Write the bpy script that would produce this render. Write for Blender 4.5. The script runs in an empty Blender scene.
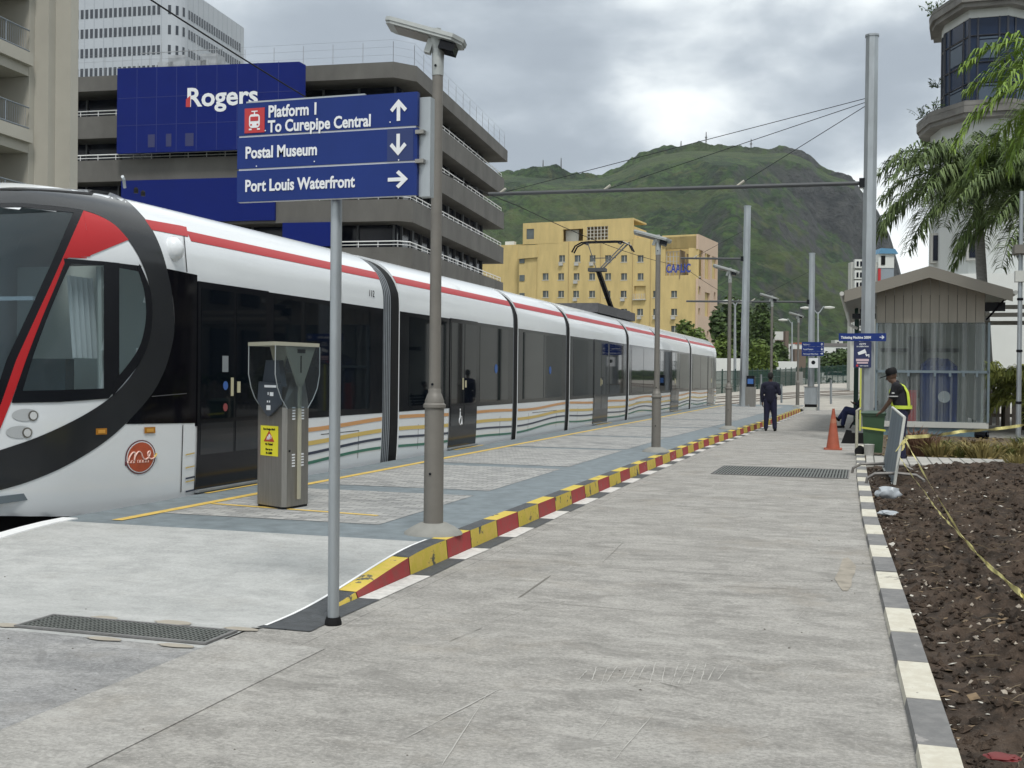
import bpy, bmesh, math, random
from mathutils import Vector, Matrix, noise
C = bpy.context.scene.collection
R = math.radians
random.seed(7)
EYE = 1.62
FPX = 1130.0
# ------------------------------------------------------------------ camera, world, sun, exposure
_y, _p, _r = R(17.3), R(-.46), R(.6)
FW = Vector((-math.sin(_y)*math.cos(_p), math.cos(_y)*math.cos(_p), math.sin(_p)))
RT0 = Vector((math.cos(_y), math.sin(_y), 0)); UP0 = RT0.cross(FW)
RT = RT0*math.cos(_r)+UP0*math.sin(_r); UP = -RT0*math.sin(_r)+UP0*math.cos(_r)
cd = bpy.data.cameras.new('camera'); cam = bpy.data.objects.new('camera', cd); C.objects.link(cam)
cd.sensor_width = 36; cd.lens = 36*FPX/1024; cd.clip_start = .1; cd.clip_end = 9000
cam.matrix_world = Matrix(((RT.x, UP.x, -FW.x, 0), (RT.y, UP.y, -FW.y, 0), (RT.z, UP.z, -FW.z, EYE), (0, 0, 0, 1)))
sc = bpy.context.scene
sc.camera = cam
sc.view_settings.view_transform = 'Standard'; sc.view_settings.look = 'None'
sc.view_settings.exposure = 0.56; sc.view_settings.gamma = 1; sc.view_settings.use_curve_mapping = False
SUN_EL, SUN_AZ = 58, 150      # azimuth clockwise from +Y
w = bpy.data.worlds.new('World'); sc.world = w; w.use_nodes = True
nt = w.node_tree; nt.nodes.clear(); N = nt.nodes.new; L = nt.links.new
out = N('ShaderNodeOutputWorld'); bg = N('ShaderNodeBackground'); bg.inputs[1].default_value = .1
L(bg.outputs[0], out.inputs[0])
sky = N('ShaderNodeTexSky'); sky.sky_type = 'NISHITA'; sky.sun_disc = False
sky.sun_elevation = R(SUN_EL); sky.sun_rotation = R(SUN_AZ)
tc = N('ShaderNodeTexCoord'); sep = N('ShaderNodeSeparateXYZ'); L(tc.outputs['Generated'], sep.inputs[0])
def wmath(op, a, b=None, c=None, clamp=False):
    n = N('ShaderNodeMath'); n.operation = op; n.use_clamp = clamp
    for i, v in enumerate((a, b, c)):
        if v is None: continue
        if isinstance(v, (int, float)): n.inputs[i].default_value = v
        else: L(v, n.inputs[i])
    return n.outputs[0]
zz = wmath('ADD', wmath('MAXIMUM', sep.outputs[2], 0.0), .28)
px_ = wmath('DIVIDE', sep.outputs[0], zz); py_ = wmath('DIVIDE', sep.outputs[1], zz)
cmb = N('ShaderNodeCombineXYZ'); L(px_, cmb.inputs[0]); L(py_, cmb.inputs[1]); L(sep.outputs[2], cmb.inputs[2])
def wnoise(scale, detail, rough, off, dist=0.0):
    mp = N('ShaderNodeMapping'); mp.inputs['Location'].default_value = off; L(cmb.outputs[0], mp.inputs[0])
    n = N('ShaderNodeTexNoise'); n.inputs['Scale'].default_value = scale; n.inputs['Detail'].default_value = detail
    n.inputs['Roughness'].default_value = rough; n.inputs['Distortion'].default_value = dist; L(mp.outputs[0], n.inputs['Vector'])
    return n.outputs['Fac']
n1 = wnoise(1.1, 5, .52, (3.1, 1.7, 0), .3); n2 = wnoise(3.2, 6, .55, (8.2, .4, 2), .2)
def wblob(x, y, rad, soft):          # a cloud bank in a given direction
    d = (FW+RT*((x-512)/FPX)-UP*((y-384)/FPX)).normalized()
    vm = N('ShaderNodeVectorMath'); vm.operation = 'DISTANCE'; L(tc.outputs['Generated'], vm.inputs[0]); vm.inputs[1].default_value = d
    mr = N('ShaderNodeMapRange'); mr.interpolation_type = 'SMOOTHSTEP'; L(vm.outputs['Value'], mr.inputs[0])
    mr.inputs[1].default_value = rad-soft; mr.inputs[2].default_value = rad+soft; mr.inputs[3].default_value = 1; mr.inputs[4].default_value = 0
    return mr.outputs[0]
v = wmath('ADD', wmath('MULTIPLY_ADD', n1, 1.15, wmath('MULTIPLY', n2, .75)), -.25)
v = wmath('SUBTRACT', v, wmath('MULTIPLY', wblob(835, 115, .075, .055), .24))
v = wmath('SUBTRACT', v, wmath('MULTIPLY', wblob(930, 130, .07, .06), .20))
v = wmath('SUBTRACT', v, wmath('MULTIPLY', wblob(450, 25, .13, .08), .26))
v = wmath('SUBTRACT', v, wmath('MULTIPLY', wblob(560, 110, .06, .06), .07))
v = wmath('ADD', v, wmath('MULTIPLY', wblob(770, 25, .10, .06), .08))
v = wmath('ADD', v, wmath('MULTIPLY', wblob(610, 140, .05, .05), .02))
v = wmath('ADD', v, wmath('MULTIPLY', wblob(900, 210, .06, .05), .14))
cr = N('ShaderNodeValToRGB'); L(v, cr.inputs[0]); cr.color_ramp.interpolation = 'B_SPLINE'
e = cr.color_ramp.elements
e[0].position = .42; e[0].color = (.30, .34, .385, 1)
e[1].position = .84; e[1].color = (.95, .98, .97, 1)
m = e.new(.58); m.color = (.44, .49, .535, 1)
m = e.new(.70); m.color = (.74, .785, .80, 1)
mx = N('ShaderNodeMix'); mx.data_type = 'RGBA'; mx.inputs[0].default_value = .95
vs_ = N('ShaderNodeVectorMath'); vs_.operation = 'SCALE'; vs_.inputs['Scale'].default_value = 9.0; L(cr.outputs[0], vs_.inputs[0])
L(sky.outputs[0], mx.inputs[6]); L(vs_.outputs[0], mx.inputs[7]); L(mx.outputs[2], bg.inputs[0])
sl = bpy.data.lights.new('sun', 'SUN'); sl.energy = 1.7; sl.angle = R(12); sl.color = (1, .97, .92)
so = bpy.data.objects.new('sun', sl); C.objects.link(so)
sd = Vector((math.sin(R(SUN_AZ))*math.cos(R(SUN_EL)), math.cos(R(SUN_AZ))*math.cos(R(SUN_EL)), math.sin(R(SUN_EL))))
so.rotation_euler = sd.to_track_quat('Z', 'Y').to_euler()
sc.cycles.max_bounces = 8; sc.cycles.transparent_max_bounces = 16

# ------------------------------------------------------------------ survey helpers: measured points of the place
def ray(x, y): return FW+RT*((x-512)/FPX)-UP*((y-384)/FPX)
def atz(x, y, z=0):
    d = ray(x, y); t = (z-EYE)/d.z; return Vector((0, 0, EYE))+d*t
def atY(x, y, Y):
    d = ray(x, y); return Vector((0, 0, EYE))+d*(Y/d.y)
def atX(x, y, X):
    d = ray(x, y); return Vector((0, 0, EYE))+d*(X/d.x)
def atd(x, y, dist): return Vector((0, 0, EYE))+ray(x, y)*dist
def pj(p):
    v = Vector(p)-Vector((0, 0, EYE)); d = v.dot(FW); return (512+FPX*v.dot(RT)/d, 384-FPX*v.dot(UP)/d)
# ------------------------------------------------------------------ materials
MATS = {}
def mat(name, col, rough=.6, metal=0, var=.0, scale=8, bump=0, col2=None, spec=.5, stretch=(1, 1, 1), coat=0, alpha=1, detail=6, bscale=None):
    if name in MATS: return MATS[name]
    m = bpy.data.materials.new(name); m.use_nodes = True; t = m.node_tree; b = t.nodes['Principled BSDF']
    b.inputs['Base Color'].default_value = (*col, 1); b.inputs['Roughness'].default_value = rough; b.inputs['Metallic'].default_value = metal
    b.inputs['Specular IOR Level'].default_value = spec; b.inputs['Coat Weight'].default_value = coat; b.inputs['Alpha'].default_value = alpha
    if var or bump or col2:
        tcn = t.nodes.new('ShaderNodeTexCoord'); mp = t.nodes.new('ShaderNodeMapping'); mp.inputs['Scale'].default_value = stretch
        t.links.new(tcn.outputs['Object'], mp.inputs[0])
        n = t.nodes.new('ShaderNodeTexNoise'); n.inputs['Scale'].default_value = scale; n.inputs['Detail'].default_value = detail; n.inputs['Roughness'].default_value = .62
        t.links.new(mp.outputs[0], n.inputs['Vector'])
        r = t.nodes.new('ShaderNodeValToRGB'); t.links.new(n.outputs['Fac'], r.inputs[0])
        r.color_ramp.elements[0].position = .3; r.color_ramp.elements[1].position = .7
        c2 = col2 or tuple(min(1, c*(1+var)) for c in col)
        c1 = col if col2 else tuple(c*(1-var) for c in col)
        r.color_ramp.elements[0].color = (*c1, 1); r.color_ramp.elements[1].color = (*c2, 1)
        t.links.new(r.outputs[0], b.inputs['Base Color'])
        if bump:
            bn = t.nodes.new('ShaderNodeBump'); bn.inputs['Strength'].default_value = bump; bn.inputs['Distance'].default_value = .02
            n2 = t.nodes.new('ShaderNodeTexNoise'); n2.inputs['Scale'].default_value = bscale or scale*4; n2.inputs['Detail'].default_value = 6
            t.links.new(mp.outputs[0], n2.inputs['Vector'])
            t.links.new(n2.outputs['Fac'], bn.inputs['Height']); t.links.new(bn.outputs[0], b.inputs['Normal'])
    MATS[name] = m; return m
def glass(name, col, alpha, rough=.03):
    """tinted sheet: part see-through, part mirror"""
    if name in MATS: return MATS[name]
    m = bpy.data.materials.new(name); m.use_nodes = True; t = m.node_tree; t.nodes.clear()
    o = t.nodes.new('ShaderNodeOutputMaterial'); tr = t.nodes.new('ShaderNodeBsdfTransparent'); tr.inputs[0].default_value = (*col, 1)
    gl = t.nodes.new('ShaderNodeBsdfPrincipled'); gl.inputs['Base Color'].default_value = (*[c*.12 for c in col], 1); gl.inputs['Roughness'].default_value = rough
    mx = t.nodes.new('ShaderNodeMixShader'); mx.inputs[0].default_value = alpha
    t.links.new(tr.outputs[0], mx.inputs[1]); t.links.new(gl.outputs[0], mx.inputs[2]); t.links.new(mx.outputs[0], o.inputs[0])
    MATS[name] = m; return m
class G:
    """tiny node-graph helper for the large ground surfaces"""
    def __init__(s, name, rough=.85):
        s.m = bpy.data.materials.new(name); s.m.use_nodes = True; s.t = s.m.node_tree; s.b = s.t.nodes['Principled BSDF']
        s.b.inputs['Roughness'].default_value = rough; s.b.inputs['Specular IOR Level'].default_value = .3
        s.tc = s.t.nodes.new('ShaderNodeTexCoord')
        s.sp = s.t.nodes.new('ShaderNodeSeparateXYZ'); s.t.links.new(s.tc.outputs['Object'], s.sp.inputs[0])
    def lk(s, a, b): s.t.links.new(a, b)
    def noise(s, scale, stretch=(1, 1, 1), detail=6, rough=.6, off=(0, 0, 0), dist=0):
        mp = s.t.nodes.new('ShaderNodeMapping'); mp.inputs['Scale'].default_value = stretch; mp.inputs['Location'].default_value = off
        s.lk(s.tc.outputs['Object'], mp.inputs[0]); n = s.t.nodes.new('ShaderNodeTexNoise')
        n.inputs['Scale'].default_value = scale; n.inputs['Detail'].default_value = detail; n.inputs['Roughness'].default_value = rough; n.inputs['Distortion'].default_value = dist
        s.lk(mp.outputs[0], n.inputs['Vector']); return n.outputs['Fac']
    def ma(s, op, a, b=None, c=None, clamp=False):
        n = s.t.nodes.new('ShaderNodeMath'); n.operation = op; n.use_clamp = clamp
        for i, v in enumerate((a, b, c)):
            if v is None: continue
            if isinstance(v, (int, float)): n.inputs[i].default_value = v
            else: s.lk(v, n.inputs[i])
        return n.outputs[0]
    def ss(s, v, a, b, lo=0, hi=1):
        mr = s.t.nodes.new('ShaderNodeMapRange'); mr.interpolation_type = 'SMOOTHSTEP'; s.lk(v, mr.inputs[0])
        for i, q in enumerate((a, b, lo, hi)): mr.inputs[i+1].default_value = q
        return mr.outputs[0]
    def line(s, axis, pos, hw, wob=0):
        v = s.sp.outputs[axis]
        if wob: v = s.ma('ADD', v, s.ma('MULTIPLY', s.noise(3, detail=4), wob))
        d = s.ma('ABSOLUTE', s.ma('SUBTRACT', v, pos+wob*.5)); return s.ss(d, hw*.6, hw*1.3, 1, 0)
    def mix(s, f, a, b):
        n = s.t.nodes.new('ShaderNodeMix'); n.data_type = 'RGBA'
        for i, v in ((0, f), (6, a), (7, b)):
            if isinstance(v, (int, float)): n.inputs[i].default_value = v
            elif isinstance(v, tuple): n.inputs[i].default_value = (*v, 1)
            else: s.lk(v, n.inputs[i])
        return n.outputs[2]
    def done(s, col, h=None, st=.3, dist=.01):
        s.lk(col, s.b.inputs['Base Color'])
        if h is not None:
            bn = s.t.nodes.new('ShaderNodeBump'); bn.inputs['Strength'].default_value = st; bn.inputs['Distance'].default_value = dist
            s.lk(h, bn.inputs['Height']); s.lk(bn.outputs[0], s.b.inputs['Normal'])
        return s.m
def road_mat(name, base, dark, light, joints=True, k=1.05):
    g = G(name, .88)
    A = lambda f: tuple(min(1, x*f) for x in base)
    big = g.noise(.55, (1, 1.4, 1), 5, .6, (4, 2, 0), .4); streak = g.noise(1.6, (.75, 1.7, 1), 10, .75, dist=.5); mid = g.noise(5, (.85, 1.25, 1), 10, .8, (9, 1, 0), .3)
    c = g.mix(g.ss(streak, .36, .64), dark, light); c = g.mix(g.ss(big, .3, .7, 0, .55), c, base)
    c = g.mix(g.ss(mid, .50, .66, 0, .50*k), c, A(.52)); c = g.mix(g.ss(mid, .50, .36, 0, .50*k), c, A(1.5))
    grain = g.noise(38, (1, 1.2, 1), 6, .8); c = g.mix(g.ss(grain, .50, .64, 0, .50*k), c, A(.50)); c = g.mix(g.ss(grain, .50, .38, 0, .45*k), c, A(1.6))
    br_ = g.noise(2.0, (.2, 4, 1), 8, .75, (1, 1, 0)); c = g.mix(g.ss(br_, .55, .68, 0, .20*k), c, A(1.5))
    br2 = g.noise(4.0, (5, .12, 1), 6, .7, (3, 1, 0)); c = g.mix(g.ma('MULTIPLY', g.ss(br2, .58, .70, 0, .30*k), g.ss(big, .4, .6)), c, A(1.5))
    warm = g.noise(.8, (1, 1, 1), 6, .7, (7, 7, 0)); c = g.mix(g.ss(warm, .52, .68, 0, .30*k), c, (base[0]*.80, base[1]*.72, base[2]*.62))
    st_ = g.noise(1.9, (1, 1.3, 1), 8, .75, (2, 7, 3), .6); c = g.mix(g.ss(st_, .53, .62, 0, .45*k), c, A(.58))
    if joints:
        for (ax, pos, hw, wob) in ((1, 9.35, .010, .05), (1, 13.6, .012, .06), (1, 18.3, .018, .04), (1, 25.5, .02, .05), (0, -3.18, .005, .03)):
            c = g.mix(g.ma('MULTIPLY', g.line(ax, pos, hw, wob), g.ss(mid, .4, .55, .15, .6)), c, A(.32))
    return g.done(c, g.ma('ADD', grain, mid), .5, .006)
M_road = road_mat('road_concrete', (.282, .272, .252), (.212, .205, .190), (.355, .345, .322))
M_walk = road_mat('pavement_concrete', (.375, .382, .372), (.32, .327, .32), (.435, .44, .43), False, .45)
M_apron = road_mat('worn_concrete', (.25, .25, .248), (.185, .187, .188), (.335, .333, .325), False)
M_grey = mat('platform_grey_paint', (.155, .185, .20), .7, var=.22, scale=5, bump=.1)
M_white = mat('white_paint', (.78, .79, .79), .5, var=.06, scale=4)
M_yel = mat('yellow_paint', (.62, .43, .10), .6, var=.18, scale=14)
def chipped(name, a, b, chip, thr=.60):
    g = G(name, .75); n = g.noise(9, detail=6, rough=.7); ch = g.noise(4.5, detail=7, rough=.65, off=(3, 5, 1)); sc = g.noise(14, (1, 1, 3), 8, .75, (8, 2, 2))
    c = g.mix(g.ss(n, .35, .65), a, b); c = g.mix(g.ss(ch, thr, thr+.025), c, chip); c = g.mix(g.ss(sc, .64, .67, 0, .8), c, (.05, .05, .045)); c = g.mix(g.ss(sc, .34, .31, 0, .5), c, (.34, .32, .27))
    return g.done(c, n, .3, .004)
M_yelb = chipped('kerb_yellow', (.52, .42, .06), (.60, .44, .10), (.10, .10, .08))
M_red = chipped('kerb_red', (.33, .040, .045), (.26, .06, .055), (.20, .20, .22), .63)
M_blk = mat('kerb_black', (.055, .06, .065), .7, var=.3, scale=14, bump=.3)
M_kwhite = chipped('kerb_white', (.58, .56, .48), (.50, .47, .39), (.33, .31, .27), .62)
M_kgrey = chipped('kerb_dark_grey', (.15, .15, .15), (.20, .198, .195), (.28, .27, .26), .62)
M_galv = mat('galvanised_steel', (.36, .39, .41), .42, .55, var=.18, scale=3, stretch=(1, 1, .3))
M_bronze = mat('bronze_paint', (.165, .155, .138), .55, .1, var=.08, scale=6)
M_steel = mat('brushed_steel', (.28, .27, .25), .38, .8, var=.12, scale=5, stretch=(6, 6, .4))
M_navy = mat('sign_blue', (.010, .030, .165), .5, spec=.25, var=.08, scale=3)
M_signtext = mat('sign_white', (.72, .74, .76), .5)
M_redsign = mat('sign_red', (.45, .03, .035), .5)
M_black = mat('black_rubber', (.008, .008, .009), .7, spec=.2)
M_dark = mat('dark_paint', (.008, .009, .012), .25, spec=.2)
M_ring = mat('charcoal_paint', (.020, .022, .025), .22, spec=.3, coat=.10, var=.06, scale=2)
M_tramwhite = mat('tram_white', (.70, .73, .75), .22, coat=.4, var=.02, scale=1)
M_tramred = mat('tram_red', (.42, .018, .022), .35, spec=.25)
M_tglass = mat('tram_glass_dark', (.003, .005, .008), .03, spec=.20)
M_tframe = mat('tram_window_frame', (.006, .007, .010), .12, spec=.22)
M_orange = mat('orange_wave', (.55, .28, .11), .4); M_gold = mat('gold_wave', (.58, .42, .12), .4)
M_nvy = mat('navy_wave', (.02, .03, .06), .4); M_grn = mat('green_wave', (.03, .15, .10), .4)
M_bellow = mat('grey_bellows', (.20, .22, .24), .7, var=.1)
M_conc = mat('grey_concrete', (.105, .102, .095), .85, var=.22, scale=.45, bump=.2, stretch=(1, 1, .5))
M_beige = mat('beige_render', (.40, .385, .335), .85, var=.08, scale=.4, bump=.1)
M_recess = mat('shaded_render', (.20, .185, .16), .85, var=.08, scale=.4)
M_blue = mat('cobalt_cladding', (.003, .012, .13), .5, var=.06, scale=.6, spec=.15)
M_dglass = mat('dark_glazing', (.006, .008, .016), .15, spec=.25, var=.4, scale=.7)
M_ochre = mat('ochre_render', (.52, .40, .175), .85, var=.13, scale=.8, bump=.1, stretch=(1, 1, .22))
M_pink = mat('pink_render', (.52, .39, .29), .85, var=.05, scale=.25)
M_win = mat('window_pane', (.07, .085, .085), .2, var=.4, scale=.4)
M_frame = mat('pale_window_frame', (.45, .43, .37), .6)
M_ac = mat('unit_white', (.42, .42, .40), .6)
M_tower = mat('tower_panel_white', (.40, .43, .47), .6, var=.05, scale=.2)
M_wall = mat('white_wall', (.62, .64, .62), .8, var=.06, scale=.5)
M_cornice = mat('weathered_concrete', (.16, .155, .145), .9, var=.35, scale=.7, bump=.4)
M_bark = mat('palm_trunk_bark', (.30, .295, .285), .9, var=.25, scale=5, stretch=(1, 1, 6), bump=.5)
M_shaft = mat('crownshaft_green', (.09, .13, .045), .5, var=.15, scale=4)
M_tan = mat('taupe_cladding', (.30, .275, .23), .65, var=.08, scale=3, stretch=(1, 1, .3))
M_tandk = mat('taupe_trim', (.21, .195, .165), .6)
M_black2 = mat('gloss_black', (.004, .004, .006), .06, spec=.18)
M_skin = mat('skin', (.10, .055, .035), .55)
M_cloth = mat('navy_cloth', (.006, .007, .022), .9, var=.2, scale=20)
M_jeans = mat('dark_blue_trousers', (.018, .024, .075), .9, var=.2, scale=20)
M_hair = mat('black_hair', (.006, .006, .006), .8)
M_hiviz = mat('hi_vis_lime', (.50, .62, .06), .6)
M_silver = mat('reflective_silver', (.5, .5, .5), .4)
M_tape = mat('yellow_tape', (.62, .56, .22), .5, var=.25, scale=9)
M_cone = mat('cone_orange', (.34, .085, .045), .6, var=.15, scale=8)
M_binG = mat('bin_green', (.030, .070, .034), .45, var=.1, scale=6)
def foliage(name, a, b, sc_=3.0, rough=.6):
    g = G(name, rough); n = g.noise(sc_, detail=3); i = g.t.nodes.new('ShaderNodeNewGeometry')
    c = g.mix(g.ss(n, .35, .65), a, b); c = g.mix(g.ma('MULTIPLY', i.outputs['Random Per Island'], .45), c, tuple(min(1, x*1.9) for x in b))
    return g.done(c)
M_leaf = foliage('tree_leaves', (.018, .034, .010), (.045, .075, .018), .8)
M_leaf2 = foliage('light_tree_leaves', (.04, .07, .012), (.09, .13, .025), .8)
M_palm = foliage('palm_leaflets', (.050, .085, .026), (.10, .14, .045), 1.5)
M_palm2 = foliage('bright_palm_leaflets', (.08, .14, .02), (.16, .24, .04), 1.5)
M_shrub = foliage('shrub_leaves', (.09, .12, .025), (.20, .21, .05), 1.2)
M_dry = foliage('dry_leaves', (.12, .075, .03), (.17, .13, .05), 2.5)
# ------------------------------------------------------------------ mesh helpers
class MB:
    def __init__(s): s.v = []; s.f = []; s.m = []; s.cur = 0
    def add(s, vs, fs):
        k = len(s.v); s.v += [tuple(v) for v in vs]; s.f += [tuple(i+k for i in f) for f in fs]; s.m += [s.cur]*len(fs); return s
    def box(s, lo, hi, M=None):
        x0, y0, z0 = lo; x1, y1, z1 = hi
        vs = [Vector(p) for p in ((x0, y0, z0), (x1, y0, z0), (x1, y1, z0), (x0, y1, z0), (x0, y0, z1), (x1, y0, z1), (x1, y1, z1), (x0, y1, z1))]
        if M is not None: vs = [M@v for v in vs]
        return s.add(vs, [(3, 2, 1, 0), (4, 5, 6, 7), (0, 1, 5, 4), (1, 2, 6, 5), (2, 3, 7, 6), (3, 0, 4, 7)])
    def prism(s, poly, a, b, M=None):
        """poly: 2-D outline; extruded from a to b along local z, then M"""
        n = len(poly); vs = [Vector((p[0], p[1], a)) for p in poly]+[Vector((p[0], p[1], b)) for p in poly]
        if M is not None: vs = [M@v for v in vs]
        return s.add(vs, [tuple(range(n-1, -1, -1)), tuple(range(n, 2*n))]+[(i, (i+1) % n, n+(i+1) % n, n+i) for i in range(n)])
    def tube(s, pts, r, n=8, caps=True):
        pts = [Vector(p) for p in pts]; rs = r if isinstance(r, (list, tuple)) else [r]*len(pts); k = len(s.v); ring = []
        up = None
        for i, p in enumerate(pts):
            d = (pts[min(i+1, len(pts)-1)]-pts[max(i-1, 0)]).normalized()
            a = Vector((0, 0, 1)) if abs(d.z) < .9 else Vector((1, 0, 0))
            if up is None: u = d.cross(a).normalized()
            else: u = (up-d*up.dot(d)); u = u.normalized() if u.length > 1e-5 else d.cross(a).normalized()
            up = u; v = d.cross(u)
            ring += [p+(u*math.cos(2*math.pi*j/n)+v*math.sin(2*math.pi*j/n))*rs[i] for j in range(n)]
        fs = [(i*n+j, i*n+(j+1) % n, (i+1)*n+(j+1) % n, (i+1)*n+j) for i in range(len(pts)-1) for j in range(n)]
        if caps: fs += [tuple(range(n-1, -1, -1)), tuple((len(pts)-1)*n+j for j in range(n))]
        return s.add(ring, fs)
    def lathe(s, prof, c=(0, 0, 0), n=16, M=None):
        c = Vector(c); vs = []
        for r_, z in prof: vs += [Vector((r_*math.cos(2*math.pi*j/n), r_*math.sin(2*math.pi*j/n), z)) for j in range(n)]
        if M is not None: vs = [M@v for v in vs]
        vs = [v+c for v in vs]; k = len(prof)
        fs = [(i*n+j, i*n+(j+1) % n, (i+1)*n+(j+1) % n, (i+1)*n+j) for i in range(k-1) for j in range(n)]
        fs += [tuple(range(n-1, -1, -1)), tuple((k-1)*n+j for j in range(n))]
        return s.add(vs, fs)
    def grid(s, fn, nu, nv):
        vs = [fn(i/nu, j/nv) for j in range(nv+1) for i in range(nu+1)]
        return s.add(vs, [(j*(nu+1)+i, j*(nu+1)+i+1, (j+1)*(nu+1)+i+1, (j+1)*(nu+1)+i) for j in range(nv) for i in range(nu)])
    def build(s, name, mats, parent=None, smooth=False, loc=None, fix=False):
        me = bpy.data.meshes.new(name)
        o0 = Vector(loc) if loc is not None else (Vector(world_loc(parent)) if parent else Vector((0, 0, 0)))
        me.from_pydata([Vector(v)-o0 for v in s.v], [], s.f); me.update()
        mats = mats if isinstance(mats, (list, tuple)) else [mats]
        for m_ in mats: me.materials.append(m_)
        for p, i in zip(me.polygons, s.m): p.material_index = min(i, len(mats)-1); p.use_smooth = smooth
        if fix:
            bm = bmesh.new(); bm.from_mesh(me); bmesh.ops.remove_doubles(bm, verts=bm.verts, dist=1e-5); bmesh.ops.recalc_face_normals(bm, faces=bm.faces); bm.to_mesh(me); bm.free()
        if smooth:
            me.set_sharp_from_angle(angle=R(38))
        o = bpy.data.objects.new(name, me); C.objects.link(o)
        if parent: o.parent = parent; o.location = o0-Vector(world_loc(parent))
        else: o.location = o0
        return o
WL = {}
def world_loc(o):
    p = Vector(o.location)
    while o.parent: o = o.parent; p += Vector(o.location)
    return p
def tag(o, label=None, cat=None, group=None, kind=None):
    if label: o['label'] = label
    if cat: o['category'] = cat
    if group: o['group'] = group
    if kind: o['kind'] = kind
    return o
def thing(name, loc, label, cat, group=None):
    o = bpy.data.objects.new(name, None); C.objects.link(o); o.location = loc; o.empty_display_size = .2
    return tag(o, label, cat, group)
def kids(o): return [x for x in C.objects if x.parent == o]
def copy_tree(o, parent=None):
    c = o.copy(); C.objects.link(c)
    if parent is not None: c.parent = parent
    for ch in kids(o): copy_tree(ch, c)
    return c
def box(lo, hi): return MB().box(lo, hi)
def lettering(name, s, size, m, parent, p, face='y', xs=1.0, bold=0.0, align='LEFT', deep=.0015, rotz=None, shear=0):
    cu = bpy.data.curves.new('tmp', 'FONT'); cu.body = s; cu.size = size; cu.offset = bold; cu.extrude = deep; cu.align_x = align; cu.shear = shear; cu.resolution_u = 3
    t = bpy.data.objects.new('tmp', cu); C.objects.link(t)
    me = bpy.data.meshes.new_from_object(t.evaluated_get(bpy.context.evaluated_depsgraph_get())); bpy.data.objects.remove(t)
    rz = {'y': 0, 'x': 90}[face] if rotz is None else rotz
    me.transform(Matrix.Rotation(R(rz), 4, 'Z')@Matrix.Rotation(R(90), 4, 'X')@Matrix.Diagonal((xs, 1, 1, 1)))
    me.materials.clear(); me.materials.append(m); me.name = name
    o = bpy.data.objects.new(name, me); C.objects.link(o)
    if parent: o.parent = parent; o.location = Vector(p)-world_loc(parent)
    return o
def struct(mb, name, m, smooth=False): return tag(mb.build(name, m, None, smooth), kind='structure')
def lerp(a, b, t): return a+(b-a)*t
def interp(tab, x):
    if x <= tab[0][0]: return tab[0][1]
    for (a, va), (b, vb) in zip(tab, tab[1:]):
        if x <= b: return lerp(va, vb, (x-a)/(b-a))
    return tab[-1][1]
def sm(a, b, x):
    t = max(0, min(1, (x-a)/(b-a))); return t*t*(3-2*t)
def fbm(p, o=5, l=2.1, g=.5):
    v = 0; a = 1; p = Vector(p)
    for _ in range(o): v += a*noise.noise(p); p = p*l; a *= g
    return v
# ================================================================== GROUND
struct(MB().grid(lambda u, v: (lerp(-3500, 3500, u), lerp(-600, 4500, v), -.42), 8, 8), 'ground', mat('far_ground', (.10, .11, .08), .95, var=.3, scale=.02))
KL = [(-30, -3.45), (6.3, -3.45), (19, -3.52), (26, -3.5), (40, -3.06), (56.5, -2.85)]      # left kerb face X by Y
KR = [(-30, .55), (5, .24), (8, .16), (13.5, 0), (19, -.09), (25, -.14)]                     # right kerb inner X by Y
kl = lambda Y: interp(KL, Y)
kr = lambda Y: interp(KR, Y)
def ramp(Y): return .17*sm(6.6, 9.2, Y)
rb = MB()
ys = [-30, 0, 3, 5, 6.35, 6.36, 8, 11, 13.5, 16, 19, 22, 25]
vs = []
for Y in ys: vs += [(kl(Y)+(0 if Y > 6.355 else -.24), Y, 0), (kr(Y), Y, 0)]
rb.add(vs, [(2*i, 2*i+1, 2*i+3, 2*i+2) for i in range(len(ys)-1)])
rb.add([(-.14, 25, 0), (14, 25, 0), (14, 60, 0), (-2.85, 60, 0), (kl(40), 40, 0), (kl(25), 25, 0)], [(0, 1, 2, 3, 4, 5)])
struct(rb, 'road', M_road)
# joint strip, apron and pale slab left of the kerb line
def gradeY(y0, y1, n, x0, x1, dz=0):
    return MB().grid(lambda u, v: (lerp(x0(lerp(y0, y1, v)), x1(lerp(y0, y1, v)), u), lerp(y0, y1, v), ramp(lerp(y0, y1, v))+dz), 6, n)
a = MB().grid(lambda u, v: (lerp(-30, kl(0)-.22, u), lerp(-30, 5.78, v), 0), 4, 4)
struct(a, 'apron', M_apron)
struct(gradeY(5.78, 9.10, 22, lambda Y: -30 if Y < 8.0 and False else -7.35, lambda Y: kl(Y)-.14 if Y > 6.3 else kl(Y)-.22), 'pavement', M_walk)
# joint lines cast in the slab
st = MB(); st.add([(-3.68, -30, .004), (-3.0, -30, .004), (-3.0, 6.0, .004), (-3.68, 6.0, .004)], [(0, 1, 2, 3)])
struct(st, 'joint_strip', road_mat('joint_concrete', (.318, .31, .29), (.262, .255, .238), (.372, .363, .342), False, .8))
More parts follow.
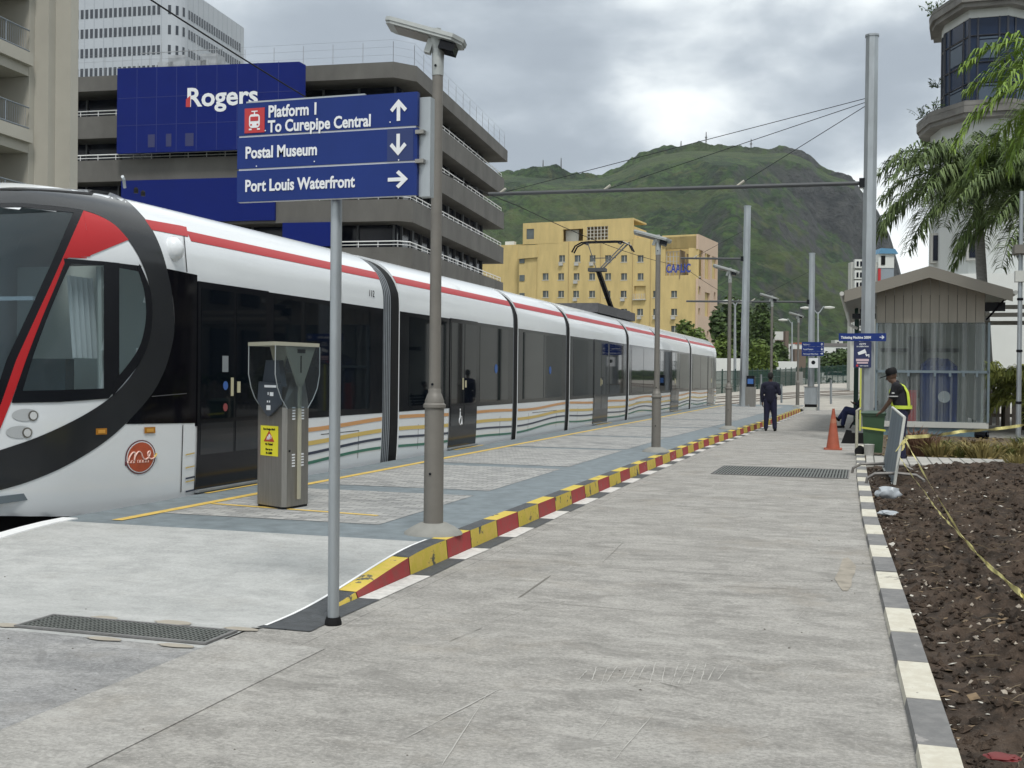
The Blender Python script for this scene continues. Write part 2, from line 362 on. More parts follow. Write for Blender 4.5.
# platform
P0, P1 = 9.10, 62.0
pl = MB().grid(lambda u, v: (lerp(-7.5, kl(lerp(P0, P1, v))-.14, u), lerp(P0, P1, v), max(ramp(lerp(P0, P1, v)), .169 if v == 0 else .17)), 2, 60)
pl.add([(-7.5, P0, -.3), (-7.5, P1, -.3), (-7.5, P1, .17), (-7.5, P0, .169)], [(0, 1, 2, 3)])
struct(pl, 'platform', M_grey)
g = G('paver_blocks', .9)
br = g.t.nodes.new('ShaderNodeTexBrick'); g.lk(g.tc.outputs['Object'], br.inputs['Vector'])
br.inputs['Scale'].default_value = 1; br.inputs['Brick Width'].default_value = .21; br.inputs['Row Height'].default_value = .105; br.inputs['Mortar Size'].default_value = .007
br.inputs['Color1'].default_value = (.40, .40, .385, 1); br.inputs['Color2'].default_value = (.215, .22, .22, 1); br.inputs['Mortar'].default_value = (.12, .12, .115, 1)
c = g.mix(g.ss(g.noise(1.3, detail=6), .35, .7, 0, .35), br.outputs['Color'], (.30, .305, .30)); c = g.mix(g.ss(g.noise(40), .4, .7, 0, .3), c, (.38, .37, .35))
M_paver = g.done(c, br.outputs['Fac'], .3, .004)
pv = MB(); yb = [9.95, 12.75, 13.35, 16.9, 17.4, 21.6, 22.0, 26.4, 26.8, 32, 32.4, 38, 38.4, 45, 45.4, 52, 52.4, 58]
for i in range(0, len(yb), 2):
    y0, y1 = yb[i], yb[i+1]; pv.add([(-6.82, y0, .174), (kl(y0)-.95, y0, .174), (kl(y1)-.95, y1, .174), (-6.82, y1, .174)], [(0, 1, 2, 3)])
struct(pv, 'platform_paving', M_paver)
yl = MB()
yl.add([(-6.95, 9.3, .176), (-6.83, 9.3, .176), (-6.83, 60, .176), (-6.95, 60, .176)], [(0, 1, 2, 3)])
for y0, y1 in ((11.75, 13.45), (20.3, 22.0), (32.4, 34.4), (46.3, 48.5), (58, 61)):
    yl.add([(-7.49, y0, .176), (-7.43, y0, .176), (-7.43, y1, .176), (-7.49, y1, .176)], [(0, 1, 2, 3)])
yl.add([(-6.8, 10.80, .178), (-4.7, 10.52, .178), (-4.7, 10.59, .178), (-6.8, 10.88, .178)], [(0, 1, 2, 3)])
struct(yl, 'platform_lines', M_yel)
sd_ = MB(); sd_.add([(-7.5, 8.2, -.3), (-7.35, 8.2, -.3), (-7.35, 8.2, .3), (-7.5, 8.2, .3)], [])
wk = MB()
for i in range(6):
    y0 = 7.45+i*.3; y1 = y0+.3; z0 = ramp(y0)+.012; z1 = ramp(y1)+.012
    wk.add([(-7.47, y0, -.3), (-7.3, y0, -.3), (-7.3, y1, -.3), (-7.47, y1, -.3), (-7.47, y0, z0), (-7.3, y0, z0), (-7.3, y1, z1), (-7.47, y1, z1)], [(4, 5, 6, 7), (1, 2, 6, 5), (3, 0, 4, 7), (0, 1, 5, 4), (2, 3, 7, 6)])
struct(wk, 'white_edge_kerb', M_white)
# track bed
tb = MB().grid(lambda u, v: (lerp(-16, -7.47, u), lerp(-20, 64, v), -.16), 2, 6)
struct(tb, 'track_bed', mat('track_slab', (.09, .09, .085), .95, var=.35, scale=6, bump=.6))
def zfar(Y): return 1.0*sm(60, 160, Y)
far = MB().grid(lambda u, v: (lerp(-60, 60, u), lerp(60.0, 190, v), zfar(lerp(60, 190, v))-.02), 16, 20)
struct(far, 'track_concourse', mat('pale_gravel', (.36, .34, .30), .95, var=.2, scale=.8, bump=.4))
# rails
def rail_pts(dx):
    pts = [(-8.92+dx, Y) for Y in range(-10, 62, 4)]
    for t in range(1, 22):
        a_ = t*R(3.0); Rr = 115-dx
        pts.append((-8.92+dx+Rr*(1-math.cos(a_)), 58+Rr*math.sin(a_)))
    return pts
def rail(dx):
    mb = MB(); pts = rail_pts(dx); P = []
    for i, (x, y) in enumerate(pts):
        d = Vector(pts[min(i+1, len(pts)-1)])-Vector(pts[max(i-1, 0)]); n_ = Vector((-d.y, d.x)).normalized()*(.035 if y < 62 else .10)
        z = -.06 if y < 62 else zfar(y)+.0
        z += .03 if y > 62 else 0
        P.append([(x+n_.x, y+n_.y, z-.1), (x-n_.x, y-n_.y, z-.1), (x-n_.x, y-n_.y, z), (x+n_.x, y+n_.y, z)])
    k = [v for q in P for v in q]
    mb.add(k, [(4*i+a_, 4*i+(a_+1) % 4, 4*i+4+(a_+1) % 4, 4*i+4+a_) for i in range(len(P)-1) for a_ in range(4)]); return mb
M_rail = mat('rail_steel', (.16, .12, .10), .5, .6, var=.2)
tr = thing('tram_track', (-8.92, 20, -.16), 'pair of steel rails under the tram curving right beyond the platform end', 'rails')
for dx in (-.72, .72): rail(dx).build('rail', M_rail, tr)
tr2 = thing('tram_track', (-12.5, 20, -.16), 'outer pair of steel rails curving away towards the green fence', 'rails')
for dx in (-4.3, -2.9): rail(dx).build('rail', M_rail, tr2)
# left kerb: red and yellow blocks; black and white band painted on the road in front
yk = [6.35, 7.43, 8.43, 9.3, 9.94]
while yk[-1] < 55: yk.append(yk[-1]+(.80 if len(yk) % 2 else .74))
kb = MB(); band = MB()
def ktop(Y): return .165*sm(6.62, 9.0, Y)+.002
rnd = random.Random(3)
for i in range(len(yk)-1):
    y0, y1 = yk[i], yk[i+1]-.012; red = i % 2 == 1; x0, x1 = kl(y0), kl(y1); z0, z1 = ktop(y0), ktop(y1)
    n = 5
    for q in range(n):
        ya, yb_ = lerp(y0, y1, q/n), lerp(y0, y1, (q+1)/n); xa, xb = kl(ya), kl(yb_); za, zb = ktop(ya), ktop(yb_)
        kb.cur = 1 if red else (2 if ya < 6.98 else 0)
        kb.add([(xa, ya, 0), (xb, yb_, 0), (xb-.018, yb_, zb), (xa-.018, ya, za)], [(0, 1, 2, 3)])
        kb.cur = 0 if red else 2
        kb.add([(xa-.018, ya, za), (xb-.018, yb_, zb), (xb-.16, yb_, zb+.004), (xa-.16, ya, za+.004)], [(0, 1, 2, 3)])
    kb.cur = 3
    kb.add([(x1, y1, 0), (x1-.16, y1, 0), (x1-.16, y1, z1), (x1-.018, y1, z1)], [(0, 1, 2, 3)])
    yy1 = yk[i+1]; band.cur = 0 if red else 1
    band.add([(x0+.003, y0, .005), (x0+.17+rnd.uniform(-.012, .012), y0, .005), (kl(yy1)+.17+rnd.uniform(-.012, .012), yy1, .005), (kl(yy1)+.003, yy1, .005)], [(0, 1, 2, 3)])
band.cur = 1; band.add([(-3.66, 6.36, .006), (-3.28, 6.36, .006), (-3.28, 6.45, .006), (-3.60, 6.6, .006)], [(0, 1, 2, 3)])
struct(kb, 'platform_kerb', [M_yelb, M_red, M_blk, M_conc])
struct(band, 'kerb_paint_band', [mat('worn_white_road_paint', (.55, .54, .51), .75, var=.2, scale=14), M_blk])
wl = MB().grid(lambda u, v: (kl(lerp(6.4, 9.2, v))-.158-.024*u, lerp(6.4, 9.2, v), ktop(lerp(6.4, 9.2, v))+.008), 1, 16)
struct(wl, 'white_kerb_line', M_white)
# right kerb
kb = MB(); Y = 3.66; i = 0
while Y < 27.5:
    y1 = Y+.765+rnd.uniform(-.03, .03); kb.cur = i % 2
    tw = rnd.uniform(-.004, .004); c0, c1 = kr(Y)-.004, kr(y1-.015)-.004
    w0 = .17; zt = .045+tw
    kb.add([(c0, Y, 0), (c0+w0, Y, 0), (c1+w0, y1-.012, 0), (c1, y1-.012, 0), (c0+.008, Y, zt), (c0+w0, Y, zt), (c1+w0, y1-.012, zt), (c1+.008, y1-.012, zt)],
           [(4, 5, 6, 7), (0, 1, 5, 4), (1, 2, 6, 5), (2, 3, 7, 6), (3, 0, 4, 7)])
    kb.cur = 2; 
    Y = y1; i += 1
struct(kb, 'garden_kerb', [M_kgrey, M_kwhite])
# soil bed
def soil_z(x, y):
    base = .03+.10*sm(.35, 1.6, x)+.0*y
    e_ = sm(.0, .35, x-kr(y)-.16); base = .015+(base-.015)*e_
    return base+.075*e_*fbm((x*1.3, y*1.3, 0), 4)+.06*fbm((x*6, y*6, 3), 4)*e_+.02*fbm((x*19, y*19, 5), 2)*e_
so_ = MB().grid(lambda u, v: (lerp(kr(lerp(2.5, 21.5, v))+.168, 14, u**1.6), lerp(2.5, 21.55, v), soil_z(lerp(.168+kr(lerp(2.5, 21.5, v)), 14, u**1.6), lerp(2.5, 21.5, v))), 190, 330)
g = G('dark_soil', .95)
n = g.noise(5, detail=9, rough=.7); n_ = g.noise(45, detail=4, rough=.7); r_ = g.noise(1.1, detail=4)
c = g.mix(g.ss(n, .35, .65), (.026, .019, .014), (.088, .062, .045)); c = g.mix(g.ss(n_, .58, .72, 0, .8), c, (.15, .125, .10)); c = g.mix(g.ss(r_, .5, .7, 0, .35), c, (.11, .08, .06))
M_soil = g.done(c, g.ma('ADD', n, n_), .9, .03)
tag(so_.build('soil', M_soil, None, True), kind='structure')
gb = MB().grid(lambda u, v: (lerp(.03, 30, u), lerp(23.72, 34.0, v), .012+.02*fbm((lerp(.03, 30, u), lerp(23.7, 34, v), 1), 3)), 60, 30)
tag(gb.build('garden_bed', mat('dry_garden_soil', (.10, .075, .05), .95, var=.5, scale=6, bump=.7), None, True), kind='structure')
# paver strip
g = G('strip_pavers', .9); br = g.t.nodes.new('ShaderNodeTexBrick'); g.lk(g.tc.outputs['Object'], br.inputs['Vector'])
br.offset = 0; br.inputs['Scale'].default_value = 1; br.inputs['Brick Width'].default_value = .2; br.inputs['Row Height'].default_value = .4; br.inputs['Mortar Size'].default_value = .014
br.inputs['Color1'].default_value = (.42, .41, .38, 1); br.inputs['Color2'].default_value = (.34, .33, .31, 1); br.inputs['Mortar'].default_value = (.12, .12, .11, 1)
struct(box((.06, 21.5, -.05), (3.0, 23.7, .085)), 'paver_strip', g.done(br.outputs['Color']))
sc_ = MB(); rnd = random.Random(77)
def scr(x0, y0, x1, y1, w_, m):
    a_, b_ = atz(x0, y0, .004), atz(x1, y1, .004); d = (b_-a_).normalized(); n_ = Vector((-d.y, d.x, 0)); k_ = 10; vs = []
    for i in range(k_+1):
        f = i/k_; p = a_.lerp(b_, f)+n_*rnd.uniform(-.002, .002); ww = w_*rnd.uniform(.15, 1)*(1 if 0 < i < k_ else .1); vs += [p+n_*ww, p-n_*ww]
    sc_.cur = m; sc_.add(vs, [(2*i, 2*i+1, 2*i+3, 2*i+2) for i in range(k_)])
for q_ in ((518, 598, 551, 575, .010, 0), (518, 600, 660, 612, .004, 0), (660, 612, 820, 622, .003, 0), (560, 578, 700, 585, .003, 1), (700, 585, 880, 592, .004, 0), (405, 738, 505, 686, .006, 1), (440, 768, 490, 690, .003, 1), (612, 762, 655, 712, .004, 1), (590, 742, 618, 705, .003, 1), (590, 664, 690, 690, .003, 0)): scr(*q_)
for i in range(15): x = 585+i*10; scr(x-rnd.uniform(3, 9), 681+rnd.uniform(-3, 6), x+rnd.uniform(0, 4), 665+rnd.uniform(-3, 5), .004, 1)
for i in range(26): x, y = rnd.uniform(330, 900), rnd.uniform(560, 760); l_ = rnd.uniform(10, 60); scr(x, y, x+l_*rnd.uniform(.4, 1), y-l_*rnd.uniform(-.1, .6), rnd.uniform(.0015, .003), rnd.choice((0, 1, 1)))
struct(sc_, 'road_scratches', [mat('crack_dark', (.16, .152, .135), .95), mat('scrape_pale', (.40, .39, .365), .95)])
ru = MB(); a_ = atz(846, 573, .003); ru.add([(a_.x+.07*math.cos(t_*.5)*(1+.3*math.sin(t_*2)), a_.y+.85*math.sin(t_*.5), .0045) for t_ in range(13)], [tuple(range(13))]); struct(ru, 'rust_stain', mat('rust_stain', (.285, .258, .215), .95, var=.25, scale=8))
# ------------------------------------------------------------------ drain grates
def grate(name, x0, x1, y0, y1, z, nx, ny, slant, label, wide=.012):
    t = thing(name, ((x0+x1)/2, (y0+y1)/2, z), label, 'drain grate')
    f = MB(); f.box((x0, y0, z), (x1, y0+.02, z+.012)); f.box((x0, y1-.02, z), (x1, y1, z+.012)); f.box((x0, y0+.02, z), (x0+.02, y1-.02, z+.012)); f.box((x1-.02, y0+.02, z), (x1, y1-.02, z+.012))
    f.build('frame', M_kgrey, t)
    b = MB(); b.box((x0+.02, y0+.02, z), (x1-.02, y1-.02, z+.002)); b.build('pit', M_black, t)
    q = MB()
    for i in range(1, nx):
        x = lerp(x0, x1, i/nx); q.add([(x-wide/2, y0+.02, z+.009), (x+wide/2, y0+.02, z+.009), (x+wide/2+slant, y1-.02, z+.009), (x-wide/2+slant, y1-.02, z+.009)], [(0, 1, 2, 3)])
    for j in range(1, ny):
        y = lerp(y0, y1, j/ny); q.box((x0+.02, y-wide*.4, z+.003), (x1-.02, y+wide*.4, z+.0075))
    q.build('bars', mat('grate_iron', (.15, .16, .15), .6, .3, var=.2), t)
grate('drain_grate', -5.08, -3.70, 5.84, 6.20, .004, 46, 9, 0, 'small square-mesh drain grate set in the pale slab left of the sign post', .013)
grate('drain_grate', -2.42, -.22, 18.95, 20.75, .004, 44, 2, .0, 'long slotted drain grate crossing the road beyond the lamp post', .028)
pt = MB()
for (x, y, rx, ry) in ((-4.72, 6.25, .10, .05), (-4.22, 6.28, .13, .06), (-3.72, 6.27, .12, .045), (-5.15, 5.86, .10, .05), (-4.35, 5.76, .12, .04), (-3.85, 5.76, .12, .04)):
    pt.add([(x+rx*math.cos(t*.45)*(1+.15*math.sin(3*t)), y+ry*math.sin(t*.45), ramp(y)+.007) for t in range(14)], [tuple(range(14))])
struct(pt, 'mortar_patches', mat('mortar', (.33, .30, .25), .9, var=.1))
# ================================================================== BUILDINGS
TH = R(5.4); UB = Vector((math.cos(TH), math.sin(TH), 0)); VB = Vector((-math.sin(TH), math.cos(TH), 0))
def frameM(o, u, v): return Matrix(((u.x, v.x, 0, o.x), (u.y, v.y, 0, o.y), (0, 0, 1, o.z), (0, 0, 0, 1)))
def on_plane(x, y, o, nrm):
    d = ray(x, y); t = (Vector(o)-Vector((0, 0, EYE))).dot(nrm)/d.dot(nrm); return Vector((0, 0, EYE))+d*t
def uv(p, o): q = p-o; return q.dot(UB), q.dot(VB), q.z
# ---- dark concrete office block with the blue cladding panel
o = atd(408, 373, 87); o.z = 0
t = thing('office_block', o, 'grey concrete office block with open parking decks, white railings and a large blue name panel', 'office building')
Mb = frameM(o, UB, VB); Wd, Dp = 38.0, 33.8
levels = [(22.4, 20.6), (18.8, 17.05), (15.1, 13.4), (11.4, 9.75), (7.7, 6.0), (4.0, 2.3)]
core = MB().box((-Wd+1, 2.2, 0), (-1.7, Dp-3, 24.3), Mb); core.build('glazing', M_dglass, t)
mb = MB()
for (zt, zb) in levels:
    cb = .9
    pts = [(-Wd, 0), (-cb, 0), (0, cb*1.0), (0, Dp), (-Wd, Dp)]
    b_ = MB(); b_.prism(pts, zb, zt-.75, Mb)
    inn = [(-Wd, .25), (-cb-.1, .25), (-.25, cb+.1), (-.25, Dp-.25), (-Wd, Dp-.25)]
    for (p, q), (p2, q2) in zip(zip(pts, pts[1:]), zip(inn, inn[1:])):
        b_.prism([p, q, q2, p2], zt-.75, zt, Mb)
    b_.build('deck', M_conc, t)
    rl = MB()
    for (p, q) in zip(inn[:-1], inn[1:-1]):
        p = Vector(p); q = Vector(q)
        rl.tube([Mb@Vector((p.x, p.y, zt+.48)), Mb@Vector((q.x, q.y, zt+.48))], .045, 5)
        rl.tube([Mb@Vector((p.x, p.y, zt+.22)), Mb@Vector((q.x, q.y, zt+.22))], .03, 5)
        L_ = (q-p).length; k = max(1, int(L_/1.6))
        for i in range(k+1):
            s_ = p.lerp(q, i/k); rl.tube([Mb@Vector((s_.x, s_.y, zt)), Mb@Vector((s_.x, s_.y, zt+.48))], .03, 4)
    rl.build('railing', M_white, t)
rf = MB().prism([(-Wd, -.6), (-1.2, -.6), (.2, .9), (.2, Dp+.6), (-Wd, Dp+.6)], 24.3, 25.5, Mb); rf.build('roof', M_conc, t)
# mullions in the shaded bays
M_mul = mat('bay_mullion', (.10, .105, .115), .6)
for i in range(11): MB().box((-1.7, 3+i*2.75, 0), (-1.52, 3+i*2.75+(.5 if i % 2 else .12), 24.3), Mb).build('mullion', M_mul, t)
for i in range(12): MB().box((-Wd+3+i*3.0, 2.02, 0), (-Wd+3.14+i*3.0, 2.2, 24.3), Mb).build('mullion', M_mul, t)
fc = MB()
rp = [(-Wd, -.4), (-1.3, -.4), (0, .9), (0, Dp)]
for p, q in zip(rp, rp[1:]):
    p = Vector(p); q = Vector(q); k = max(1, int((q-p).length/2.4))
    for i in range(k+1):
        s_ = p.lerp(q, i/k); fc.tube([Mb@Vector((s_.x, s_.y, 25.5)), Mb@Vector((s_.x, s_.y, 27.1))], .022, 4)
    for z in (26.1, 26.7, 27.25): fc.tube([Mb@Vector((p.x, p.y, z)), Mb@Vector((q.x, q.y, z))], .008, 3)
fc.build('roof_fence', mat('thin_grey_wire', (.25, .26, .27), .6), t)
# blue panel
pn = o-VB*.5
def pu(x, y=110): return uv(on_plane(x, y, pn-VB*.3, VB), o)
u0 = pu(118)[0]; u1 = pu(300, 65)[0]; zt0 = pu(118, 69)[2]; zt1 = pu(302, 62)[2]; zb = pu(180, 152)[2]
bp = MB(); vs = [Mb@Vector(q) for q in ((u0, -.95, zb), (u1, -.95, zb), (u1, -.95, zt1), (u0, -.95, zt0), (u0, -.62, zb), (u1+.4, -.62, zb), (u1+.4, -.62, zt1-.2), (u0, -.62, zt0))]
bp.add(vs, [(0, 1, 2, 3), (5, 4, 7, 6), (1, 5, 6, 2), (4, 0, 3, 7), (3, 2, 6, 7), (4, 5, 1, 0)])
bpo = bp.build('name_panel', M_blue, t)
sm_ = MB()
for i in range(1, 9): uu = lerp(u0, u1, i/9); sm_.box((uu, -.962, zb+.05), (uu+.05, -.951, zt0-.1), Mb)
for z in (zb+2.2, zb+4.4): sm_.box((u0+.05, -.963, z), (u1-.05, -.951, z+.04), Mb)
sm_.build('seams', mat('cobalt_seam', (.009, .020, .15), .5), bpo)
for xx, yy, ww in ((596, 540, 9), (668, 537, 7), (745, 535, 11)):
    a_ = pu(xx/4, yy/4); b_ = pu((xx+ww*3)/4, (yy+50)/4); MB().box((a_[0], -.966, b_[2]), (b_[0], -.951, a_[2]), Mb).build('louvre', mat('louvre_blue', (.02, .025, .10), .5), bpo)
a_ = pu(187, 107); b_ = pu(265, 104)
rt = pu(187, 87)[2]-pu(187, 107)[2]
lettering('lettering', 'Rogers', rt*1.30, M_signtext, bpo, Mb@Vector((a_[0], -.97, a_[2])), xs=1.08*.97, bold=.05, rotz=math.degrees(TH))
rw = a_[0]
red_ = MB().prism([(rw+.0, a_[2]-.05), (rw+.38, a_[2]-.05), (rw+.38, a_[2]+.85), (rw, a_[2]+.55)], .985, .99, Mb@Matrix(((1, 0, 0, 0), (0, 0, -1, 0), (0, 1, 0, 0), (0, 0, 0, 1))))
red_.build('logo_flag', M_redsign, bpo)
b2 = MB().box((u0, -.25, 13.6), (pu(243)[0]+2.5, -.02, 17.04), Mb); b2.build('lower_blue_panel', M_blue, t)
MB().box((u0+14, -.25, 9.7+1.8), (pu(330)[0], -.02, 13.38), Mb).build('lower_blue_panel', M_blue, t)
# roof kit between panel and tower
k = thing('rooftop_equipment', Mb@Vector((pu(165)[0], 4, 25.5)), 'cluster of grey aerials and tanks on the roof above the blue panel', 'roof equipment')
q = MB()
for i in range(6):
    uu = pu(125+i*11)[0]; q.box((uu, 2.5, 25.5), (uu+1.5, 4, 25.9+.5*(i % 3)+.9), Mb)
for i in range(7):
    uu = pu(118+i*12)[0]; q.tube([Mb@Vector((uu, 2.2, 25.5)), Mb@Vector((uu, 2.2, 27.2+1.0*((i*7) % 3)))], .04, 4)
q.tube([Mb@Vector((pu(120)[0], 2.2, 28)), Mb@Vector((pu(205)[0], 2.2, 28))], .03, 4)
q.build('tanks_and_aerials', mat('roof_kit_grey', (.34, .36, .38), .6, var=.3, scale=1), k)
# ---- beige building on the far left
o = atd(37, 373, 51); o.z = 0
t = thing('beige_building', o, 'tall beige building with railed balconies and a square stair tower at the left edge', 'building')
Mb = frameM(o, UB, VB)
def pv_(x, y, du=0): return uv(on_plane(x, y, o+UB*du, UB), o)
zs = []
z1t = pv_(37, 59)[2]; z1b = pv_(37, 71)[2]; dz = z1t-pv_(37, 135)[2]
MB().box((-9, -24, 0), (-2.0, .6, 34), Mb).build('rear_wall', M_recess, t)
fr = MB(); fr.box((-2.3, -.9, 0), (.12, 0, 34), Mb); fr.box((-2.3, -11.4, 0), (.1, -10.6, 34), Mb); fr.build('pier', M_beige, t)
u78 = uv(on_plane(70, 100, o, VB), o)[0]
tw = MB(); tw.box((-.2, .02, 0), (u78, .62, 34), Mb)
u55 = uv(on_plane(55, 100, o, VB), o)[0]; tw.box((.1, -.5, 0), (u55, .02, 34), Mb); tw.build('stair_tower', M_beige, t)
for i in range(-1, 7):
    zt = z1t-dz*i
    if zt < 0: break
    s_ = MB().box((-2.2, -24, zt-.55), (.35, -.92, zt), Mb); s_.box((-1.98, -24, zt-.98), (.12, -.92, zt-.55), Mb); s_.build('balcony_slab', M_beige, t)
    r_ = MB()
    for zz_ in (zt+.1, zt+1.0): r_.tube([Mb@Vector((.2, -24, zz_)), Mb@Vector((.2, -1.0, zz_))], .035, 5)
    for j in range(150): v_ = -23.6+j*.15; r_.tube([Mb@Vector((.2, v_, zt)), Mb@Vector((.2, v_, zt+1.0))], .011 if j % 10 else .04, 4, False)
    r_.build('railing', mat('grey_blue_railing', (.16, .19, .22), .5), t)
# ---- white tower block
o = atd(172, 372, 203); o.z = 0
t = thing('tower_block', o, 'pale white high-rise with rows of small dark windows and a rounded corner', 'tower block')
pr = on_plane(244, 300, o, -UB.lerp(UB, 0)) if False else None
Mb = frameM(o, UB, VB)
vE = uv(on_plane(244, 40, o+UB*1.5, UB), o)[1]
HT = uv(on_plane(244, 28, o+UB*1.5, UB), o)[2]
rc = 3.0
arc = [(1.5-rc+rc*math.sin(R(a_)), rc-rc*math.cos(R(a_))-1.2) for a_ in range(0, 91, 15)]
pts = [(-32, -1.2)]+arc+[(1.5, vE), (-32, vE)]
MB().prism(pts, 0, HT, Mb).build('wall', M_tower, t)
row0 = uv(on_plane(100, 9, o-VB*1.2, VB), o)[2]; row1 = uv(on_plane(100, 18, o-VB*1.2, VB), o)[2]
drow = (row0-uv(on_plane(100, 68, o-VB*1.2, VB), o)[2])/3
cnt = 0; rest = MB(); seams = MB()
M_tw = mat('tower_window', (.035, .042, .055), .25)
for r_ in range(-4, 6):
    zt, zb = row0-drow*r_, row1-drow*r_
    if zt > HT-1: continue
    for i in range(31):
        u_ = -30.3+i*.95
        if u_ > 1.5-rc-.5: continue
        b_ = MB().box((u_, -1.26, zb), (u_+.55, -1.19, zt), Mb)
        if cnt < 99 and u_ > -17 and 0 <= r_ <= 4: b_.build('window', M_tw, t); cnt += 1
        else: rest.box((u_, -1.26, zb), (u_+.55, -1.19, zt), Mb)
    for i in range(int((vE-3)/.98)):
        v_ = 2.2+i*.98; rest.box((1.49, v_, zb), (1.56, v_+.56, zt), Mb)
    for a_ in (20, 45, 70):
        cx, cy = 1.5-rc+(rc+.03)*math.sin(R(a_)), rc-(rc+.03)*math.cos(R(a_))-1.2
        rest.prism([(cx-.25*math.cos(R(a_)), cy-.25*math.sin(R(a_))), (cx+.25*math.cos(R(a_)), cy+.25*math.sin(R(a_))), (cx+.25*math.cos(R(a_))-.05*math.sin(R(a_)), cy+.25*math.sin(R(a_))+.05), (cx-.25*math.cos(R(a_))-.05*math.sin(R(a_)), cy-.25*math.sin(R(a_))+.05)], zb, zt, Mb)
for i in range(16): seams.box((-30.5+i*1.9, -1.225, 0), (-30.42+i*1.9, -1.19, HT), Mb)
for i in range(int(vE/1.96)): seams.box((1.49, 1.9+i*1.96, 0), (1.525, 1.98+i*1.96, HT), Mb)
tag(rest.build('window_rows', M_tw, t), kind='stuff'); seams.build('panel_seams', mat('panel_seam', (.30, .33, .37), .7), t)
# ---- ochre apartment block
TY = R(-7.2); UY = Vector((math.cos(TY), math.sin(TY), 0)); VY = Vector((-math.sin(TY), math.cos(TY), 0))
o = atd(697, 378, 205); o.z = 0
t = thing('ochre_building', o, 'ochre yellow building with small square windows, roof loggias and a pinkish side wall', 'building')
Mb = frameM(o, UY, VY)
def fy(x, y, dv=0):
    q = on_plane(x, y, o+VY*dv, VY)-o; return q.dot(UY), q.z
def sy(x, y):
    q = on_plane(x, y, o, UY)-o; return q.dot(VY), q.z
zr = fy(690, 234.5)[1]; uL = fy(518, 300)[0]; uW = fy(499, 300, 2)[0]; u_r = fy(662, 250)[0]
vE = sy(718, 243)[0]; zm = fy(600, 240)[1]
MY = Mb@Matrix(((1, 0, 0, 0), (0, 0, -1, 0), (0, 1, 0, 0), (0, 0, 0, 1)))     # poly in (u,z), depth = -v
def facade_with_holes(x0, x1, z0, z1, holes, v0, v1, M):
    """solid wall slab with rectangular openings, columns then fill"""
    mb = MB(); xs = sorted({x0, x1, *[h[0] for h in holes], *[h[1] for h in holes]}); zs_ = sorted({z0, z1, *[h[2] for h in holes], *[h[3] for h in holes]})
    for i in range(len(xs)-1):
        for j in range(len(zs_)-1):
            cx, cz = (xs[i]+xs[i+1])/2, (zs_[j]+zs_[j+1])/2
            if any(h[0] < cx < h[1] and h[2] < cz < h[3] for h in holes): continue
            mb.box((xs[i], v0, zs_[j]), (xs[i+1], v1, zs_[j+1]), M)
    return mb
holes = []
wl_ = []   # windows (x,y,w,h)
cols = {562: None}
for x in (562, 577.5, 592.5, 608, 624, 640.5): wl_.append((x, 258.5))
for x in (545.5, 561, 576.5, 592, 608, 624, 640.5): wl_.append((x, 276.5))
for x in (545.5, 561, 576, 592, 607.5, 623.5, 656, 674): wl_.append((x, 294))
for x in (592, 607, 624, 640, 656, 674): wl_.append((x, 312))
wl_.append((607, 329)); wl_.append((624, 329)); wl_.append((674, 329))
for (x, y) in wl_:
    a_ = fy(x-2.9, y-3.2); b_ = fy(x+2.9, y+3.2); holes.append((a_[0], b_[0], b_[1], a_[1]))
def H(x0, y0, x1, y1): a_ = fy(x0, y0); b_ = fy(x1, y1); return (a_[0], b_[0], b_[1], a_[1])
big = [H(665.5, 249, 688.5, 275), H(634, 286, 645.5, 299)]
a_ = facade_with_holes(fy(537, 300)[0], 0, 0, zm, [h for h in holes]+big, 0, .45, Mb)
a_.box((fy(537, 300)[0], .45, 0), (u_r-.3, 14, zm-.2), Mb)
a_.build('front_wall', M_ochre, t)
up = facade_with_holes(u_r, 0, zm, zr, [(big[0][0], big[0][1], zm, big[0][3])], 0, .45, Mb); up.build('loggia_wall', M_ochre, t)
lw = MB().box((uW-12, 2, 0), (uL, 15, fy(505, 245, 2)[1]), Mb); lw.build('wing', M_ochre, t)
lw = MB().box((uL, .3, 0), (fy(545, 300)[0]-1.6, 14, zm-.4), Mb)
lw.prism([(uL, zm-.4), (fy(545, 300)[0]-1.6, zm-.4), (fy(545, 300)[0]-1.6, fy(545, 257)[1]), (uL, fy(545, 258)[1])], -.3, 0.1, MY); lw.build('stepped_wall', M_ochre, t)
rec = MB().box((uL+.1, .28, 0), (fy(519, 300)[0]+1.3, .34, fy(520, 258)[1]), Mb); 
for yy in (257, 275, 293):
    b_ = H(519, yy, 524, yy+6); MB().box((b_[0], .2, b_[2]), (b_[1], .31, b_[3]), Mb).build('window', M_win, t)
ph0, ph1, zp = fy(523, 230)[0], fy(625, 230)[0], fy(600, 219.5)[1]
hp = [H(526.5, 229, 534, 239), H(563, 229.5, 583, 242), H(587, 227, 608, 239.5)]
pw = facade_with_holes(ph0, ph1+1.6, zm, zp, hp, -.03, .4, Mb)
pw.box((ph1+1.35, .4, zm), (ph1+1.6, 8, zp-1.5), Mb); pw.box((ph0, 6, zm), (ph1-4, 10, zp), Mb); pw.build('penthouse', M_ochre, t)
sh_ = MB().prism([(ph0, .4), (ph1+1.6, .4), (ph1+1.6, 8), (ph0, 8)], zp-.3, zp, Mb); sh_.build('penthouse_roof', M_ochre, t)
lt = MB(); h = hp[2]
for i in range(7): x = lerp(h[0], h[1], i/6); lt.box((x-.08, .0, h[2]), (x+.08, .15, h[3]), Mb)
for i in range(5): z = lerp(h[2], h[3], i/4); lt.box((h[0], .16, z-.08), (h[1], .26, z+.08), Mb)
lt.build('lattice', M_frame, t)
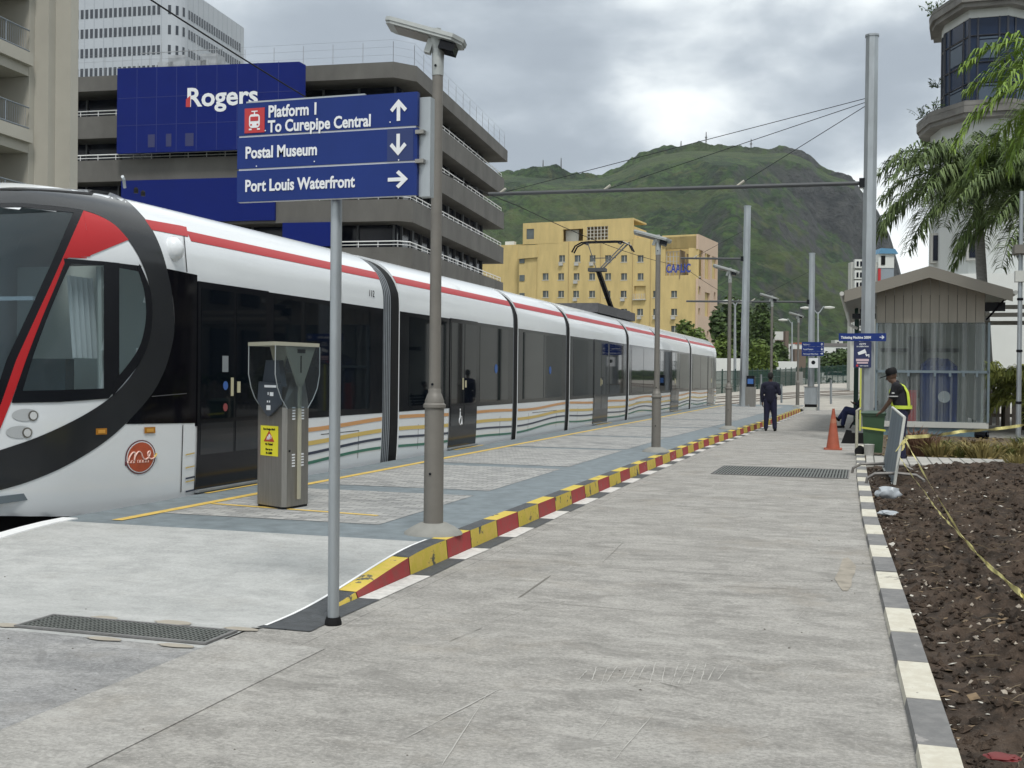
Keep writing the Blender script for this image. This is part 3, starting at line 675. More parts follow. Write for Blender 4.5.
MB().box((hp[1][0], 1.5, hp[1][2]), (hp[1][1]-1.5, 1.7, hp[1][3]), Mb).build('screen_wall', M_wall, t)
MB().box((hp[0][0], .1, hp[0][2]), (hp[0][1], .3, hp[0][3]), Mb).build('window', M_win, t)
for h in holes:
    w_ = MB().box((h[0]+.0, .2, h[2]), (h[1], .3, h[3]), Mb); wo = w_.build('window', M_win, t)
    fr = MB(); fr.box((h[0]-.12, -.06, h[2]-.16), (h[1]+.12, -.003, h[2]), Mb); xx = (h[0]+h[1])/2+.1; fr.box((xx-.05, .12, h[2]), (xx+.05, .19, h[3]), Mb); fr.build('sill', M_frame, wo)
rnd = random.Random(6)
for h_ in rnd.sample(holes, 9): MB().box((h_[0]+.1, -.45, h_[2]-.75), (h_[0]+.85, -.01, h_[2]-.25), Mb).build('air_conditioner', M_ac, t)
for x in (568, 600, 632, 650): a_ = fy(x, 300)[0]; MB().box((a_, -.10, 0), (a_+.10, -.002, zm-.1), Mb).build('downpipe', mat('pipe_ochre', (.40, .30, .14), .7), t)
h = big[1]; MB().box((h[0], .6, h[2]), (h[1], .7, h[3]), Mb).build('balcony_door', M_win, t)
q = MB(); q.box((h[0]-.1, -.5, h[2]-.2), (h[1]+.1, -.01, h[2]), Mb)
for i in range(8): x = lerp(h[0], h[1], i/7); q.box((x-.04, -.5, h[2]), (x+.04, -.42, h[2]+1), Mb)
q.build('balcony', M_frame, t)
h = big[0]
MB().box((h[0]-1.2, 5.5, h[2]-.2), (.0, 5.8, zr), Mb).build('loggia_back', M_ochre, t)
MB().box((h[0]-1.2, .46, h[2]-.3), (-.46, 5.4, h[2]), Mb).build('loggia_floor', M_frame, t)
gr = MB()
for i in range(5): x = lerp(h[0]+.1, h[0]+(h[1]-h[0])*.6, i/4); gr.box((x-.07, .5, h[2]), (x+.07, .62, h[3]-.4), Mb)
for i in range(4): z = lerp(h[2]+1.8, h[3]-.5, i/3); gr.box((h[0], .63, z-.06), (h[0]+(h[1]-h[0])*.6, .7, z+.06), Mb)
gr.build('lattice', M_frame, t)
lettering('sign_lettering', 'CAALIC', 2.15, mat('sign_blue_bright', (.02, .05, .30), .5), t, Mb@Vector((h[0]+.15, -.04, h[2]+.55)), xs=.62, bold=.06, rotz=math.degrees(TY))
# side wall
MV = Mb@Matrix(((0, 0, 1, 0), (1, 0, 0, 0), (0, 1, 0, 0), (0, 0, 0, 1)))
def HS(x0, y0, x1, y1): a_ = sy(x0, y0); b_ = sy(x1, y1); return (a_[0], b_[0], b_[1], a_[1])
sh = [HS(698.3, 249, 703, 280), HS(705, 253, 710, 280), HS(712.2, 256, 716.6, 280), HS(698, 286, 700.6, 295), HS(705, 292, 709.6, 317), HS(714, 292, 715.6, 300), HS(698.2, 308, 700, 315), HS(714, 312, 715.6, 319), HS(699, 329, 700.5, 336), HS(703, 330, 704.6, 336), HS(707, 331, 708.6, 337), HS(710.8, 331.5, 712.4, 338), HS(714, 332, 715.6, 338)]
Ms = Mb@Matrix(((0, -1, 0, .003), (1, 0, 0, 0), (0, 0, 1, 0), (0, 0, 0, 1)))
sw = facade_with_holes(.46, vE, 0, zr, sh, 0, .4, Ms); sw.build('side_wall', M_pink, t)
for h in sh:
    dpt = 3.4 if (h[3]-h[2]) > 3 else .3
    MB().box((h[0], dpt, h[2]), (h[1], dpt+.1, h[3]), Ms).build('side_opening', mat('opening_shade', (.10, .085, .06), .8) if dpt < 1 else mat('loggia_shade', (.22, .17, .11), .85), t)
MB().box((u_r, 5.9, 0), (-.42, vE, zr-.3), Mb).build('rear_block', M_ochre, t)
q = MB().box((fy(503, 245, 2)[0], 3, fy(505, 245, 2)[1]), (fy(512, 245, 2)[0], 4, fy(505, 241, 2)[1]), Mb)
q.build('roof_box', M_wall, t)
# ---- white and dark-glass octagonal tower on the right, built from its ground plan
def oct_ring(pts, off, z0, z1, mb):
    n = len(pts); P = [Vector(p) for p in pts]; O = []
    c_ = sum(P, Vector((0, 0)))/n
    for i in range(n):
        a_ = (P[i]-P[i-1]).normalized(); b_ = (P[(i+1) % n]-P[i]).normalized(); na = Vector((a_.y, -a_.x)); nb = Vector((b_.y, -b_.x)); m_ = (na+nb).normalized()
        O.append(P[i]+m_*(off/max(.4, m_.dot(na))))
    mb.prism([tuple(q) for q in O], z0, z1)
def gp(x, Y): q = atY(x, 379, Y); return (q.x, q.y)
gplan = [gp(938, 79.5), gp(941, 78.2), gp(965, 75.4), gp(1003, 75.4), gp(1036, 77.4), gp(1050, 79.5), gp(1050, 81.5), gp(939, 81.5)]
plan = [gp(923, 79.5), gp(934, 76.8), gp(965, 74.5), gp(1003, 74.5), gp(1040, 76.8), gp(1056, 79.5), gp(1056, 82), gp(928, 82)]
o = Vector((*gp(990, 80), 0))
t = thing('corner_tower', o, 'white rounded tower with dark blue glazed bay and thick weathered ledges behind the palm', 'building')
zc = lambda x, y, Y=74.5: atY(x, y, Y).z
z_g0, z_g1 = zc(985, 103), zc(985, 13)
w_ = MB(); oct_ring(plan, -.25, 0, z_g0-.01, w_); oct_ring(gplan, .06, z_g1, zc(985, -4), w_); w_.build('wall', mat('tower_render', (.47, .49, .48), .85, var=.1, scale=.6, stretch=(1, 1, .3)), t)
gz = MB(); oct_ring(gplan, 0, z_g0, z_g1, gz); gz.build('glazed_bay', mat('bay_glass', (.012, .024, .055), .2, spec=.2, var=.15, scale=.5), t)
fr = MB()
for i in range(6):
    a_, b_ = Vector(gplan[i]), Vector(gplan[i+1]); d = (b_-a_); nrm = Vector((d.y, -d.x)).normalized(); L_ = d.length
    ks = [0] if L_ < 1 else [.0, .22, .78, 1]
    for f in ks:
        p = a_+d*f+nrm*.03; fr.box((p.x-.05, p.y-.05, z_g0), (p.x+.05, p.y+.05, z_g1))
    H_ = z_g1-z_g0
    for f in (0.27, .50, .80):
        z = z_g0+H_*f; p, q = a_+nrm*.03, b_+nrm*.03; fr.tube([(p.x, p.y, z), (q.x, q.y, z)], .06, 4)
fr.build('glazing_bars', mat('bay_bars', (.012, .016, .028), .4), t)
wn = MB()
for i in range(0, 5):
    a_, b_ = Vector(gplan[i]), Vector(gplan[i+1]); d = (b_-a_); nrm = Vector((d.y, -d.x)).normalized()
    if d.length < 2: continue
    for f0, f1 in ((.54, .745), (.02, .22)):
        wn2 = MB(); H_ = z_g1-z_g0; p, q = a_+d*.26+nrm*.06, a_+d*.74+nrm*.06
        wn2.add([(p.x, p.y, z_g0+H_*f0), (q.x, q.y, z_g0+H_*f0), (q.x, q.y, z_g0+H_*f1), (p.x, p.y, z_g0+H_*f1)], [(0, 1, 2, 3)])
        wn2.add([(p.x, p.y, z_g0+H_*(f1+.015)), (q.x, q.y, z_g0+H_*(f1+.015)), (q.x, q.y, z_g0+H_*(f1+.035)), (p.x, p.y, z_g0+H_*(f1+.035))], [(0, 1, 2, 3)])
        wn2.build('bay_window', mat('bay_pane', (.06, .085, .12), .2, spec=.3), t)
def ledge(z, hh, off, name, plan):
    mb = MB()
    for k_, (o_, a_, b_) in enumerate(((off*.75, z-hh, z-hh*.72), (off*.97, z-hh*.72, z-hh*.3), (off, z-hh*.3, z-hh*.12), (off*.85, z-hh*.12, z))): oct_ring(plan, o_, a_, b_, mb)
    mb.build(name, M_cornice, t)
ledge(z_g0+.1, 1.0, .62, 'ledge', plan); ledge(zc(985, -12), 1.0, .85, 'roof_ledge', gplan)
def twin(x0, y0, x1, y1, Y):
    a_ = atY(x0, y0, Y); b_ = atY(x1, y1, Y); f = MB().box((a_.x-.15, Y-.3, b_.z-.15), (b_.x+.15, Y+.6, a_.z+.15)); fo = f.build('window_frame', mat('grey_surround', (.33, .33, .31), .8), t)
    MB().box((a_.x, Y-.34, b_.z), (b_.x, Y+.5, a_.z)).build('window', M_dglass, fo)
twin(936, 146, 948, 159, 77.6); twin(969, 146, 984, 159, 74.6); twin(933, 236, 943, 261, 77.6); twin(969, 236, 981, 258, 74.6); twin(1008, 236, 1020, 258, 76); twin(969, 190, 984, 206, 74.6)
# podium of the tower to the right
a_ = atY(945, 274, 70); b_ = atY(1024, 300, 70)
q = MB().box((a_.x, 70, 0), (a_.x+30, 92, a_.z)); q.build('podium', M_wall, t)
a_ = atY(1060, 150, 80); MB().box((a_.x-2.2, 81, 0), (a_.x+26, 100, z_g1)).build('rear_wing', M_wall, t)
# plants sprouting from the ledges
def sprig(base, size, n, m, rnd, parent=None, name='foliage', thin=.5):
    mb = MB()
    for i in range(n):
        a_ = rnd.uniform(0, 6.28); el = rnd.uniform(.1, 1.3); L_ = size*rnd.uniform(.5, 1); d = Vector((math.cos(a_)*math.cos(el), math.sin(a_)*math.cos(el), math.sin(el)))
        p1 = base+d*L_; mb.tube([base, base+d*L_*.6+Vector((0, 0, .1*L_)), p1], size*.012, 3, False)
        for j in range(5):
            p = base.lerp(p1, rnd.uniform(.5, 1)); s_ = size*.09; u_ = Vector((rnd.uniform(-1, 1), rnd.uniform(-1, 1), rnd.uniform(-1, 1))).normalized(); v_ = u_.cross(d).normalized()
            mb.add([p, p+u_*s_+v_*s_*thin, p+u_*s_*2, p+u_*s_-v_*s_*thin], [(0, 1, 2, 3)])
    return mb.build(name, m, parent)
rnd = random.Random(11)
for k_, (x, y, Y, s_, lb) in enumerate(((932, 16, 79.3, 1.3, 'wild shrub sprouting from the roof ledge of the white tower'), (921, 118, 79.2, 1.1, 'straggly weed at the left tip of the lower tower ledge'), (934, 112, 77.4, 1.0, 'low weed growing along the lower tower ledge'), (937, 88, 79.4, 1.0, 'small weed hanging beside the glazed bay of the tower'))):
    p = atY(x, y, Y); tag(sprig(p, s_, 14, M_leaf, rnd, None, 'ledge_weed'), lb, 'weed')
# ================================================================== MOUNTAIN
RIDGE = [(300, 190), (440, 178), (500, 168), (520, 168), (545, 170), (575, 172.5), (600, 170), (622, 163), (640, 153), (660, 147), (680, 145), (700, 145), (730, 147), (745, 150), (762, 151), (782, 151), (798, 156), (808, 161), (815, 168), (825, 174), (840, 179), (852, 185), (862, 201), (872, 213), (882, 227), (891, 250), (897, 268), (905, 296), (920, 335), (945, 360), (990, 372), (1200, 374)]
CLF = [(300, 0), (690, 0.0), (735, .10), (760, .20), (800, .32), (840, .42), (870, .5), (895, .6), (930, .2), (1000, 0)]
RD = 1500.0
def mount(u, v):
    x = lerp(300, 1200, u); yr = interp(RIDGE, x)
    hd = atd(x, 376.5, 1); ang = Vector((hd.x, hd.y, 0)); ang.normalize()
    hr = atd(x, yr, RD).z; cl = interp(CLF, x)
    t = v*1.22
    r = 480+t*1020*(1+.05*fbm((x*.01, 2, 1), 3))
    if t <= 1:
        s = sm(0, 1, t)*.35+.65*t**1.15
        tc_ = .80
        if cl > 0:
            hb = 1-cl
            if t < tc_: f = hb*(t/tc_)**1.1
            elif t < tc_+.05: f = hb+(1-hb)*.86*((t-tc_)/.05)
            else: f = hb+(1-hb)*(.86+.14*((t-tc_-.05)/(1-tc_-.05)))
            f = lerp(s, f, sm(0, .1, cl))
        else: f = s
    else: f = 1-(t-1)*1.6
    p = ang*r*(RD/1500)
    env = sm(0, .25, t)*(1-.92*sm(.62, .97, t))
    h = hr*f
    q = (p.x*.0045, p.y*.0045, 0)
    h += env*20*fbm(q, 5)-env*10*abs(noise.noise((p.x*.012, p.y*.005, 3)))
    k = 2.0+4.5*env+2.0*sm(.9, 1, t)*(1 if x < 900 else 0)
    h += k*fbm((p.x*.045, p.y*.045, 5), 4)+(4.5*max(0, noise.noise((p.x*.085, p.y*.085, 9))))*sm(.02, .2, t)
    if t < .985: h = min(h, hr*(r/1500)*(.975-.16*(.985-t))+2.0*noise.noise((p.x*.03, p.y*.03, 1)))
    return (p.x, p.y, h-4)
mm = MB().grid(mount, 620, 230)
g = G('mountain_slopes', .95)
geo = g.t.nodes.new('ShaderNodeNewGeometry'); sx = g.t.nodes.new('ShaderNodeSeparateXYZ'); g.lk(geo.outputs['Normal'], sx.inputs[0])
n1 = g.noise(.012, detail=9, rough=.68); n2 = g.noise(.075, detail=9, rough=.75, off=(4, 4, 4)); n4 = g.noise(.15, detail=4, rough=.6, off=(3, 8, 1)); n3 = g.noise(.035, detail=5, rough=.6, off=(9, 1, 4), stretch=(1, 1, .4))
c = g.mix(g.ss(n1, .38, .62), (.020, .050, .016), (.060, .115, .026)); c = g.mix(g.ss(n2, .47, .55, 0, .85), c, (.016, .030, .013)); c = g.mix(g.ss(n4, .52, .60, 0, .7), c, (.012, .024, .011)); c = g.mix(g.ss(n4, .46, .38, 0, .35), c, (.10, .13, .04)); c = g.mix(g.ss(n3, .55, .66, 0, .6), c, (.10, .11, .04))
bare = g.mix(g.ss(n2, .35, .65), (.028, .031, .033), (.072, .074, .072))
wide = g.noise(.006, detail=3, off=(2, 2, 2)); c = g.mix(g.ss(wide, .48, .6, 0, .5), c, (.070, .092, .030))
rockf = g.ma('MULTIPLY', g.ma('MULTIPLY', g.ss(g.sp.outputs[0], -200, -60), g.ss(sx.outputs[2], .55, .80, 1, 0)), g.ss(g.noise(.03, detail=5, off=(1, 7, 2)), .28, .46))
c = g.mix(rockf, c, bare)
tag(mm.build('mountain', g.done(c, g.ma('ADD', n2, n4), 1.0, 7), None, True), kind='structure')
# masts on the ridge
for k_, (x, y0, y1, lb) in enumerate(((706, 146, 132, 'lattice radio mast highest on the mountain crest'), (751, 151, 139, 'radio mast on the crest just right of the summit'), (561, 172, 158, 'thin radio mast on the low left shoulder of the ridge'), (543, 171, 160, 'small thin mast left of the other ridge mast'), (681, 146, 141, 'short stub aerial left of the tallest mast'))):
    b_ = atd(x, y0+2, RD*.99); t_ = atd(x, y1, RD*.99); mb = MB(); hh = t_.z-b_.z; w_ = .9
    for sx_, sy_ in ((-1, -1), (1, -1), (1, 1), (-1, 1)): mb.tube([b_+Vector((sx_*w_, sy_*w_, 0)), Vector((b_.x+sx_*.2, b_.y+sy_*.2, t_.z))], .28, 4)
    for j in range(6): z = b_.z+hh*j/6; f = 1-j/7; mb.tube([(b_.x-w_*f, b_.y, z), (b_.x+w_*f, b_.y, z+hh/7)], .2, 3)
    if k_ < 2: mb.box((b_.x-1.4, b_.y-.5, b_.z+hh*.6), (b_.x+1.4, b_.y+.5, b_.z+hh*.7))
    tag(mb.build('radio_mast', mat('mast_grey', (.12, .12, .12), .7)), lb, 'radio mast')
# ================================================================== TREES
def crown(c, rx, rz, n, size, rnd, lumps=9):
    mb = MB(); L_ = []
    for i in range(lumps):
        a_ = rnd.uniform(0, 6.28); e_ = rnd.uniform(-.6, 1.2); rr = rnd.uniform(.35, .75)
        L_.append((Vector((math.cos(a_)*math.cos(e_)*rx*rr, math.sin(a_)*math.cos(e_)*rx*rr, math.sin(e_)*rz*rr)), rnd.uniform(.28, .5)))
    for i in range(n):
        q, s_ = rnd.choice(L_); d = Vector((rnd.gauss(0, 1), rnd.gauss(0, 1), rnd.gauss(0, 1))).normalized()*(rnd.uniform(.5, 1.08))
        p = Vector(c)+q+Vector((d.x*rx*s_, d.y*rx*s_, d.z*rz*s_*1.1)); u_ = (d+Vector((rnd.uniform(-1, 1), rnd.uniform(-1, 1), rnd.uniform(-1, 1)))).normalized(); v_ = u_.cross(Vector((rnd.uniform(-1, 1), rnd.uniform(-1, 1), 1))).normalized(); w_ = u_.cross(v_)
        s2 = size*rnd.uniform(.6, 1.3)
        mb.add([p-v_*s2, p-w_*s2*.5, p+v_*s2, p+w_*s2*.5], [(0, 1, 2, 3)])
    return mb, L_
def tree(x, ytop, ybase, wpx, dist, m, label, seed, n=2600, size=.42, group=None, name='tree', gz=0, rzf=.42):
    rnd = random.Random(seed); b_ = atd(x, 378, dist); b_.z = gz; s = dist/FPX; H_ = atd(x, ytop, dist).z-gz; rx = wpx*s/2; rz = H_*rzf
    t = thing(name, b_, label, 'tree', group); c = Vector((b_.x, b_.y, gz+H_-rz))
    mb, L_ = crown(c, rx, rz, n, size, rnd); mb.build('crown', m, t)
    tk = MB(); r0 = max(.12, H_*.022); tk.tube([b_-Vector((0, 0, .5)), b_+Vector((0, 0, H_*.3)), c], [r0*1.3, r0, r0*.5], 7)
    for q, s_ in L_[:6]: tk.tube([b_+Vector((0, 0, H_*.35)), c+q*.4, c+q], [r0*.6, r0*.4, r0*.15], 5)
    tk.build('trunk', mat('tree_bark', (.07, .055, .04), .9), t)
tree(727, 292, 380, 34, 175, M_leaf, 'tall dark tree hard against the right wall of the ochre building', 1, 3200, .5)
tree(744, 300, 380, 36, 160, M_leaf, 'dark tree behind the tall steel pole at the far platform end', 2, 3000, .45)
tree(763, 303, 380, 34, 150, M_leaf, 'broad dark tree right of the far steel pole, below the mountain', 3, 3400, .42)
tree(757, 336, 378, 34, 120, M_leaf2, 'smaller yellow-green tree in front of the dark trees', 4, 2600, .34, rzf=.5)
tree(779, 340, 378, 20, 175, M_leaf, 'little tree tucked beside the grey water tower house', 5, 1200, .4)
tree(834, 347, 378, 50, 190, M_leaf, 'round dark tree behind the green fence right of the small blue sign', 6, 3000, .45, rzf=.55)
tree(690, 318, 378, 50, 170, M_leaf2, 'leafy tree top showing over the tram roof below the ochre building', 7, 3000, .42)
tree(722, 330, 380, 26, 140, M_leaf2, 'light green tree low between the tram tail and the lamp posts', 8, 1800, .36)
# ================================================================== MIDGROUND BUILDINGS
def block(name, x0, x1, y0, dist, dep, m, label, cat='building', parts=None, z0=0):
    a_ = atd(x0, y0, dist); b_ = atd(x1, y0, dist); dep = min(dep, 3.0); u_ = (b_-a_); u_.z = 0; L_ = u_.length; u_.normalize(); v_ = Vector((-u_.y, u_.x, 0)); o = Vector((a_.x, a_.y, 0))
    t = thing(name, o, label, cat); M_ = frameM(o, u_, v_); MB().box((0, 0, z0-1), (L_, dep, a_.z), M_).build('wall', m, t)
    s = dist/FPX
    for (nm, px0, px1, py0, py1, mm_) in (parts or []):
        MB().box(((px0-x0)*s, -.12, atd(x0, py1, dist).z), ((px1-x0)*s, -.02 if nm != 'roof' else dep+.3, atd(x0, py0, dist).z), M_).build(nm, mm_, t)
    return t
M_pale = mat('pale_house', (.50, .51, .48), .8, var=.08, scale=.5); M_brn = mat('brown_wall', (.13, .10, .08), .9)
block('hoarding', 700, 742, 358, 135, .3, M_wall, 'long white hoarding behind the green fence left of the far pole', 'hoarding')
block('hoarding', 750, 798, 361, 133, .3, M_wall, 'white hoarding behind the green fence right of the far pole', 'hoarding')
block('low_shed', 738, 803, 371, 128, 3, mat('shed_grey', (.22, .22, .21), .8), 'low grey shed in front of the white hoarding', 'shed')
block('water_tower_house', 775, 787, 331.5, 190, 8, M_pale, 'small house with a pale square tank on its roof', 'house', [('window', 777, 780, 341, 344, M_dglass), ('window', 782, 785, 341, 344, M_dglass), ('band', 775, 787, 340, 345, M_brn)])
block('chimney_stack', 785.5, 788.8, 331, 186, 1.5, M_brn, 'plain dark brown pillar beside the house with the tank', 'pillar')
block('gable_house', 788, 802, 344, 188, 8, M_wall, 'little white gabled house behind the fence', 'house', [('window', 790, 792, 346, 349, M_dglass), ('roof', 795, 802, 342.5, 344, M_cone)])
block('brown_building', 795, 806, 349, 184, 6, M_brn, 'brown brick building left of the small blue sign', 'building', [('window', 797, 799, 353, 356, M_dglass)])
block('warehouse', 822, 862, 346.5, 230, 14, M_wall, 'long low white warehouse below the mountain', 'warehouse', [('roof', 822, 862, 343, 346.4, mat('dark_roof', (.16, .15, .15), .8)), ('window', 836, 840, 348, 351, M_dglass), ('window', 846, 850, 348, 351, M_dglass)])
block('far_house', 835, 843, 340, 250, 8, M_pale, 'tiny pale house on top of the warehouse line', 'house', [('window', 837, 839, 342, 345, M_dglass)])
# white stacked house behind the shelter roof
t = block('stacked_house', 851.5, 893, 262, 105, 1.0, M_pale, 'pale stacked house with white framed windows and a blue tarpaulin, seen over the shelter roof', 'house')
s_ = 105/FPX
a_ = atd(851.5, 262, 105); b_ = atd(893, 262, 105); u_ = (b_-a_); u_.z = 0; u_.normalize(); v_ = Vector((-u_.y, u_.x, 0)); M_ = frameM(Vector((a_.x, a_.y, 0)), u_, v_)
def sb(x0, x1, y0, y1, d0, d1, nm, m, par=t):
    return MB().box(((x0-851.5)*s_, d0, atd(870, y1, 105).z), ((x1-851.5)*s_, d1, atd(870, y0, 105).z), M_).build(nm, m, par)
for y in (260, 271, 281, 319, 329):
    w_ = sb(853.5, 862, y, y+8.5, -.5, -.05, 'window_frame', M_wall); sb(855, 857, y+2, y+7, -.54, -.51, 'window', M_dglass, w_); sb(858.5, 860.8, y+2, y+7, -.54, -.51, 'window', M_dglass, w_)
sb(877.5, 893, 254, 268, -.3, 4, 'terrace_room', M_wall); sb(880, 884, 256, 265, -.36, -.31, 'doorway', M_black)
sb(878, 893, 268, 281, -.25, -.02, 'window_wall', mat('pale_blue_panel', (.25, .29, .33), .6)); sb(877, 879.5, 269, 282, -.4, -.26, 'red_pillar', M_redsign)
ptp = MB().prism([(0, 0), (1.8, 0), (1.5, .45), (.2, .5)], 0, 3, M_@Matrix.Translation(((877-851.5)*s_, -.5, atd(870, 254, 105).z))@Matrix(((1, 0, 0, 0), (0, 0, 1, 0), (0, 1, 0, 0), (0, 0, 0, 1)))); ptp.build('tarpaulin', mat('sky_blue_tarp', (.10, .25, .40), .5), t)
# ================================================================== FENCE at the far end
fp = [atd(640, 401, 74), atd(715, 397.5, 92), atd(747, 393.5, 104), atd(780, 389.5, 121), atd(815, 384.5, 138), atd(853, 380.5, 155), atd(900, 377.5, 175), atd(990, 376, 190)]
t = thing('mesh_fence', fp[3], 'dark green steel mesh fence with posts running behind the tram tracks', 'fence')
M_fgreen = mat('fence_green', (.012, .045, .035), .5, .2)
pn = MB(); step = .19
for a_, b_ in zip(fp, fp[1:]):
    L_ = (b_-a_).length; n = int(L_/step)
    for i in range(n):
        p = a_.lerp(b_, i/n); pn.box((p.x-.013, p.y-.013, p.z-.6), (p.x+.013, p.y+.013, p.z+2.15))
    for z in (.1, .75, 1.4, 2.1): pn.tube([a_+Vector((0, 0, z)), b_+Vector((0, 0, z))], .028, 4)
    m_ = max(1, int(L_/2.6))
    for i in range(m_): p = a_.lerp(b_, i/m_); MB().box((p.x-.05, p.y-.05, p.z-.6), (p.x+.05, p.y+.05, p.z+2.3)).build('post', M_fgreen, t)
pn.build('mesh_panel', M_fgreen, t)
# ================================================================== PALMS
def frond(mb, base, az, el, L_, droop, rnd, nl=78, leaf=.62, wid=.028):
    d = Vector((math.cos(az)*math.cos(el), math.sin(az)*math.cos(el), math.sin(el))); pts = [Vector(base)]; n = 14; cur = Vector(base); e_ = el
    for i in range(n):
        e_ = el-droop*((i+1)/n)**1.25; dd = Vector((math.cos(az)*math.cos(e_), math.sin(az)*math.cos(e_), math.sin(e_))); cur = cur+dd*L_/n; pts.append(cur.copy())
    mb.tube(pts, [lerp(.045, .008, i/n) for i in range(n+1)], 5, False)
    for i in range(nl):
        f = .10+.9*i/nl; k = f*n; j = min(n-1, int(k)); p = pts[j].lerp(pts[j+1], k-j); t_ = (pts[j+1]-pts[j]).normalized(); side = t_.cross(Vector((0, 0, 1)))
        side = side.normalized() if side.length > .05 else Vector((1, 0, 0))
        upv = side.cross(t_)
        ll = leaf*(math.sin(math.pi*min(1, f*.80+.14))**.6)*rnd.uniform(.8, 1.1)
        for s_ in (-1, 1):
            o_ = (side*s_*rnd.uniform(.75, 1)+t_*rnd.uniform(.35, .75)+upv*rnd.uniform(-.25, .65)).normalized()
            q1 = p+o_*ll*.5; q2 = q1+(o_*.6+Vector((0, 0, -.6-.4*rnd.random()))).normalized()*ll*.55
            wv = o_.cross(Vector((rnd.uniform(-.4, .4), rnd.uniform(-.4, .4), 1))).normalized()*wid
            mb.add([p-wv*.4, p+wv*.4, q1+wv, q1-wv, q2], [(0, 1, 2, 3), (3, 2, 4)])
def palm(base, top, r0, label, seed, nf, L_, m, spread, elmax=1.1, shaft=1.1, leaf=.62):
    rnd = random.Random(seed); t = thing('palm_tree', base, label, 'palm tree'); b_, p_ = Vector(base), Vector(top)
    n = 16; pts = [b_.lerp(p_, i/n) for i in range(n+1)]; dr = (p_-b_).normalized()
    MB().tube([b_-Vector((0, 0, .2))]+pts, [r0*1.35]+[r0*(1.2-.35*i/n+.015*(i % 2)) for i in range(n+1)], 14).build('trunk', M_bark, t, True)
    cs = MB(); cs.tube([p_, p_+dr*shaft*.3, p_+dr*shaft*.8, p_+dr*shaft], [r0*.88, r0*.95, r0*.6, r0*.3], 12); cs.build('crownshaft', M_shaft, t, True)
    c = p_+dr*shaft
    for i in range(nf):
        az = i*2.399+rnd.uniform(-.2, .2); el = spread(i/nf)*elmax; f = MB(); frond(f, c-dr*.1, az, el, L_*rnd.uniform(.85, 1.08), rnd.uniform(.95, 1.45)+.45*max(0, el), rnd, leaf=leaf); f.build('frond', m, t)
    return t
b_ = atY(990, 421, 46); b_.z = 0; tp = atY(979, 228, 45.2)
palm(b_, tp, .20, 'royal palm with drooping dark fronds rising behind the shelter roof', 5, 36, 4.3, M_palm, lambda f: 1.35*(1-f)-.22, 1.0, 1.9, 1.1)
b2_ = atY(1116, 450, 33); b2_.z = 0; tp2 = atY(1114, 112, 33)
palm(b2_, tp2, .2, 'bright green palm leaning in from the right edge', 8, 26, 4.4, M_palm2, lambda f: 1.2*(1-f)-.15, 1.0, 1.0, .80)
b3_ = atY(1062, 430, 43); b3_.z = 0
palm(b3_, atY(1056, 250, 43), .19, 'second dark royal palm filling the right edge behind the bright fronds', 15, 32, 4.3, M_palm, lambda f: 1.35*(1-f)-.2, 1.0, 1.9, 1.1)
# banana like shrubs right of the shelter
for k_, (x, yt, Y, s_, lb) in enumerate(((1003, 345, 41, 1.7, 'yellow-green broad leaved shrub just right of the shelter wall'), (1024, 338, 40, 1.9, 'yellow-green shrub behind the slim pole at the right edge'), (1040, 350, 38, 1.9, 'leafy shrub at the extreme right edge'))):
    rnd = random.Random(40+k_); p = atY(x, 420, Y); p.z = 0; t = thing('leafy_shrub', p, lb, 'shrub')
    for i in range(15):
        mb = MB(); a_ = i*2.4+rnd.uniform(-.3, .3); q0 = p+Vector((math.cos(a_)*.12, math.sin(a_)*.12, rnd.uniform(.7, 1.7))); frond(mb, q0, a_, rnd.uniform(.5, 1.25), 1.75, 1.9, rnd, 46, .55, .028); mb.build('frond', M_shrub, t)
    MB().tube([p, p+Vector((0, 0, 1.7))], .07, 6).build('stem', mat('tree_bark', (.07, .055, .04), .9), t)
# ================================================================== SHELTER
t = thing('shelter', (1.7, 34, 0), 'taupe clad ticket shelter with a gabled roof and streaky glazed front', 'shelter')
X0, X1, YF, YBk = .33, 3.2, 34.0, 50.0
eL, eR, pk = (-.56, 4.08), (3.83, 4.06), (1.69, 4.74)
rf = MB()
for (a_, b_) in ((eL, pk), (pk, eR)):
    rf.add([(a_[0], 33.4, a_[1]), (b_[0], 33.4, b_[1]), (b_[0], YBk, b_[1]), (a_[0], YBk, a_[1]), (a_[0], 33.4, a_[1]-.1), (b_[0], 33.4, b_[1]-.1), (b_[0], YBk, b_[1]-.1), (a_[0], YBk, a_[1]-.1)],
           [(0, 1, 2, 3), (7, 6, 5, 4), (0, 4, 5, 1), (2, 6, 7, 3), (1, 5, 6, 2), (3, 7, 4, 0)])
rf.build('roof', mat('roof_sheet', (.27, .26, .24), .6, var=.06, scale=2), t)
fs = MB()
for (a_, b_) in ((eL, pk), (pk, eR)):
    for y0 in (33.33,):
        fs.add([(a_[0], y0, a_[1]+.02), (b_[0], y0, b_[1]+.02), (b_[0], y0, b_[1]-.30), (a_[0], y0, a_[1]-.30), (a_[0], y0+.06, a_[1]+.02), (b_[0], y0+.06, b_[1]+.02), (b_[0], y0+.06, b_[1]-.30), (a_[0], y0+.06, a_[1]-.30)],
               [(0, 3, 2, 1), (4, 5, 6, 7), (0, 1, 5, 4), (2, 3, 7, 6), (0, 4, 7, 3), (1, 2, 6, 5)])
fs.build('fascia', M_tandk, t)
gt = MB(); gt.tube([(-.63, 33.35, 4.02), (-.63, YBk, 4.02)], .065, 8); gt.tube([(-.63, 34.6, 3.98), (-.5, 35, 3.6), (-.42, 35.0, 3.2), (-.2, 35.0, 3.1)], .045, 8); gt.tube([(3.9, 33.35, 4.0), (3.9, YBk, 4.0)], .065, 8)
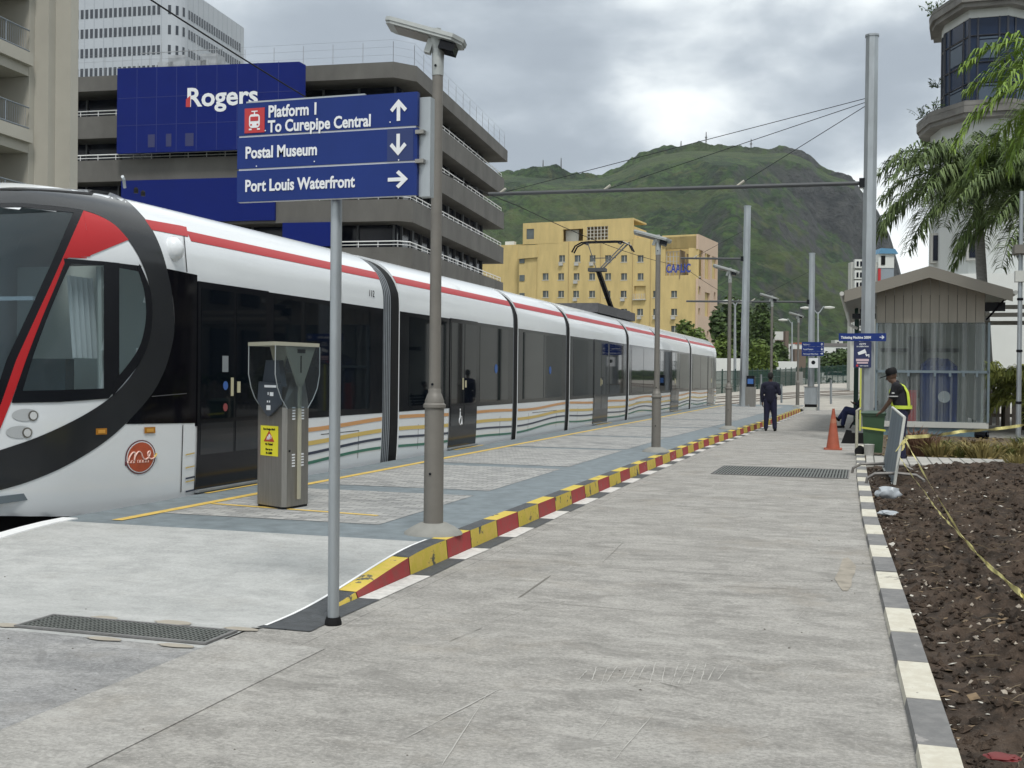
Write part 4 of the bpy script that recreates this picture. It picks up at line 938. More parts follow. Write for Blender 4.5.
gt.build('gutter', mat('pale_gutter', (.50, .50, .47), .5), t)
wl_ = MB(); n = 12
for i in range(n):
    xa, xb = lerp(X0, X1, i/n), lerp(X0, X1, (i+1)/n)-.012
    h = lambda x: (lerp(eL[1], pk[1], (x-eL[0])/(pk[0]-eL[0])) if x < pk[0] else lerp(pk[1], eR[1], (x-pk[0])/(eR[0]-pk[0])))-.12
    wl_.add([(xa, YF, 3.21), (xb, YF, 3.21), (xb, YF, h(xb)), (xa, YF, h(xa)), (xa, YF+.05, 3.21), (xb, YF+.05, 3.21), (xb, YF+.05, h(xb)), (xa, YF+.05, h(xa))], [(0, 1, 2, 3), (7, 6, 5, 4), (0, 4, 5, 1), (1, 5, 6, 2), (2, 6, 7, 3), (3, 7, 4, 0)])
wl_.build('gable_cladding', M_tan, t); MB().box((X0, YF+.055, 3.2), (X1, YF+.1, 4.0)).build('gable_backing', M_dark, t)
# streaky glazing: transparent sheet with vertical milky streaks
gm = bpy.data.materials.new('streaky_glazing'); gm.use_nodes = True; q = gm.node_tree; q.nodes.clear(); Nn = q.nodes.new; Ln = q.links.new
o_ = Nn('ShaderNodeOutputMaterial'); tr_ = Nn('ShaderNodeBsdfTransparent'); pb = Nn('ShaderNodeBsdfPrincipled'); mx_ = Nn('ShaderNodeMixShader'); tcx = Nn('ShaderNodeTexCoord'); mpx = Nn('ShaderNodeMapping'); mpx.inputs['Scale'].default_value = (9, 1, .10); nz = Nn('ShaderNodeTexNoise'); nz.inputs['Scale'].default_value = 1; nz.inputs['Detail'].default_value = 3
mr_ = Nn('ShaderNodeMapRange'); Ln(tcx.outputs['Object'], mpx.inputs[0]); Ln(mpx.outputs[0], nz.inputs['Vector']); Ln(nz.outputs['Fac'], mr_.inputs[0])
mr_.inputs[1].default_value = .42; mr_.inputs[2].default_value = .72; mr_.inputs[3].default_value = .05; mr_.inputs[4].default_value = .42
pb.inputs['Base Color'].default_value = (.33, .35, .35, 1); pb.inputs['Roughness'].default_value = .12; tr_.inputs[0].default_value = (.88, .92, .93, 1)
Ln(mr_.outputs[0], mx_.inputs[0]); Ln(tr_.outputs[0], mx_.inputs[1]); Ln(pb.outputs[0], mx_.inputs[2]); Ln(mx_.outputs[0], o_.inputs[0])
for i in range(5): xa, xb = lerp(X0, X1+.15, i/5)+.004, lerp(X0, X1+.15, (i+1)/5)-.004; MB().box((xa, YF-.05, .42), (xb, YF-.035, 3.22)).build('glazing', gm, t)
MB().box((X0, YF-.03, .02), (X1+.1, YF+.06, .26)).build('kick_plate', mat('teal_plate', (.12, .19, .23), .4, var=.1), t)
MB().box((X0, YF-.09, .262), (X1+.12, YF+.10, .42)).build('plinth', M_pale, t)
fr = MB(); fr.box((X0, YF-.11, 1.80), (X1+.1, YF-.055, 1.87)); 
for x in (X0+.0, X1+.1): fr.box((x-.03, YF-.11, .43), (x+.03, YF-.055, 3.21))
for x in (1.2, 1.9, 2.3, 2.65, 3.0): fr.box((x-.03, YF-.14, 1.70), (x+.03, YF-.112, 1.82))
fr.build('rail', mat('steel_blue_frame', (.20, .25, .28), .4, .4), t)
iw = MB(); iw.box((X0, 39, 0), (X1, 39.1, 4)); iw.box((X1-.06, YF+.12, .43), (X1, 39, 3.9)); iw.build('rear_wall', mat('inner_grey', (.52, .54, .50), .8, var=.1, scale=.8), t)
iw = MB(); iw.box((1.35, 38.6, 1.0), (1.8, 38.9, 3.0)); iw.box((.5, 38.8, 2.5), (2.9, 38.95, 2.62)); iw.build('inner_frame', mat('inner_dark', (.10, .11, .11), .7), t)
for (x, y) in ((-.28, 41.0), (-.28, 46), (-.28, 49.5), (3.55, 41), (3.55, 49.5)):
    MB().box((x-.06, y-.06, 0), (x+.06, y+.06, 4.06)).build('post', M_fgreen, t)
br_ = MB(); br_.box((3.2, 34.3, 3.55), (3.75, 34.4, 3.8)); br_.tube([(3.25, 34.2, 3.3), (3.7, 34.2, 3.85)], .03, 6); br_.box((-.35, 34.2, 3.35), (.3, 34.4, 3.5)); br_.build('eave_bracket', M_dark, t)
for (z, nm) in ((3.55, 0), (3.25, 1)): MB().lathe([(.02, -.11), (.10, -.09), (.11, .05), (.05, .1)], (-.03, 33.9, z), 10).build('loudspeaker', M_black, t)
# blue covered thing, red extinguisher cabinet
p = (2.1, 35.2, 0)
t2 = thing('covered_machine', p, 'bulky object under a blue tarpaulin with a round pale badge inside the shelter', 'covered machine')
rnd = random.Random(5)
def tarp(u, v):
    a_ = u*2*math.pi; r_ = 1/max(abs(math.cos(a_)), abs(math.sin(a_)))**.85; z = lerp(0, 2.15, v) if v < .93 else 2.15+.05
    k = 1 if v < .93 else (1-(v-.93)/.07)
    return (2.08+math.cos(a_)*.50*r_*k*(1+.04*noise.noise((a_*3, z, 0))), 35.2+math.sin(a_)*.42*r_*k*(1+.05*noise.noise((a_*4, z*1.5, 2))), z+.12*noise.noise((a_, 0, 7)))
MB().grid(tarp, 48, 28).build('tarpaulin', mat('royal_blue_tarp', (.016, .04, .17), .45, var=.25, scale=2.2, bump=.5), t2, True)
MB().lathe([(.17, 0), (.17, .02)], (2.20, 34.60, 1.12), 24, Matrix.Rotation(R(90), 4, 'X')).build('badge', mat('badge_grey', (.50, .50, .52), .5), t2)
tg = MB().box((1.18, 34.5, .3), (1.45, 34.7, 1.25)); tg.box((1.16, 34.48, 1.26), (1.47, 34.72, 1.30)); tag(tg.build('red_cabinet', M_redsign), 'narrow red cabinet behind the shelter glass beside the blue tarpaulin', 'cabinet')
# pergola, slim pole and timber fence at right
a_ = atY(990, 305, 44)
t = thing('pergola', (6, 44, 0), 'grey flat pergola beams at the right edge behind the shelter', 'pergola')
q = MB()
for z, y in ((a_.z, 44), (a_.z-.3, 43.6), (a_.z-.55, 44.5)): q.box((a_.x-.3, y, z-.14), (16, y+.25, z))
q.build('beams', M_tandk, t); q = MB()
for x in (a_.x+1.3, a_.x+3.2): q.box((x-.08, 44, 0), (x+.08, 44.2, a_.z-.15))
q.build('posts', M_tandk, t)
a_ = atY(993, 392, 43); t = thing('timber_fence', (5.5, 43, 0), 'dark weathered timber fence of upright boards below the shrubs', 'fence')
q = MB(); rnd = random.Random(9)
for i in range(34): x = a_.x-.35+i*.26; q.box((x, 43.6, 0), (x+.17+rnd.uniform(-.05, .04), 43.65, 1.15+rnd.uniform(-.12, .1)))
q.build('boards', mat('timber_grey', (.13, .115, .10), .9, var=.4, scale=2), t); MB().box((a_.x-.4, 43.66, .3), (14, 43.72, .42)).build('cross_rail', M_brn, t)
p = atz(1018, 450, 0); t = thing('slim_lamp_post', p, 'slim silver post with a square flat lamp head at the right edge', 'lamp post')
MB().tube([p, Vector((p.x, p.y, 6.0))], [.06, .045], 10).build('pole', M_galv, t, True)
hz_ = atY(1018, 250, p.y).z
MB().box((p.x-.16, p.y-.25, hz_-.1), (p.x+.3, p.y+.25, hz_+.1)).build('lamp_head', M_bronze, t); MB().box((p.x-.12, p.y-.1, atY(1018, 282, p.y).z), (p.x+.5, p.y+.1, atY(1018, 271, p.y).z)).build('control_box', M_pale, t)
MB().box((p.x-.11, p.y-.11, 0), (p.x+.11, p.y+.11, .04)).build('base_plate', M_galv, t)
for z in (1.1, 2.3, 3.5): MB().lathe([(.065, -.03), (.07, 0), (.065, .03)], (p.x, p.y, z), 10).build('strap', M_dark, t)
# drain pipe end and white box
# ================================================================== BIG CATENARY POLES
def octa(r): return [(r*math.cos(R(22.5+45*i)), r*math.sin(R(22.5+45*i))) for i in range(8)]
def cat_pole(base, top, r0, r1, armz, armx, stays, label, stayz):
    t = thing('catenary_pole', base, label, 'catenary pole'); b_ = Vector(base); tp = Vector(top)
    n = 10; q = MB(); vs = []; 
    for i in range(n+1):
        c = b_.lerp(tp, i/n); vs += [(c.x+x, c.y+y, c.z) for x, y in octa(lerp(r0, r1, i/n))]
    q.add(vs, [(8*i+j, 8*i+(j+1) % 8, 8*i+8+(j+1) % 8, 8*i+8+j) for i in range(n) for j in range(8)]+[tuple(8*n+j for j in range(8))]); q.build('shaft', M_galv, t)
    MB().prism(octa(r1*1.12), tp.z, tp.z+.05, Matrix.Translation((tp.x, tp.y, 0))).build('cap', M_galv, t)
    q = MB(); q.box((b_.x-r0*1.5, b_.y-r0*1.5, b_.z), (b_.x+r0*1.5, b_.y+r0*1.5, b_.z+.04))
    for sx_ in (-1, 1):
        for sy_ in (-1, 1): q.tube([(b_.x+sx_*r0*1.25, b_.y+sy_*r0*1.25, b_.z+.04), (b_.x+sx_*r0*1.25, b_.y+sy_*r0*1.25, b_.z+.12)], .02, 6)
    q.build('base_plate', M_galv, t)
    px0 = lerp(b_.x, tp.x, (armz-b_.z)/(tp.z-b_.z))
    arm = MB(); arm.tube([(px0-r1*.8, b_.y, armz), (armx, b_.y, armz+.10)], .052, 8); arm.build('arm', mat('arm_steel', (.07, .075, .08), .6, .2), t)
    cl = MB(); cl.box((px0-r1*1.6, b_.y-.1, armz-.12), (px0-r1*.5, b_.y+.1, armz+.12)); cl.build('arm_clamp', M_dark, t)
    for k_, s_ in enumerate(stays):
        st = MB(); st.tube([(px0-r1*.9, b_.y, stayz-.1*k_), (s_, b_.y, armz+.1*(px0-s_)/(px0-armx))], .010, 5); st.tube([(px0-r1*.9-.5, b_.y, stayz-.1*k_-.05*k_), (px0-r1*.9-.3, b_.y, stayz-.1*k_-.03*k_)], .03, 6) if False else None
        st.build('stay', M_dark, t)
        ins = MB(); ins.tube([(s_, b_.y, armz+.08*(px0-s_)/(px0-armx)), (s_+.22, b_.y, armz+.16+.08*(px0-s_)/(px0-armx))], .035, 6); ins.build('insulator', M_frame, t)
    return t, px0
cat_pole((.07, 30.3, 0), (.09, 30.3, 10.34), .19, .165, 6.62, -10.2, (-9.9, -6.9, -3.3), 'tall thick galvanised steel pole carrying the long cantilever arm and blue signs', 8.78)
cat_pole((-5.70, 57, .17), (-5.62, 57, 10.07), .22, .17, 7.5, -8.9, (-8.3,), 'galvanised catenary pole on the far end of the platform behind the standing man', 8.9)
cat_pole((-2.55, 59, 0), (-2.58, 59, 7.88), .18, .15, 5.46, -8.9, (-5.6,), 'shorter galvanised catenary pole with grey cabinet base where the painted kerb ends', 7.0)
q = MB().box((-2.85, 58.72, .0), (-2.22, 59.3, .22)); 
t = thing('pole_cabinet', (-2.55, 58.9, 0), 'grey metal cabinet wrapped round the foot of the shorter catenary pole', 'cabinet')
MB().box((-2.86, 58.66, .3), (-2.22, 58.81, 1.16)).build('body', M_galv, t); MB().box((-2.84, 58.67, .16), (-2.24, 58.82, .298)).build('vent', M_black, t); MB().box((-2.9, 58.64, 1.162), (-2.18, 58.81, 1.2)).build('lid', M_steel, t); MB().box((-2.9, 58.62, 0), (-2.18, 58.8, .155)).build('plinth', M_pale, t)
# contact wires
t = thing('overhead_wire', (-8.92, 30, 6), 'black overhead contact wires above the tram strung between the cantilever arms', 'overhead wire')
sup = [(-8.92, -12, 6.55), (-9.0, 12, 6.55), (-9.3, 30.3, 6.35), (-8.8, 57, 7.2), (-8.0, 85, 7.0), (0, 125, 7.3)]
def sag(a_, b_, s_, n=12): a_ = Vector(a_); b_ = Vector(b_); return [a_.lerp(b_, i/n)-Vector((0, 0, s_*4*(i/n)*(1-i/n))) for i in range(n+1)]
q = MB()
for a_, b_ in zip(sup, sup[1:]): q.tube(sag(a_, b_, .25), .012, 5)
q.build('contact_wire', M_black, t)
# ================================================================== STREET LAMPS
M_lamphead = mat('lamp_head_grey', (.38, .40, .39), .45, .3, var=.1)
def lamp(loc, label):
    t = thing('street_lamp', loc, label, 'street lamp', 'bronze solar street lamps along the platform kerb'); o = Vector(loc)
    MB().lathe([(.27, 0), (.26, .02), (.20, .06), (.12, .10)], o, 20).build('base', mat('mortar_base', (.24, .24, .22), .9, var=.1), t, True)
    MB().lathe([(.090, .06), (.088, 1.14)], o, 20).build('lower_post', M_bronze, t, True)
    MB().lathe([(.088, 1.14), (.103, 1.15), (.103, 1.175), (.088, 1.19), (.088, 1.21), (.066, 1.27), (.059, 1.28), (.059, 1.31), (.054, 1.32)], o, 20).build('collar', M_bronze, t, True)
    MB().lathe([(.054, 1.32), (.048, 4.16)], o, 16).build('upper_post', M_bronze, t, True)
    MB().lathe([(.052, 4.16), (.056, 4.36), (.052, 4.40)], o, 16).build('sleeve', M_lamphead, t, True)
    th = R(17); Mh = Matrix.Translation(o+Vector((0, 0, 4.50)))@Matrix.Scale(.80, 4)@Matrix.Rotation(R(8), 4, 'Z')@Matrix.Rotation(th, 4, 'Y')@Matrix.Rotation(R(-6), 4, 'X')
    pts = [(-.62, -.13), (-.56, -.17), (.20, -.17), (.32, -.08), (.32, .08), (.20, .17), (-.56, .17), (-.62, .13)]
    q = MB(); q.prism(pts, 0, .045, Mh); q.prism([(x*.97, y*.93) for x, y in pts], -.03, 0, Mh); q.build('lamp_head', M_lamphead, t)
    q = MB(); q.box((-.5, -.12, -.036), (-.08, .12, -.031), Mh); q.build('lens', mat('lamp_lens', (.20, .19, .17), .4), t)
    q = MB(); q.box((.06, -.1, -.13), (.24, .1, -.032), Mh); q.build('battery_box', M_tframe, t)
    q = MB(); q.tube([o+Vector((.0, 0, 4.38)), o+Vector((-.02, -.02, 4.58))], [.05, .055], 8); q.box((-.1, -.04, -.2), (-.03, .04, -.03), Mh); q.build('bracket', M_lamphead, t)
    for (z, a_) in ((1.36, 0), (4.24, 1), (.55, 2)): MB().lathe([(.004, .0), (.012, .001), (.012, .008), (.0, .01)], o+Vector((0, -.056 if z > 1.3 else -.09, z)), 8, Matrix.Rotation(R(90), 4, 'X')).build('bolt', M_dark, t)
    return t
l1 = lamp((-3.73, 9.61, .168), 'nearest bronze street lamp with a mortar foot on the kerb behind the direction sign')
lbs = ['second bronze street lamp along the kerb, in front of the ochre building', 'third bronze street lamp along the kerb, left of the standing man', 'fourth bronze street lamp, rising behind the standing man', 'fifth and farthest bronze street lamp, beside the small blue sign']
for (x, y, s), lb in zip(((-3.81, 21.6, .90), (-3.60, 31.9, .97), (-3.45, 45, 1), (-3.15, 58, 1)), lbs):
    c = copy_tree(l1); c.location = (x, y, .17); c.scale = (1, 1, s*1.012); c['label'] = lb
# highway lamps far away
def hiway(x, yb, yt, dist, heads, label):
    b_ = atd(x, yb, dist); b_.z = 0; tp = atd(x, yt, dist); t = thing('highway_lamp', b_, label, 'highway lamp')
    MB().tube([b_, tp], [.16, .09], 8).build('pole', M_galv, t)
    for hx, hy in heads:
        h = atd(hx, hy, dist); MB().tube([tp-Vector((0, 0, .3)), tp.lerp(h, .7)+Vector((0, 0, .3)), h], .06, 6).build('arm', M_galv, t)
        d = (h-tp); d.z = 0; d.normalize(); q = MB(); q.tube([h-d*.2, h+d*.5, h+d*1.1], [.12, .2, .08], 8); q.build('lamp_head', M_pale, t)
hiway(818, 378, 312, 145, ((809, 308), (826, 307.5)), 'double-armed highway lamp behind the small blue sign, below the mountain')
hiway(735, 378, 304, 105, ((731, 302), (740, 302)), 'thin double-headed lamp post between the tram tail and the far pole')
hiway(792, 378, 322, 165, ((786, 320),), 'small far street lamp standing in front of the mountain foot')
# ================================================================== DIRECTION SIGN
t = thing('direction_sign', (-3.25, 6.56, 0), 'blue platform direction sign with three arrow rows on a grey pole, nearest the camera', 'direction sign')
MB().tube([(-3.245, 6.60, -.02), (-3.25, 6.60, 3.30)], .0365, 20).build('pole', M_galv, t, True)
MB().lathe([(.055, 0), (.055, .015), (.046, .05)], (-3.245, 6.60, 0), 16).build('foot_ring', M_black, t)
BX0, BX1, BZ0, BZ1 = -3.915, -2.655, 2.72, 3.365; H3 = (BZ1-BZ0)/3
for i in range(3):
    z0 = BZ0+H3*i; MB().box((BX0, 6.50, z0+.006), (BX1, 6.535, z0+H3-.006 if i < 2 else z0+H3)).build('sign_panel', M_navy, t)
MB().box((BX0+.01, 6.505, BZ0+.003), (BX1-.01, 6.53, BZ1-.01)).build('white_backing', M_signtext, t)
MB().box((BX1+.002, 6.53, BZ0+.0), (BX1+.075, 6.60, BZ1-.03)).build('side_channel', M_galv, t)
MB().box((BX0+.06, 6.505, BZ1+.002), (BX0+.9, 6.53, BZ1+.012)).build('top_trim', M_galv, t)
for z in (BZ1-.25, BZ0+H3): MB().box((BX1-.01, 6.49, z-.012), (BX1+.045, 6.528, z+.012)).build('clip', M_steel, t)
fz = 6.4975
lettering('lettering', 'Platform 1', .106, M_signtext, t, (BX0+.225, fz, BZ1-.100), xs=.80, bold=.0028)
lettering('lettering', 'To Curepipe Central', .106, M_signtext, t, (BX0+.225, fz, BZ1-.196), xs=.80, bold=.0028)
lettering('lettering', 'Postal Museum', .106, M_signtext, t, (BX0+.06, fz, BZ0+H3*1.5-.035), xs=.80, bold=.0028)
lettering('lettering', 'Port Louis Waterfront', .106, M_signtext, t, (BX0+.06, fz, BZ0+H3*.5-.035), xs=.80, bold=.0028)
MY0 = Matrix(((1, 0, 0, 0), (0, 0, -1, 0), (0, 1, 0, 0), (0, 0, 0, 1)))      # (x,z) outline extruded towards -Y
def arrow(cx, cz, s, ang, parent, y=fz, m=None):
    pts = [(-.03, -.5), (.0, .5)]; w = .085
    out_ = [(-w, -.5), (w, -.5), (w, .16), (.30, -.09), (.42, .04), (0, .5), (-.42, .04), (-.30, -.09), (-w, .16)]
    a_ = R(ang); P = [(cx+s*(x*math.cos(a_)-z*math.sin(a_)), cz+s*(x*math.sin(a_)+z*math.cos(a_))) for x, z in out_]
    MB().prism(P, -y, -y+.002, MY0).build('arrow', m or M_signtext, parent)
ax_ = BX1-.125
MB().box((ax_-.075, 6.4982, BZ0+H3*1.03), (ax_+.10, 6.4998, BZ0+H3*1.95)).build('patch', mat('sign_patch', (.015, .032, .13), .6), t)
arrow(ax_, BZ0+H3*2.5, .135, 0, t); arrow(ax_, BZ0+H3*1.5, .135, 180, t, fz-.001); arrow(ax_, BZ0+H3*.5, .135, -90, t)
pc = MB().box((BX0+.055, 6.4955, BZ1-.195), (BX0+.20, 6.4995, BZ1-.035)).build('tram_pictogram', M_redsign, t)
px0, pz0 = BX0+.1275, BZ1-.115
def rr(cx, cz, w, h, r_, n=4):
    P = []
    for (sx_, sz_, a0) in ((1, -1, -90), (1, 1, 0), (-1, 1, 90), (-1, -1, 180)):
        for i in range(n+1): a_ = R(a0+90*i/n); P.append((cx+sx_*(w/2-r_)+r_*math.cos(a_), cz+sz_*(h/2-r_)+r_*math.sin(a_)))
    return P
q = MB(); q.prism(rr(px0, pz0-.006, .078, .09, .026), 6.4956-2*6.4956+0, 0, MY0) if False else None
q = MB(); q.prism(rr(px0, pz0-.004, .078, .088, .022), -6.4952, -6.4935, MY0) if False else q.prism([(x, z) for x, z in rr(px0, pz0-.004, .078, .088, .022)], -6.4955, -6.4935, MY0)
q.box((px0-.022, 6.4935, pz0+.055), (px0+.022, 6.4955, pz0+.062)); q.box((px0-.004, 6.4936, pz0+.04), (px0+.004, 6.4954, pz0+.056)); q.box((px0-.04, 6.4935, pz0-.062), (px0-.02, 6.4955, pz0-.052)); q.box((px0+.02, 6.4935, pz0-.062), (px0+.04, 6.4955, pz0-.052)); q.build('tram_symbol', M_signtext, pc)
q = MB(); q.box((px0-.029, 6.492, pz0-.004), (px0+.029, 6.4934, pz0+.024)); q.box((px0-.029, 6.492, pz0-.033), (px0-.017, 6.4934, pz0-.023)); q.box((px0+.017, 6.492, pz0-.033), (px0+.029, 6.4934, pz0-.023)); q.build('symbol_cutouts', M_redsign, pc)
for (x, z) in ((BX0+.207, BZ1-.185), (BX0+.60, BZ1-.165), (BX0+.145, BZ0+H3+.018), (BX0+.56, BZ0+H3+.030), (BX1-.18, BZ0+H3*2+.035), (BX1-.12, BZ0+H3+.012)):
    MB().lathe([(.0045, 0), (.0045, .002)], (x, fz-.002, z), 8, Matrix.Rotation(R(90), 4, 'X')).build('rivet', M_signtext, t)
# ------------------------------------------------------------------ small blue signs
Ys = 30.05
t = thing('ticket_sign', (-.06, Ys, 2.66), 'narrow blue ticketing machine sign with an arrow on the thick steel pole', 'sign')
MB().box((-.63, Ys-.03, 2.57), (.52, Ys, 2.77)).build('sign_panel', M_navy, t)
lettering('lettering', 'Ticketing Machine 200M', .088, M_signtext, t, (-.575, Ys-.033, 2.635), xs=.84, bold=.003)
arrow(.42, 2.67, .12, -90, t, Ys-.033)
t = thing('camera_warning_sign', (-.05, Ys, 2.2), 'blue surveillance camera warning sign hung under the ticketing sign', 'sign')
MB().box((-.26, Ys-.03, 1.90), (.17, Ys-.001, 2.56)).build('sign_panel', mat('deep_sign_blue', (.014, .022, .085), .45), t)
lettering('lettering', 'CCTV', .06, M_signtext, t, (-.045, Ys-.033, 2.475), align='CENTER', bold=.002); lettering('lettering', 'IN OPERATION', .042, M_signtext, t, (-.045, Ys-.033, 2.42), align='CENTER', bold=.001)
q = MB(); a_ = R(22); P = [(-.11, -.035), (.09, -.05), (.09, .05), (-.11, .035)]
q.prism([(-.05+x*math.cos(a_)-z*math.sin(a_), 2.29+x*math.sin(a_)+z*math.cos(a_)) for x, z in P], -(Ys-.031), -(Ys-.034), MY0); q.prism([(.02, 2.25), (.05, 2.18), (.10, 2.22), (.10, 2.16), (.12, 2.16), (.12, 2.24), (.05, 2.23), (.05, 2.27)], -(Ys-.031), -(Ys-.034), MY0); q.build('camera_symbol', M_signtext, t)
q = MB(); q.box((-.20, Ys-.034, 2.06), (.11, Ys-.031, 2.12)); q.box((-.18, Ys-.034, 2.0), (.09, Ys-.031, 2.04)); q.build('notice_strip', mat('faded_pink_white', (.55, .42, .46), .5), t)
lettering('lettering', 'metro express', .035, M_signtext, t, (-.11, Ys-.033, 1.935), bold=.001); MB().lathe([(.03, 0), (.03, .003)], (-.17, Ys-.031, 1.95), 12, Matrix.Rotation(R(90), 4, 'X')).build('emblem', M_redsign, t)
q = MB(); q.box((.30-.40, 30.0, .3), (-.06, 30.04, 1.88)); tag(q.build('warning_strip', mat('lime_yellow', (.50, .52, .10), .6)), 'thin yellow-green strip on the thick steel pole below the blue signs', 'strip')
t = thing('far_direction_sign', (-2.6, 58.5, 0), 'small far blue direction sign with three rows and a white notice below', 'direction sign')
MB().tube([(-2.15, 58.5, 0), (-2.15, 58.5, 3.3)], .05, 8).build('pole', M_galv, t)
for i in range(3): MB().box((-3.0, 58.42, 2.73+.235*i), (-1.93, 58.45, 2.73+.235*i+.225)).build('sign_panel', M_navy, t)
for i, (s_, x) in enumerate((('Port Louis Waterfront', 0), ('Postal Museum', 0), ('Platform 1', 0))): lettering('lettering', s_, .11, M_signtext, t, (-2.93, 58.417, 2.79+.235*i), xs=.72)
for i, a_ in enumerate((-90, 180, 0)): arrow(-2.03, 2.84+.235*i, .13, a_, t, 58.417)
MB().box((-2.65, 58.42, 2.13), (-2.2, 58.45, 2.62)).build('notice', M_signtext, t); MB().lathe([(.10, 0), (.10, .003)], (-2.43, 58.419, 2.4), 14, Matrix.Rotation(R(90), 4, 'X')).build('notice_symbol', M_dark, t)
# ------------------------------------------------------------------ ticket validator machine
M_panelgl = glass('clear_shield', (.80, .85, .88), .17, .10)
M_bone = mat('bone_paint', (.38, .37, .29), .5)
def machine(t, full=True):
    bz = .17
    foot = [(-6.01, 10.42), (-5.62, 10.23), (-5.57, 10.25), (-5.52, 10.62), (-5.90, 10.80), (-5.99, 10.75)]
    MB().prism(foot, bz+.03, 1.25, None).build('cabinet', M_steel, t)
    fx = [(-5.765+(x+5.765)*.97, 10.52+(y-10.52)*.97) for x, y in foot]; MB().prism(fx, bz, bz+.03).build('plinth', M_dark, t)
    hx = []
    q = MB(); A = [(-6.01, 10.42, 1.25), (-5.62, 10.23, 1.25), (-5.52, 10.62, 1.25), (-5.90, 10.80, 1.25)]; B = [(-5.95, 10.56, 1.62), (-5.62, 10.46, 1.62), (-5.56, 10.58, 1.62), (-5.88, 10.72, 1.62)]
    q.add(A+B, [(0, 1, 5, 4), (1, 2, 6, 5), (2, 3, 7, 6), (3, 0, 4, 7), (4, 5, 6, 7)]); q.build('upper_cabinet', M_steel, t)
    return foot
t = thing('ticket_validator', (-5.77, 10.5, .17), 'brushed steel ticket machine with clear side shields and a yellow fare notice', 'ticket machine')
foot = machine(t)
FA, FB = Vector((-6.01, 10.42, 0)), Vector((-5.62, 10.23, 0)); fu = (FB-FA).normalized(); fn = Vector((fu.y, -fu.x, 0)); Wf = (FB-FA).length
MF = Matrix(((fu.x, 0, fn.x, FA.x), (fu.y, 0, fn.y, FA.y), (0, 1, 0, 0), (0, 0, 0, 1)))    # (along, height, outward)
q = MB(); q.prism([(.03, 1.31), (.20, 1.16), (.25, 1.155), (Wf+.0, 1.28), (Wf+.0, 1.5), (.05, 1.52)], .004, .03, MF)
con = q.build('console', mat('console_slate', (.055, .065, .08), .35), t)
MB().prism([(.05, 1.47), (Wf-.02, 1.47), (Wf-.09, 1.75), (.12, 1.75)], -.12, -.06, MF@Matrix.Translation((0, 0, .05))).build('console_hood', mat('console_slate', (.055, .065, .08), .35), t)
q = MB(); q.box((.16, 1.46, .031), (.37, 1.485, .034), MF); q.box((.20, 1.22, .031), (.27, 1.27, .034), MF); q.box((.26, 1.37, .031), (.32, 1.41, .034), MF); q.box((.22, 1.38, .031), (.235, 1.41, .034), MF); q.box((.21, 1.30, .031), (.225, 1.32, .034), MF); q.box((.245, 1.30, .031), (.26, 1.32, .034), MF); q.build('console_marks', M_signtext, con)
nt_ = MB(); nt_.prism([(.06, .73), (.37, .73), (.37, 1.05), (.06, 1.05)], .002, .006, MF); ntc = nt_.build('fare_notice', mat('notice_yellow', (.72, .66, .03), .45), t)
ang = math.degrees(math.atan2(fu.y, fu.x))
def onF(x, z, d=.0075): return MF@Vector((x, z, d))
lettering('lettering', 'Fare Dodge Alert!', .030, M_dark, ntc, onF(.215, 1.005), rotz=ang, align='CENTER', bold=.001, xs=.95)
lettering('lettering', 'No Ticket?', .030, M_dark, ntc, onF(.215, .845), rotz=ang, align='CENTER', bold=.001)
lettering('lettering', 'Fine up to', .030, M_dark, ntc, onF(.215, .79), rotz=ang, align='CENTER', bold=.001)
lettering('lettering', 'Rs 3,000', .032, M_dark, ntc, onF(.215, .75), rotz=ang, align='CENTER', bold=.001)
MB().prism([(.12, .882), (.31, .882), (.215, .998)], .0062, .009, MF).build('warning_triangle', mat('warning_red', (.42, .045, .02), .5), ntc)
q = MB(); q.prism([(.205, .905), (.22, .90), (.245, .95), (.225, .965), (.205, .95)], .0092, .011, MF); q.prism([(.175, .90), (.19, .90), (.20, .93), (.185, .94)], .0092, .011, MF); q.prism([(.245, .91), (.255, .91), (.262, .94), (.25, .945)], .0092, .011, MF); q.build('figures', M_signtext, ntc)
# right face details
SA, SB_ = Vector((-5.57, 10.25, 0)), Vector((-5.52, 10.62, 0)); su = (SB_-SA).normalized(); sn = Vector((su.y, -su.x, 0)); MS = Matrix(((su.x, 0, sn.x, SA.x), (su.y, 0, sn.y, SA.y), (0, 1, 0, 0), (0, 0, 0, 1)))
q = MB(); q.box((.17, .27, .003), (.205, 1.50, .03), MS); br0 = q.build('bracket_bar', M_bone, t)
q = MB(); q.prism([(.15, 1.48), (.225, 1.48), (.45, 1.90), (-.08, 1.90)], .004, .03, MS); q.build('bracket_fork', M_bone, br0)
q = MB(); q.box((.175, 1.62, .031), (.195, 1.80, .033), MS); q.box((.12, 1.83, .031), (.26, 1.87, .033), MS); q.build('bracket_slots', M_dark, br0)
q = MB()
for z0 in (.62, 1.12):
    for r_ in range(5):
        for x in (.08, .235): q.box((x, z0+.03*r_, .002), (x+.05, z0+.03*r_+.015, .005), MS)
q.build('vents', M_signtext, t)
MB().box((.03, .78, .002), (.05, .80, .006), MS).build('lock', M_dark, t)
